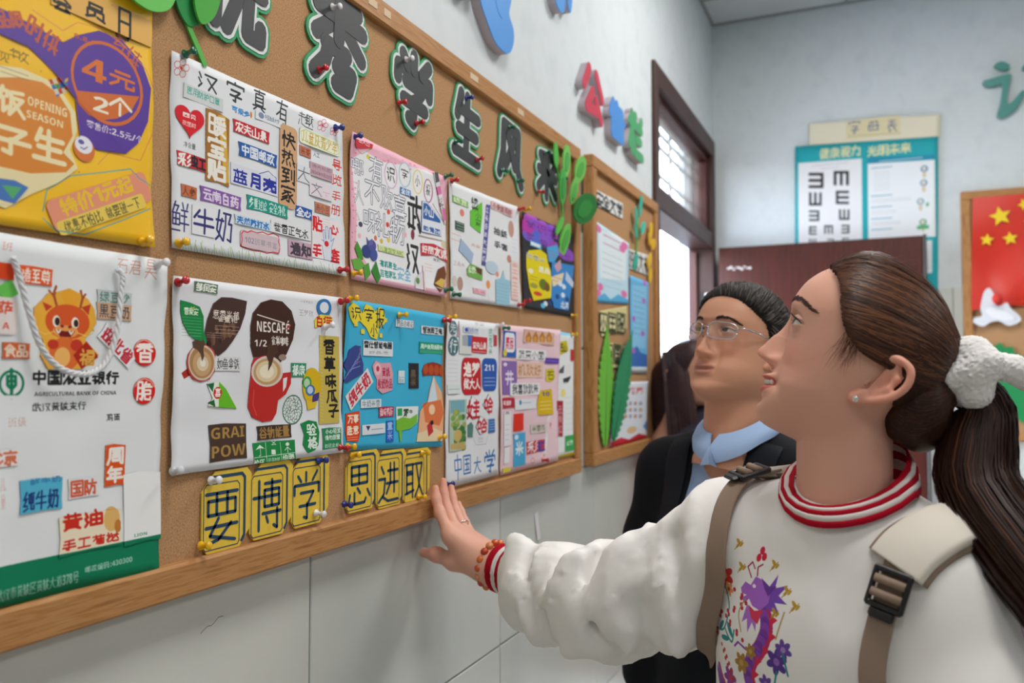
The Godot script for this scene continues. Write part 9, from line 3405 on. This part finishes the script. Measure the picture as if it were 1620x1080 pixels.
func woman_hair(hx: Transform3D, t: Node3D):
	var gather := Vector3(0, 4, -112)
	var base := hair_mat("24130d", "341d14", "47291a", v3(30, 30, 30))
	var g := geo()
	hair_cap(g, hx, W_RHO, 78.0, 2.3, W_EDGE, 3.5, 1.2, gather)
	# slack loop at the nape
	g.ball(hx * Vector3(0, -40, -91), v3(0.034, 0.048, 0.048), 20, 30, Basis(Vector3(0, 0, 1), 0.12))
	var h := part("hair", g.mesh(), base, t)
	rng.seed = 21
	var tones := [geo(), geo(), geo(), geo()]
	var cen := Vector3(0, 0, -25)
	for k in 2600:
		# swept back from the hairline to the tie
		var u := rng.randf_range(-12.0, 76.0)
		var f := ramp(W_EDGE, u) - rng.randf_range(-3.0, 1.0) - (pow(rng.randf(), 2.0) * 70.0 if rng.randf() < 0.6 else 0.0)
		if u > 66.0:
			f = rng.randf_range(-60.0, 36.0)
		var al := fposmod(rad_to_deg(atan2(u, f)) + 90.0, 360.0) - 90.0
		var s := sqrt(u * u + f * f) / ramp(W_RHO, al)
		var x := 78.0 * pow(maxf(1.0 - pow(s, 2.3), 0.0), 1.0 / 2.3)
		if rng.randf() < 0.35: x = -x
		var d0 := (Vector3(x, u, f)).normalized()
		var d1 := (gather + Vector3(rng.randf_range(-9, 9), rng.randf_range(-10, 10), 0)).normalized()
		var lift := rng.randf_range(0.2, 2.0)
		var sag := rng.randf_range(-0.10, 0.02) * (1.0 if u < 30 else 0.4)
		var path := []
		var nn := []
		var m := 13
		for j in m:
			var q := j / float(m - 1)
			var d := d0.slerp(d1, q)
			d = (d + Vector3(0, sag * sin(PI * q), 0)).normalized()
			var p := d * (shell(W_RHO, 78.0, 2.3, d) + lift * sin(PI * minf(q * 1.2 + 0.05, 1.0)))
			path.append(hx * p)
			nn.append((hx.basis * (p - cen * 0.3)).normalized())
		ribbon(tones[rng.randi() % 3], path, nn, rng.randf_range(0.0004, 0.0012))
	for k in 900:
		# strands hanging from behind the ear in a slack loop up to the tie
		var side := 1.0 if rng.randf() < 0.7 else -1.0
		var drop := 78.0 * pow(rng.randf(), 0.75)
		var path := []
		var nn := []
		var j1 := rng.randf_range(0.0, 0.06)
		for j in 13:
			var q := lerpf(j1, 1.0, j / 12.0)
			var f := -91.0 + (22.0 + 0.13 * drop) * cos(PI * q) + 1.5 * sin(k + q * 3.0)
			var u := lerpf(-12.0, 6.0, q) - drop * pow(sin(PI * q), 0.75)
			var s := 1.0 - pow((f + 91.0) / 36.0, 2) - pow((u + 40.0) / 51.0, 2)
			var p := Vector3(side * (49.0 * sqrt(maxf(s, 0.02)) + rng.randf_range(0.0, 0.8)), u, f)
			path.append(hx * p)
			nn.append((hx.basis * (p - Vector3(0, -40, -91))).normalized())
		ribbon(tones[[0, 0, 1, 3, 3][rng.randi() % 5]], path, nn, rng.randf_range(0.0005, 0.001))
	# loose wisps by the temple and over the ear
	for k in 60:
		var a := Vector3(68 + rng.randf_range(-1, 2), rng.randf_range(-4, 12), rng.randf_range(-22, -4))
		var e := a + Vector3(rng.randf_range(0, 3), rng.randf_range(-34, -14), rng.randf_range(-8, 12))
		tones[1].tube([hx * a, hx * (a.lerp(e, 0.5) + Vector3(1, 0, rng.randf_range(-3, 3))), hx * e], [0.00016, 0.00014, 0.00005], 3)
	for k in 70:
		var d := Vector3(rng.randf_range(-0.5, 0.6), rng.randf_range(0.5, 1.0), rng.randf_range(-0.4, 0.75)).normalized()
		var p := d * shell(W_RHO, 78.0, 2.3, d)
		if p.z > 40:
			continue
		var e := p * 1.0 + d * rng.randf_range(3, 9) + Vector3(rng.randf_range(-6, 6), 0, rng.randf_range(-16, 4))
		tones[2].tube([hx * p, hx * (p.lerp(e, 0.5) + d * 2.0), hx * e], [0.00014, 0.00012, 0.00005], 3)
	# ponytail hanging over the back
	var inv := t.transform.affine_inverse()
	var mid := smooth3([v3(0.080, 1.446, -0.966), v3(0.094, 1.418, -0.962), v3(0.086, 1.385, -0.952), v3(0.082, 1.345, -0.935), v3(0.112, 1.292, -0.885), v3(0.148, 1.235, -0.845), v3(0.175, 1.16, -0.82)], 5)
	var wid := [[0.0, 0.017], [0.12, 0.022], [0.3, 0.032], [0.55, 0.037], [0.8, 0.034], [1.0, 0.016]]
	var tail := geo()
	var rads := []
	var loc := []
	for j in mid.size():
		rads.append(ramp(wid, j / float(mid.size() - 1)) * 0.93)
		loc.append(inv * mid[j])
	tail.tube(loc, rads, 22, 0.62, v3(0.2, 0.0, 1.0))
	part("ponytail", tail.solid(), base, t)
	for k in 1500:
		var a := rng.randf() * TAU
		var s := sqrt(rng.randf_range(0.65, 1.0))
		var path := []
		var nn := []
		var j0 := rng.randi_range(0, 4)
		var j1 := mid.size() - 1 - rng.randi_range(0, 7)
		for j in range(j0, j1 + 1, 2):
			var q := j / float(mid.size() - 1)
			var tt: Vector3 = (loc[mini(j + 1, loc.size() - 1)] - loc[maxi(j - 1, 0)]).normalized()
			var sx := tt.cross(v3(0.2, 0.0, 1.0)).normalized()
			var sy := sx.cross(tt)
			var w := ramp(wid, q) * s * (1.0 + 0.10 * sin(q * 5.0 + k))
			var dd := sx * cos(a + 0.35 * sin(k + q * 2.0)) + sy * sin(a + 0.35 * sin(k + q * 2.0)) * 0.66
			path.append(loc[j] + dd * w)
			nn.append(dd.normalized())
		ribbon(tones[rng.randi() % 2 if k % 6 == 0 else 3], path, nn, rng.randf_range(0.0005, 0.0012))
	var hm := [mat("341b12", 0.42, 0.35), mat("4a2a1b", 0.42, 0.35), mat("6a4229", 0.42, 0.35), mat("2a1711", 0.42, 0.35)]
	for k in 4:
		part("hair_strands", tones[k].mesh(), hm[k], h).set_meta("kind", "stuff")
	# fluffy tie
	var s := thing("hair_scrunchie", "fluffy white plush scrunchie with a knotted end round the woman's ponytail", "hair tie", v3(0.082, 1.4545, -0.965))
	var bd := Body.new()
	var pts := []
	for j in 9:
		var a := TAU * j / 8
		pts.append(v3(-0.006 + 0.008 * sin(a) , 0.020 * cos(a) + 0.004 * sin(a * 2), 0.021 * sin(a)))
	bd.chain(pts, [0.016, 0.018, 0.0175, 0.017, 0.0155, 0.018, 0.017, 0.0165, 0.016], 0.006)
	bd.cap(v3(-0.018, -0.004, 0.022), v3(0.010, 0.010, 0.026), 0.015, 0.016, 0.005)
	bd.cap(v3(0.004, 0.012, 0.020), v3(0.022, 0.008, 0.012), 0.013, 0.012, 0.005)
	bd.chain([v3(0.012, 0.008, 0.016), v3(0.034, 0.004, 0.014), v3(0.056, -0.012, 0.01)], [0.010, 0.013, 0.012], 0.006)
	var fz := FastNoiseLite.new()
	fz.frequency = 260.0
	fz.fractal_octaves = 2
	bd.fold = func(p: Vector3) -> float: return fz.get_noise_3d(p.x, p.y, p.z) * 0.0022
	var bg := geo()
	bd.into(bg, v3(-0.06, -0.06, -0.06), v3(0.09, 0.06, 0.07), 0.0017)
	bg.outward()
	var pm := mat("efecec", 0.9, 0.15)
	part("plush", bg.mesh(), pm, s)

func strip(path: Array, normals: Array, w: float, th: float, on: Body = null, inv := Transform3D.IDENTITY, base := 0.0) -> ArrayMesh:
	# a strap: flat band with rounded edges along a path, laid onto a body if one is given
	var g := geo()
	var m := path.size()
	for k in m:
		var t: Vector3 = (path[mini(k + 1, m - 1)] - path[maxi(k - 1, 0)]).normalized()
		var s := t.cross(normals[k]).normalized()
		var n := s.cross(t)
		if n.dot(normals[k]) < 0:
			n = -n
		for q in [[-1.0, 0.0], [-1.0, 0.5], [-0.93, 0.9], [-0.8, 1.0], [0.0, 1.05], [0.8, 1.0], [0.93, 0.9], [1.0, 0.5], [1.0, 0.0], [0.0, -0.1]]:
			var p: Vector3 = path[k] + s * q[0] * w / 2 + n * q[1] * th
			if on:
				p = inv * on.snap(inv.affine_inverse() * p, base + q[1] * th)
			g.v.append(p)
	g.net(0, m, 10, true)
	for e in [0, m - 1]:
		var c := g.v.size()
		g.v.append(path[e])
		for j in 10:
			g.tri(c, e * 10 + j, e * 10 + (j + 1) % 10)
	return g.solid()

func backpack(sw: Body, F: Vector3, R: Vector3, axis: Vector3):
	var t := thing("backpack", "ivory backpack with taupe webbing worn by the woman, black buckles on its straps", "backpack", axis + v3(0, 0.95, 0) - F * 0.2)
	var inv := t.transform.affine_inverse()
	sw.fold = func(_p: Vector3) -> float: return 0.0
	var bag := Body.new()
	bag.oval(Transform3D(Basis(R, Vector3.UP, F * 0.5), axis + v3(0, 1.07, 0) - F * 0.19), v3(0, 0.1, 0), v3(0, -0.16, 0), 0.115, 0.125, 0.02)
	var g := geo()
	bag.into(g, axis + v3(-0.3, 0.7, -0.4), axis + v3(0.35, 1.36, 0.1), 0.014)
	g.outward()
	for k in g.v.size():
		g.v[k] = inv * g.v[k]
	var ivory := mat("e2dbd0", 0.7, 0.3)
	var taupe := noise_mat(noise_tex(0.2, ["8a7668", "a08c7c"], [0.3, 0.7], 128), v3(60, 60, 60), 0.8, 0.2)
	var black := mat("16161a", 0.35, 0.5)
	part("bag", g.mesh(), ivory, t)
	for side in 2:
		var pad: Array
		var web: Array
		if side == 0:   # over her left shoulder
			pad = [v3(0.10, 1.25, -0.99), v3(0.096, 1.275, -0.955), v3(0.078, 1.297, -0.925), v3(0.05, 1.305, -0.895), v3(0.02, 1.298, -0.865), v3(0.001, 1.282, -0.847)]
			web = [v3(0.004, 1.287, -0.85), v3(-0.0015, 1.274, -0.84), v3(-0.0065, 1.2593, -0.835), v3(-0.0174, 1.2268, -0.825), v3(-0.0232, 1.188, -0.82), v3(-0.022, 1.13, -0.82), v3(-0.01, 1.02, -0.83)]
		else:
			pad = [v3(-0.09, 1.31, -1.08), v3(-0.112, 1.35, -1.045), v3(-0.1185, 1.348, -1.02)]
			web = [v3(-0.115, 1.349, -1.025), v3(-0.133, 1.34, -1.014), v3(-0.146, 1.331, -1.01), v3(-0.157, 1.295, -1.0), v3(-0.163, 1.26, -0.997), v3(-0.166, 1.22, -0.998), v3(-0.172, 1.17, -1.01), v3(-0.182, 1.11, -1.03)]
		for which in 2:
			var src := smooth3([pad, web][which], 6)
			var path := []
			var nn := []
			for p in src:
				var q := sw.snap(p, [0.006, 0.008][which])
				path.append(inv * q)
				nn.append(sw.grad(q))
			if which == 0:
				part("strap_pad", strip(path, nn, 0.054, 0.009, sw, inv, 0.004), ivory, t)
				part("strap_lining", strip(path, nn, 0.062, 0.003, sw, inv, 0.002), taupe, t)
			else:
				part("webbing", strip(path, nn, 0.024, 0.0022), taupe, t)
				# ladder buckle on the webbing
				var at: int = [12, 11][side]
				var z: Vector3 = nn[at]
				var y: Vector3 = (path[at - 3] - path[at + 3]).normalized()
				var x := y.cross(z).normalized()
				var bf := Transform3D(Basis(x, y, x.cross(y)), path[at] + z * 0.004)
				var bgm := geo()
				for s in [-1, 1]:
					bgm.box(v3(s * 0.0155, 0, 0.001), v3(0.005, 0.038, 0.006), 0.0015, bf)
				for yy in [-0.017, 0.0165]:
					bgm.box(v3(0, yy, 0.001), v3(0.034, 0.006, 0.006), 0.0015, bf)
				bgm.box(v3(0, -0.024, 0.001), v3(0.024, 0.010, 0.005), 0.003, bf)
				part("buckle_frame", bgm.mesh(), black, t)
				for yy in [-0.006, 0.007]:
					var bar := geo()
					bar.tube([bf * v3(-0.014, yy, 0.003), bf * v3(0.014, yy, 0.003)], [0.0042], 10)
					part("buckle_bar_webbing", bar.solid(), taupe, t)

func man():
	var t := thing("person", "man in glasses, dark suit jacket and light blue shirt looking up at the board", "person", v3(-0.24, 0, -1.58))
	var inv := t.transform.affine_inverse()
	var xf := head_frame(v3(-0.249, 1.519, -1.545), -34.0, 14.0, -3.0)
	var hx := inv * xf
	var P: Dictionary = MALE
	var skin := col("cf987c").srgb_to_linear()
	var g := geo()
	head_skin(P, hx, g, skin)
	ear(hx, 1.0, g, skin, Vector3(66, -22, -30))
	ear(hx, -1.0, g, skin, Vector3(-66, -22, -30))
	var F := v3(-0.5, 0, 0.866)
	var R := v3(-0.866, 0, -0.5)
	var ax := v3(-0.243, 0, -1.59)
	var tr := Body.new()
	tr.oval(Transform3D(Basis(R, Vector3.UP, F * 0.6), ax + v3(0, 1.05, 0)), v3(0, 0.08, 0), v3(0, -0.3, 0), 0.16, 0.15, 0.03)
	var rs := ax + R * 0.165 + v3(0, 1.262, 0)
	var ls := ax - R * 0.165 + v3(0, 1.262, 0)
	tr.cap(ax + v3(0, 1.25, 0), xf * Vector3(0, -215, -64), 0.05, 0.052, 0.03)
	tr.cap(ax + v3(0, 1.31, 0), rs, 0.045, 0.045, 0.04)
	tr.cap(ax + v3(0, 1.33, 0), ls, 0.045, 0.045, 0.04)
	var tg := geo()
	tr.into(tg, ax + v3(-0.3, 0.7, -0.3), ax + v3(0.3, 1.42, 0.3), 0.014)
	tg.outward()
	var b := g.v.size()
	for p in tg.v:
		g.v.append(inv * p)
	for q in tg.i:
		g.i.append(q + b)
	plain_color(g, skin)
	part("body", g.mesh(), skin_mat("man"), t)
	eyes(P, hx, t, Vector3(-0.15, 0.15, 1.0), "1e1410")
	brow(P, hx, t, [[14.0, 19.0], [26.0, 23.0], [40.0, 23.0], [52.0, 16.0]], 3.4, "221a18")
	# short dark hair, greying at the sides
	var rho := [[-90.0, 100.0], [0.0, 62.0], [30.0, 72.0], [45.0, 81.5], [53.0, 87.0], [62.0, 95.5], [75.0, 104.0], [90.0, 107.5], [115.0, 113.0], [140.0, 119.0], [165.0, 118.0], [180.0, 113.0], [200.0, 106.0], [215.0, 100.0], [270.0, 100.0]]
	var edge := [[-75.0, -110.0], [-62.0, -80.0], [-30.0, -50.0], [-14.0, -30.0], [-8.0, -14.0], [10.0, -8.0], [32.0, 8.0], [46.0, 28.0], [58.0, 44.0], [66.0, 56.0], [76.0, 90.0]]
	var hg := geo()
	hair_cap(hg, hx, rho, 81.0, 2.4, edge, 11.0, 2.2, Vector3(60, 20, 90))
	var hair := part("hair", hg.mesh(), hair_mat("15120f", "221e1b", "37332f", v3(40, 25, 40)), t)
	rng.seed = 31
	var st := [geo(), geo()]
	for k in 1700:
		var d := Vector3(rng.randf_range(-1, 1), rng.randf_range(-0.15, 1), rng.randf_range(-1, 0.75)).normalized()
		var p := d * (shell(rho, 81.0, 2.4, d) + 0.3)
		if ramp(edge, p.y) - p.z < -5.0:
			continue
		var dir := Vector3(-0.55 + 0.2 * d.x, 0.25 + 0.2 * d.y, -0.55).normalized() if d.y > 0.35 else Vector3(0.0, -0.5, -0.7)
		var path := []
		var nn := []
		var lift := rng.randf_range(0.6, 3.4)
		for j in 6:
			var e := (p + dir * j * 5.5).normalized()
			path.append(hx * (e * (shell(rho, 81.0, 2.4, e) - 0.4 + lift * sin(j * 0.6 + 0.3))))
			nn.append((hx.basis * e).normalized())
		ribbon(st[1 if rng.randf() < (0.5 if d.y < 0.45 else 0.2) else 0], path, nn, rng.randf_range(0.0007, 0.0015))
	part("hair_strands", st[0].mesh(), mat("2b2623", 0.55, 0.3), hair).set_meta("kind", "stuff")
	part("hair_strands", st[1].mesh(), mat("58534f", 0.6, 0.2), hair).set_meta("kind", "stuff")
	# shirt under the jacket
	var sh := Body.new()
	sh.oval(Transform3D(Basis(R, Vector3.UP, F * 0.62), ax + v3(0, 1.05, 0)), v3(0, 0.09, 0), v3(0, -0.3, 0), 0.175, 0.165, 0.03)
	sh.cap(ax + v3(0, 1.325, 0.0), rs, 0.052, 0.05, 0.05)
	sh.cap(ax + v3(0, 1.325, 0.0), ls, 0.052, 0.05, 0.05)
	# open neck
	var cn := v3(-0.240, 0, -1.563)
	sh.cap(cn + F * 0.02 + v3(0, 1.40, 0), cn + F * 0.10 + v3(0, 1.285, 0), 0.056, 0.008, 0.01, 1)
	var sg := geo()
	sh.into(sg, ax + v3(-0.3, 0.75, -0.3), ax + v3(0.3, 1.42, 0.3), 0.008)
	sg.outward()
	for k in sg.v.size():
		sg.v[k] = inv * sg.v[k]
	var blue := mat("a6c2ea", 0.7, 0.25)
	part("shirt", sg.mesh(), blue, t)
	# collar leaves folded down round the neck
	for s in [-1.0, 1.0]:
		var cg := geo()
		for side in 2:
			for k in 17:
				var q := k / 16.0
				var a: float = s * lerpf(0.13, PI, q)
				var dirh: Vector3 = F * cos(a) - R * sin(a)
				var topp: Vector3 = cn + v3(0, 1.395 - 0.045 * pow(cos(a) * 0.5 + 0.5, 2), 0) + dirh * (0.062 + 0.008 * cos(a))
				var drop := lerpf(0.056, 0.034, smoothstep(0.0, 0.35, q))
				var bot: Vector3 = topp + dirh * lerpf(0.020, 0.014, q) - v3(0, drop, 0) - R * s * -0.030 * (1.0 - smoothstep(0.0, 0.22, q))
				bot = bot if sh.dist(bot) > 0.006 else sh.snap(bot, 0.006)
				for j in 6:
					var f := j / 5.0
					var p := topp.lerp(bot, f) + dirh * 0.008 * sin(PI * f)
					cg.v.append(inv * (p - dirh * 0.002 * side))
		cg.net(0, 17, 6)
		cg.net(17 * 6, 17, 6)
		part("collar", cg.mesh(), blue, t)
	for y in [1.262, 1.19, 1.12]:
		var p := sh.snap(ax + F * 0.13 + v3(0, y, 0), 0.003)
		var bt := geo()
		bt.ball(inv * p, v3(0.0052, 0.0055, 0.003), 8, 12)
		part("button", bt.solid(), mat("c9d6ea", 0.3), t)
	# jacket with a deep opening
	var jk := Body.new()
	jk.oval(Transform3D(Basis(R, Vector3.UP, F * 0.64), ax + v3(0, 1.05, 0)), v3(0, 0.08, 0), v3(0, -0.32, 0), 0.192, 0.185, 0.03)
	jk.cap(ax + v3(0, 1.32, -0.01), rs + R * 0.012, 0.056, 0.060, 0.06)
	jk.cap(ax + v3(0, 1.32, -0.01), ls - R * 0.012, 0.056, 0.060, 0.06)
	jk.chain([rs + R * 0.012, rs + R * 0.05 + v3(0, -0.14, 0.01), rs + R * 0.065 + v3(0, -0.4, 0.03)], [0.064, 0.062, 0.055], 0.03)
	jk.chain([ls - R * 0.012, ls - R * 0.05 + v3(0, -0.14, 0.01), ls - R * 0.065 + v3(0, -0.4, 0.03)], [0.064, 0.062, 0.055], 0.03)
	var cloth := mat("14161b", 0.7, 0.25)
	for s in [-1.0, 1.0]:
		var path := []
		var nn := []
		for k in 15:
			var q := k / 14.0
			var p: Vector3 = ax + F * (0.15 - 0.09 * q) + R * s * lerpf(0.052, 0.100, q) + v3(0, lerpf(0.98, 1.345, q), 0)
			p = jk.snap(p, 0.002)
			path.append(inv * p)
			nn.append(jk.grad(p))
		part("lapel", strip(path, nn, 0.058, 0.005), mat("191c22", 0.65, 0.25), t)
	jk.cap(ax + F * 0.15 + v3(0, 0.95, 0), ax + F * 0.10 + v3(0, 1.40, 0), 0.038, 0.088, 0.006, 1)
	jk.cap(ax + v3(0, 1.30, 0), ax + v3(0, 1.5, 0), 0.072, 0.08, 0.01, 1)
	var jg := geo()
	jk.into(jg, ax + v3(-0.36, 0.78, -0.36), ax + v3(0.36, 1.42, 0.36), 0.0085)
	jg.outward()
	for k in jg.v.size():
		jg.v[k] = inv * jg.v[k]
	part("jacket", jg.mesh(), cloth, t)
	glasses(xf, P)

func glasses(xf: Transform3D, P: Dictionary):
	var t := thing("eyeglasses", "thin silver half-frame eyeglasses worn by the man in the dark jacket", "glasses", xf.origin)
	var h := Transform3D(xf.basis, Vector3.ZERO)
	var metal := mat("c9ccd2", 0.2, 0.5, 0.9)
	var glass := StandardMaterial3D.new()
	glass.albedo_color = Color(0.92, 0.95, 1.0, 0.05)
	glass.transparency = BaseMaterial3D.TRANSPARENCY_ALPHA
	glass.roughness = 0.02
	for s in [-1.0, 1.0]:
		var loop := []
		var pane := []
		for k in 25:
			var a := TAU * k / 24
			var ca := cos(a)
			var sa := sin(a)
			var x := 33.0 + 25.5 * signf(ca) * pow(absf(ca), 0.6)
			var y := -1.0 + 15.0 * signf(sa) * pow(absf(sa), 0.65)
			var p := Vector3(s * x, y, 72.0 - 0.006 * x * x)
			loop.append(h * p)
			pane.append(p)
		var g := geo()
		g.tube(loop, [0.0012], 6)
		part("rim", g.solid(), metal, t)
		var pg := geo()
		var c := Vector3(s * 33, -1, 66.2)
		for k in 24:
			var b := pg.v.size()
			for q in [c, pane[k], pane[k + 1]]:
				pg.v.append(h * q)
			pg.tri(b, b + 1, b + 2)
		part("lens", pg.mesh(), glass, t)
		var a := geo()
		a.tube([h * Vector3(s * 59, 6, 51), h * Vector3(s * 68, 7, 46), h * Vector3(s * 76, 6, 20), h * Vector3(s * 77, 2, -25), h * Vector3(s * 73, -12, -44)], [0.0014, 0.0015, 0.0015, 0.0014, 0.0016], 8)
		part("temple", a.solid(), metal, t)
		var n := geo()
		n.tube([h * Vector3(s * 8.5, -2, 71), h * Vector3(s * 8, -8, 67), h * Vector3(s * 9, -13, 63)], [0.0007, 0.0007, 0.0018], 6)
		part("nose_pad", n.solid(), metal, t)
	var br := geo()
	br.tube([h * Vector3(-8.5, 3, 71.5), h * Vector3(-3, 5, 73.5), h * Vector3(3, 5, 73.5), h * Vector3(8.5, 3, 71.5)], [0.001], 6)
	part("bridge", br.solid(), metal, t)

func visitor():
	var t := thing("person", "woman with long dark hair standing by the doorway behind the man, partly hidden", "person", v3(-0.55, 0, -2.72))
	var inv := t.transform.affine_inverse()
	var xf := head_frame(v3(-0.562, 1.475, -2.72), 84.0, 0.0)
	var hx := inv * xf
	var skin := col("d8a48c").srgb_to_linear()
	var g := geo()
	head_skin(FEMALE, hx, g, skin)
	ear(hx, 1.0, g, skin, Vector3(61, -27, -47))
	ear(hx, -1.0, g, skin, Vector3(-61, -27, -47))
	var ax := v3(-0.535, 0, -2.73)
	var R := v3(-0.1, 0, 0.995)
	var F := v3(0.995, 0, 0.1)
	var bd := Body.new()
	bd.oval(Transform3D(Basis(R, Vector3.UP, F * 0.62), ax + v3(0, 0.98, 0)), v3(0, 0.08, 0), v3(0, -0.3, 0), 0.13, 0.125, 0.03)
	bd.cap(ax + v3(0, 1.28, 0), ax + R * 0.14 + v3(0, 1.22, 0), 0.045, 0.045, 0.04)
	bd.cap(ax + v3(0, 1.28, 0), ax - R * 0.14 + v3(0, 1.22, 0), 0.045, 0.045, 0.04)
	var tg := geo()
	bd.into(tg, ax + v3(-0.3, 0.6, -0.3), ax + v3(0.3, 1.36, 0.3), 0.016)
	tg.outward()
	var b := g.v.size()
	for p in tg.v:
		g.v.append(inv * p)
	for q in tg.i:
		g.i.append(q + b)
	plain_color(g, skin)
	part("body", g.mesh(), skin_mat("visitor"), t)
	eyes(FEMALE, hx, t, Vector3(0, 0, 1), "2a1812")
	brow(FEMALE, hx, t, [[15.0, 25.0], [27.0, 29.0], [40.0, 28.0], [51.0, 20.0]], 2.4, "3a2620")
	var cl := Body.new()
	for c in bd.caps:
		cl.caps.append([c[0], c[1], c[2] + 0.018, c[3] + 0.018, c[4], c[5], c[6], c[7]])
	cl.chain([ax + R * 0.15 + v3(0, 1.22, 0), ax + R * 0.2 + v3(0, 1.0, 0), ax + R * 0.2 + v3(0, 0.75, 0)], [0.06, 0.055, 0.045], 0.03)
	cl.chain([ax - R * 0.15 + v3(0, 1.22, 0), ax - R * 0.2 + v3(0, 1.0, 0), ax - R * 0.2 + v3(0, 0.75, 0)], [0.06, 0.055, 0.045], 0.03)
	var cg := geo()
	cl.into(cg, ax + v3(-0.36, 0.7, -0.36), ax + v3(0.36, 1.36, 0.36), 0.012)
	cg.outward()
	for k in cg.v.size():
		cg.v[k] = inv * cg.v[k]
	part("top", cg.mesh(), mat("2b2630", 0.8, 0.2), t)
	# long straight hair over both shoulders
	var hg := geo()
	hair_cap(hg, hx, W_RHO, 80.0, 2.3, [[-100.0, -40.0], [-60.0, -28.0], [-20.0, -10.0], [10.0, 4.0], [40.0, 18.0], [60.0, 34.0], [76.0, 80.0]], 3.5, 1.2, Vector3(0, 90, 0))
	for s in [-1.0, 1.0]:
		var path := smooth3([hx * Vector3(s * 52, 40, -40), hx * Vector3(s * 66, -20, -34), hx * Vector3(s * 70, -90, -24), hx * Vector3(s * 72, -160, -8), hx * Vector3(s * 70, -250, 10)], 5)
		hg.tube(path, [0.03, 0.032, 0.034, 0.036, 0.038, 0.04, 0.042, 0.043, 0.044, 0.045, 0.045, 0.045, 0.044, 0.043, 0.042, 0.04, 0.038, 0.034, 0.028, 0.02, 0.008], 14, 0.6, hx.basis.x.normalized())
	var back := smooth3([hx * Vector3(0, 20, -70), hx * Vector3(0, -60, -84), hx * Vector3(0, -160, -84), hx * Vector3(0, -250, -70)], 5)
	hg.tube(back, [0.05, 0.06, 0.066, 0.07, 0.07, 0.07, 0.07, 0.068, 0.066, 0.064, 0.062, 0.06, 0.056, 0.05, 0.04, 0.02], 16, 0.6, hx.basis.x.normalized())
	var hair := part("hair", hg.mesh(), hair_mat("2a1a1c", "3c282a", "523a3a", v3(30, 8, 30)), t)
	rng.seed = 41
	var sg := geo()
	for k in 500:
		var s := 1.0 if rng.randf() < 0.6 else -1.0
		var x := s * rng.randf_range(40, 88)
		var z := rng.randf_range(-76, 6)
		var path := []
		var nn := []
		for j in 10:
			var q := j / 9.0
			path.append(hx * Vector3(x * (0.82 + 0.3 * sin(q * 1.8)), 60 - q * 300, z - 12 + 34 * q + 3 * sin(k + q * 3)))
			nn.append((hx.basis * Vector3(s, 0, 0.15)).normalized())
		ribbon(sg, path, nn, 0.0012)
	part("hair_strands", sg.mesh(), mat("452e30", 0.4, 0.5), hair).set_meta("kind", "stuff")
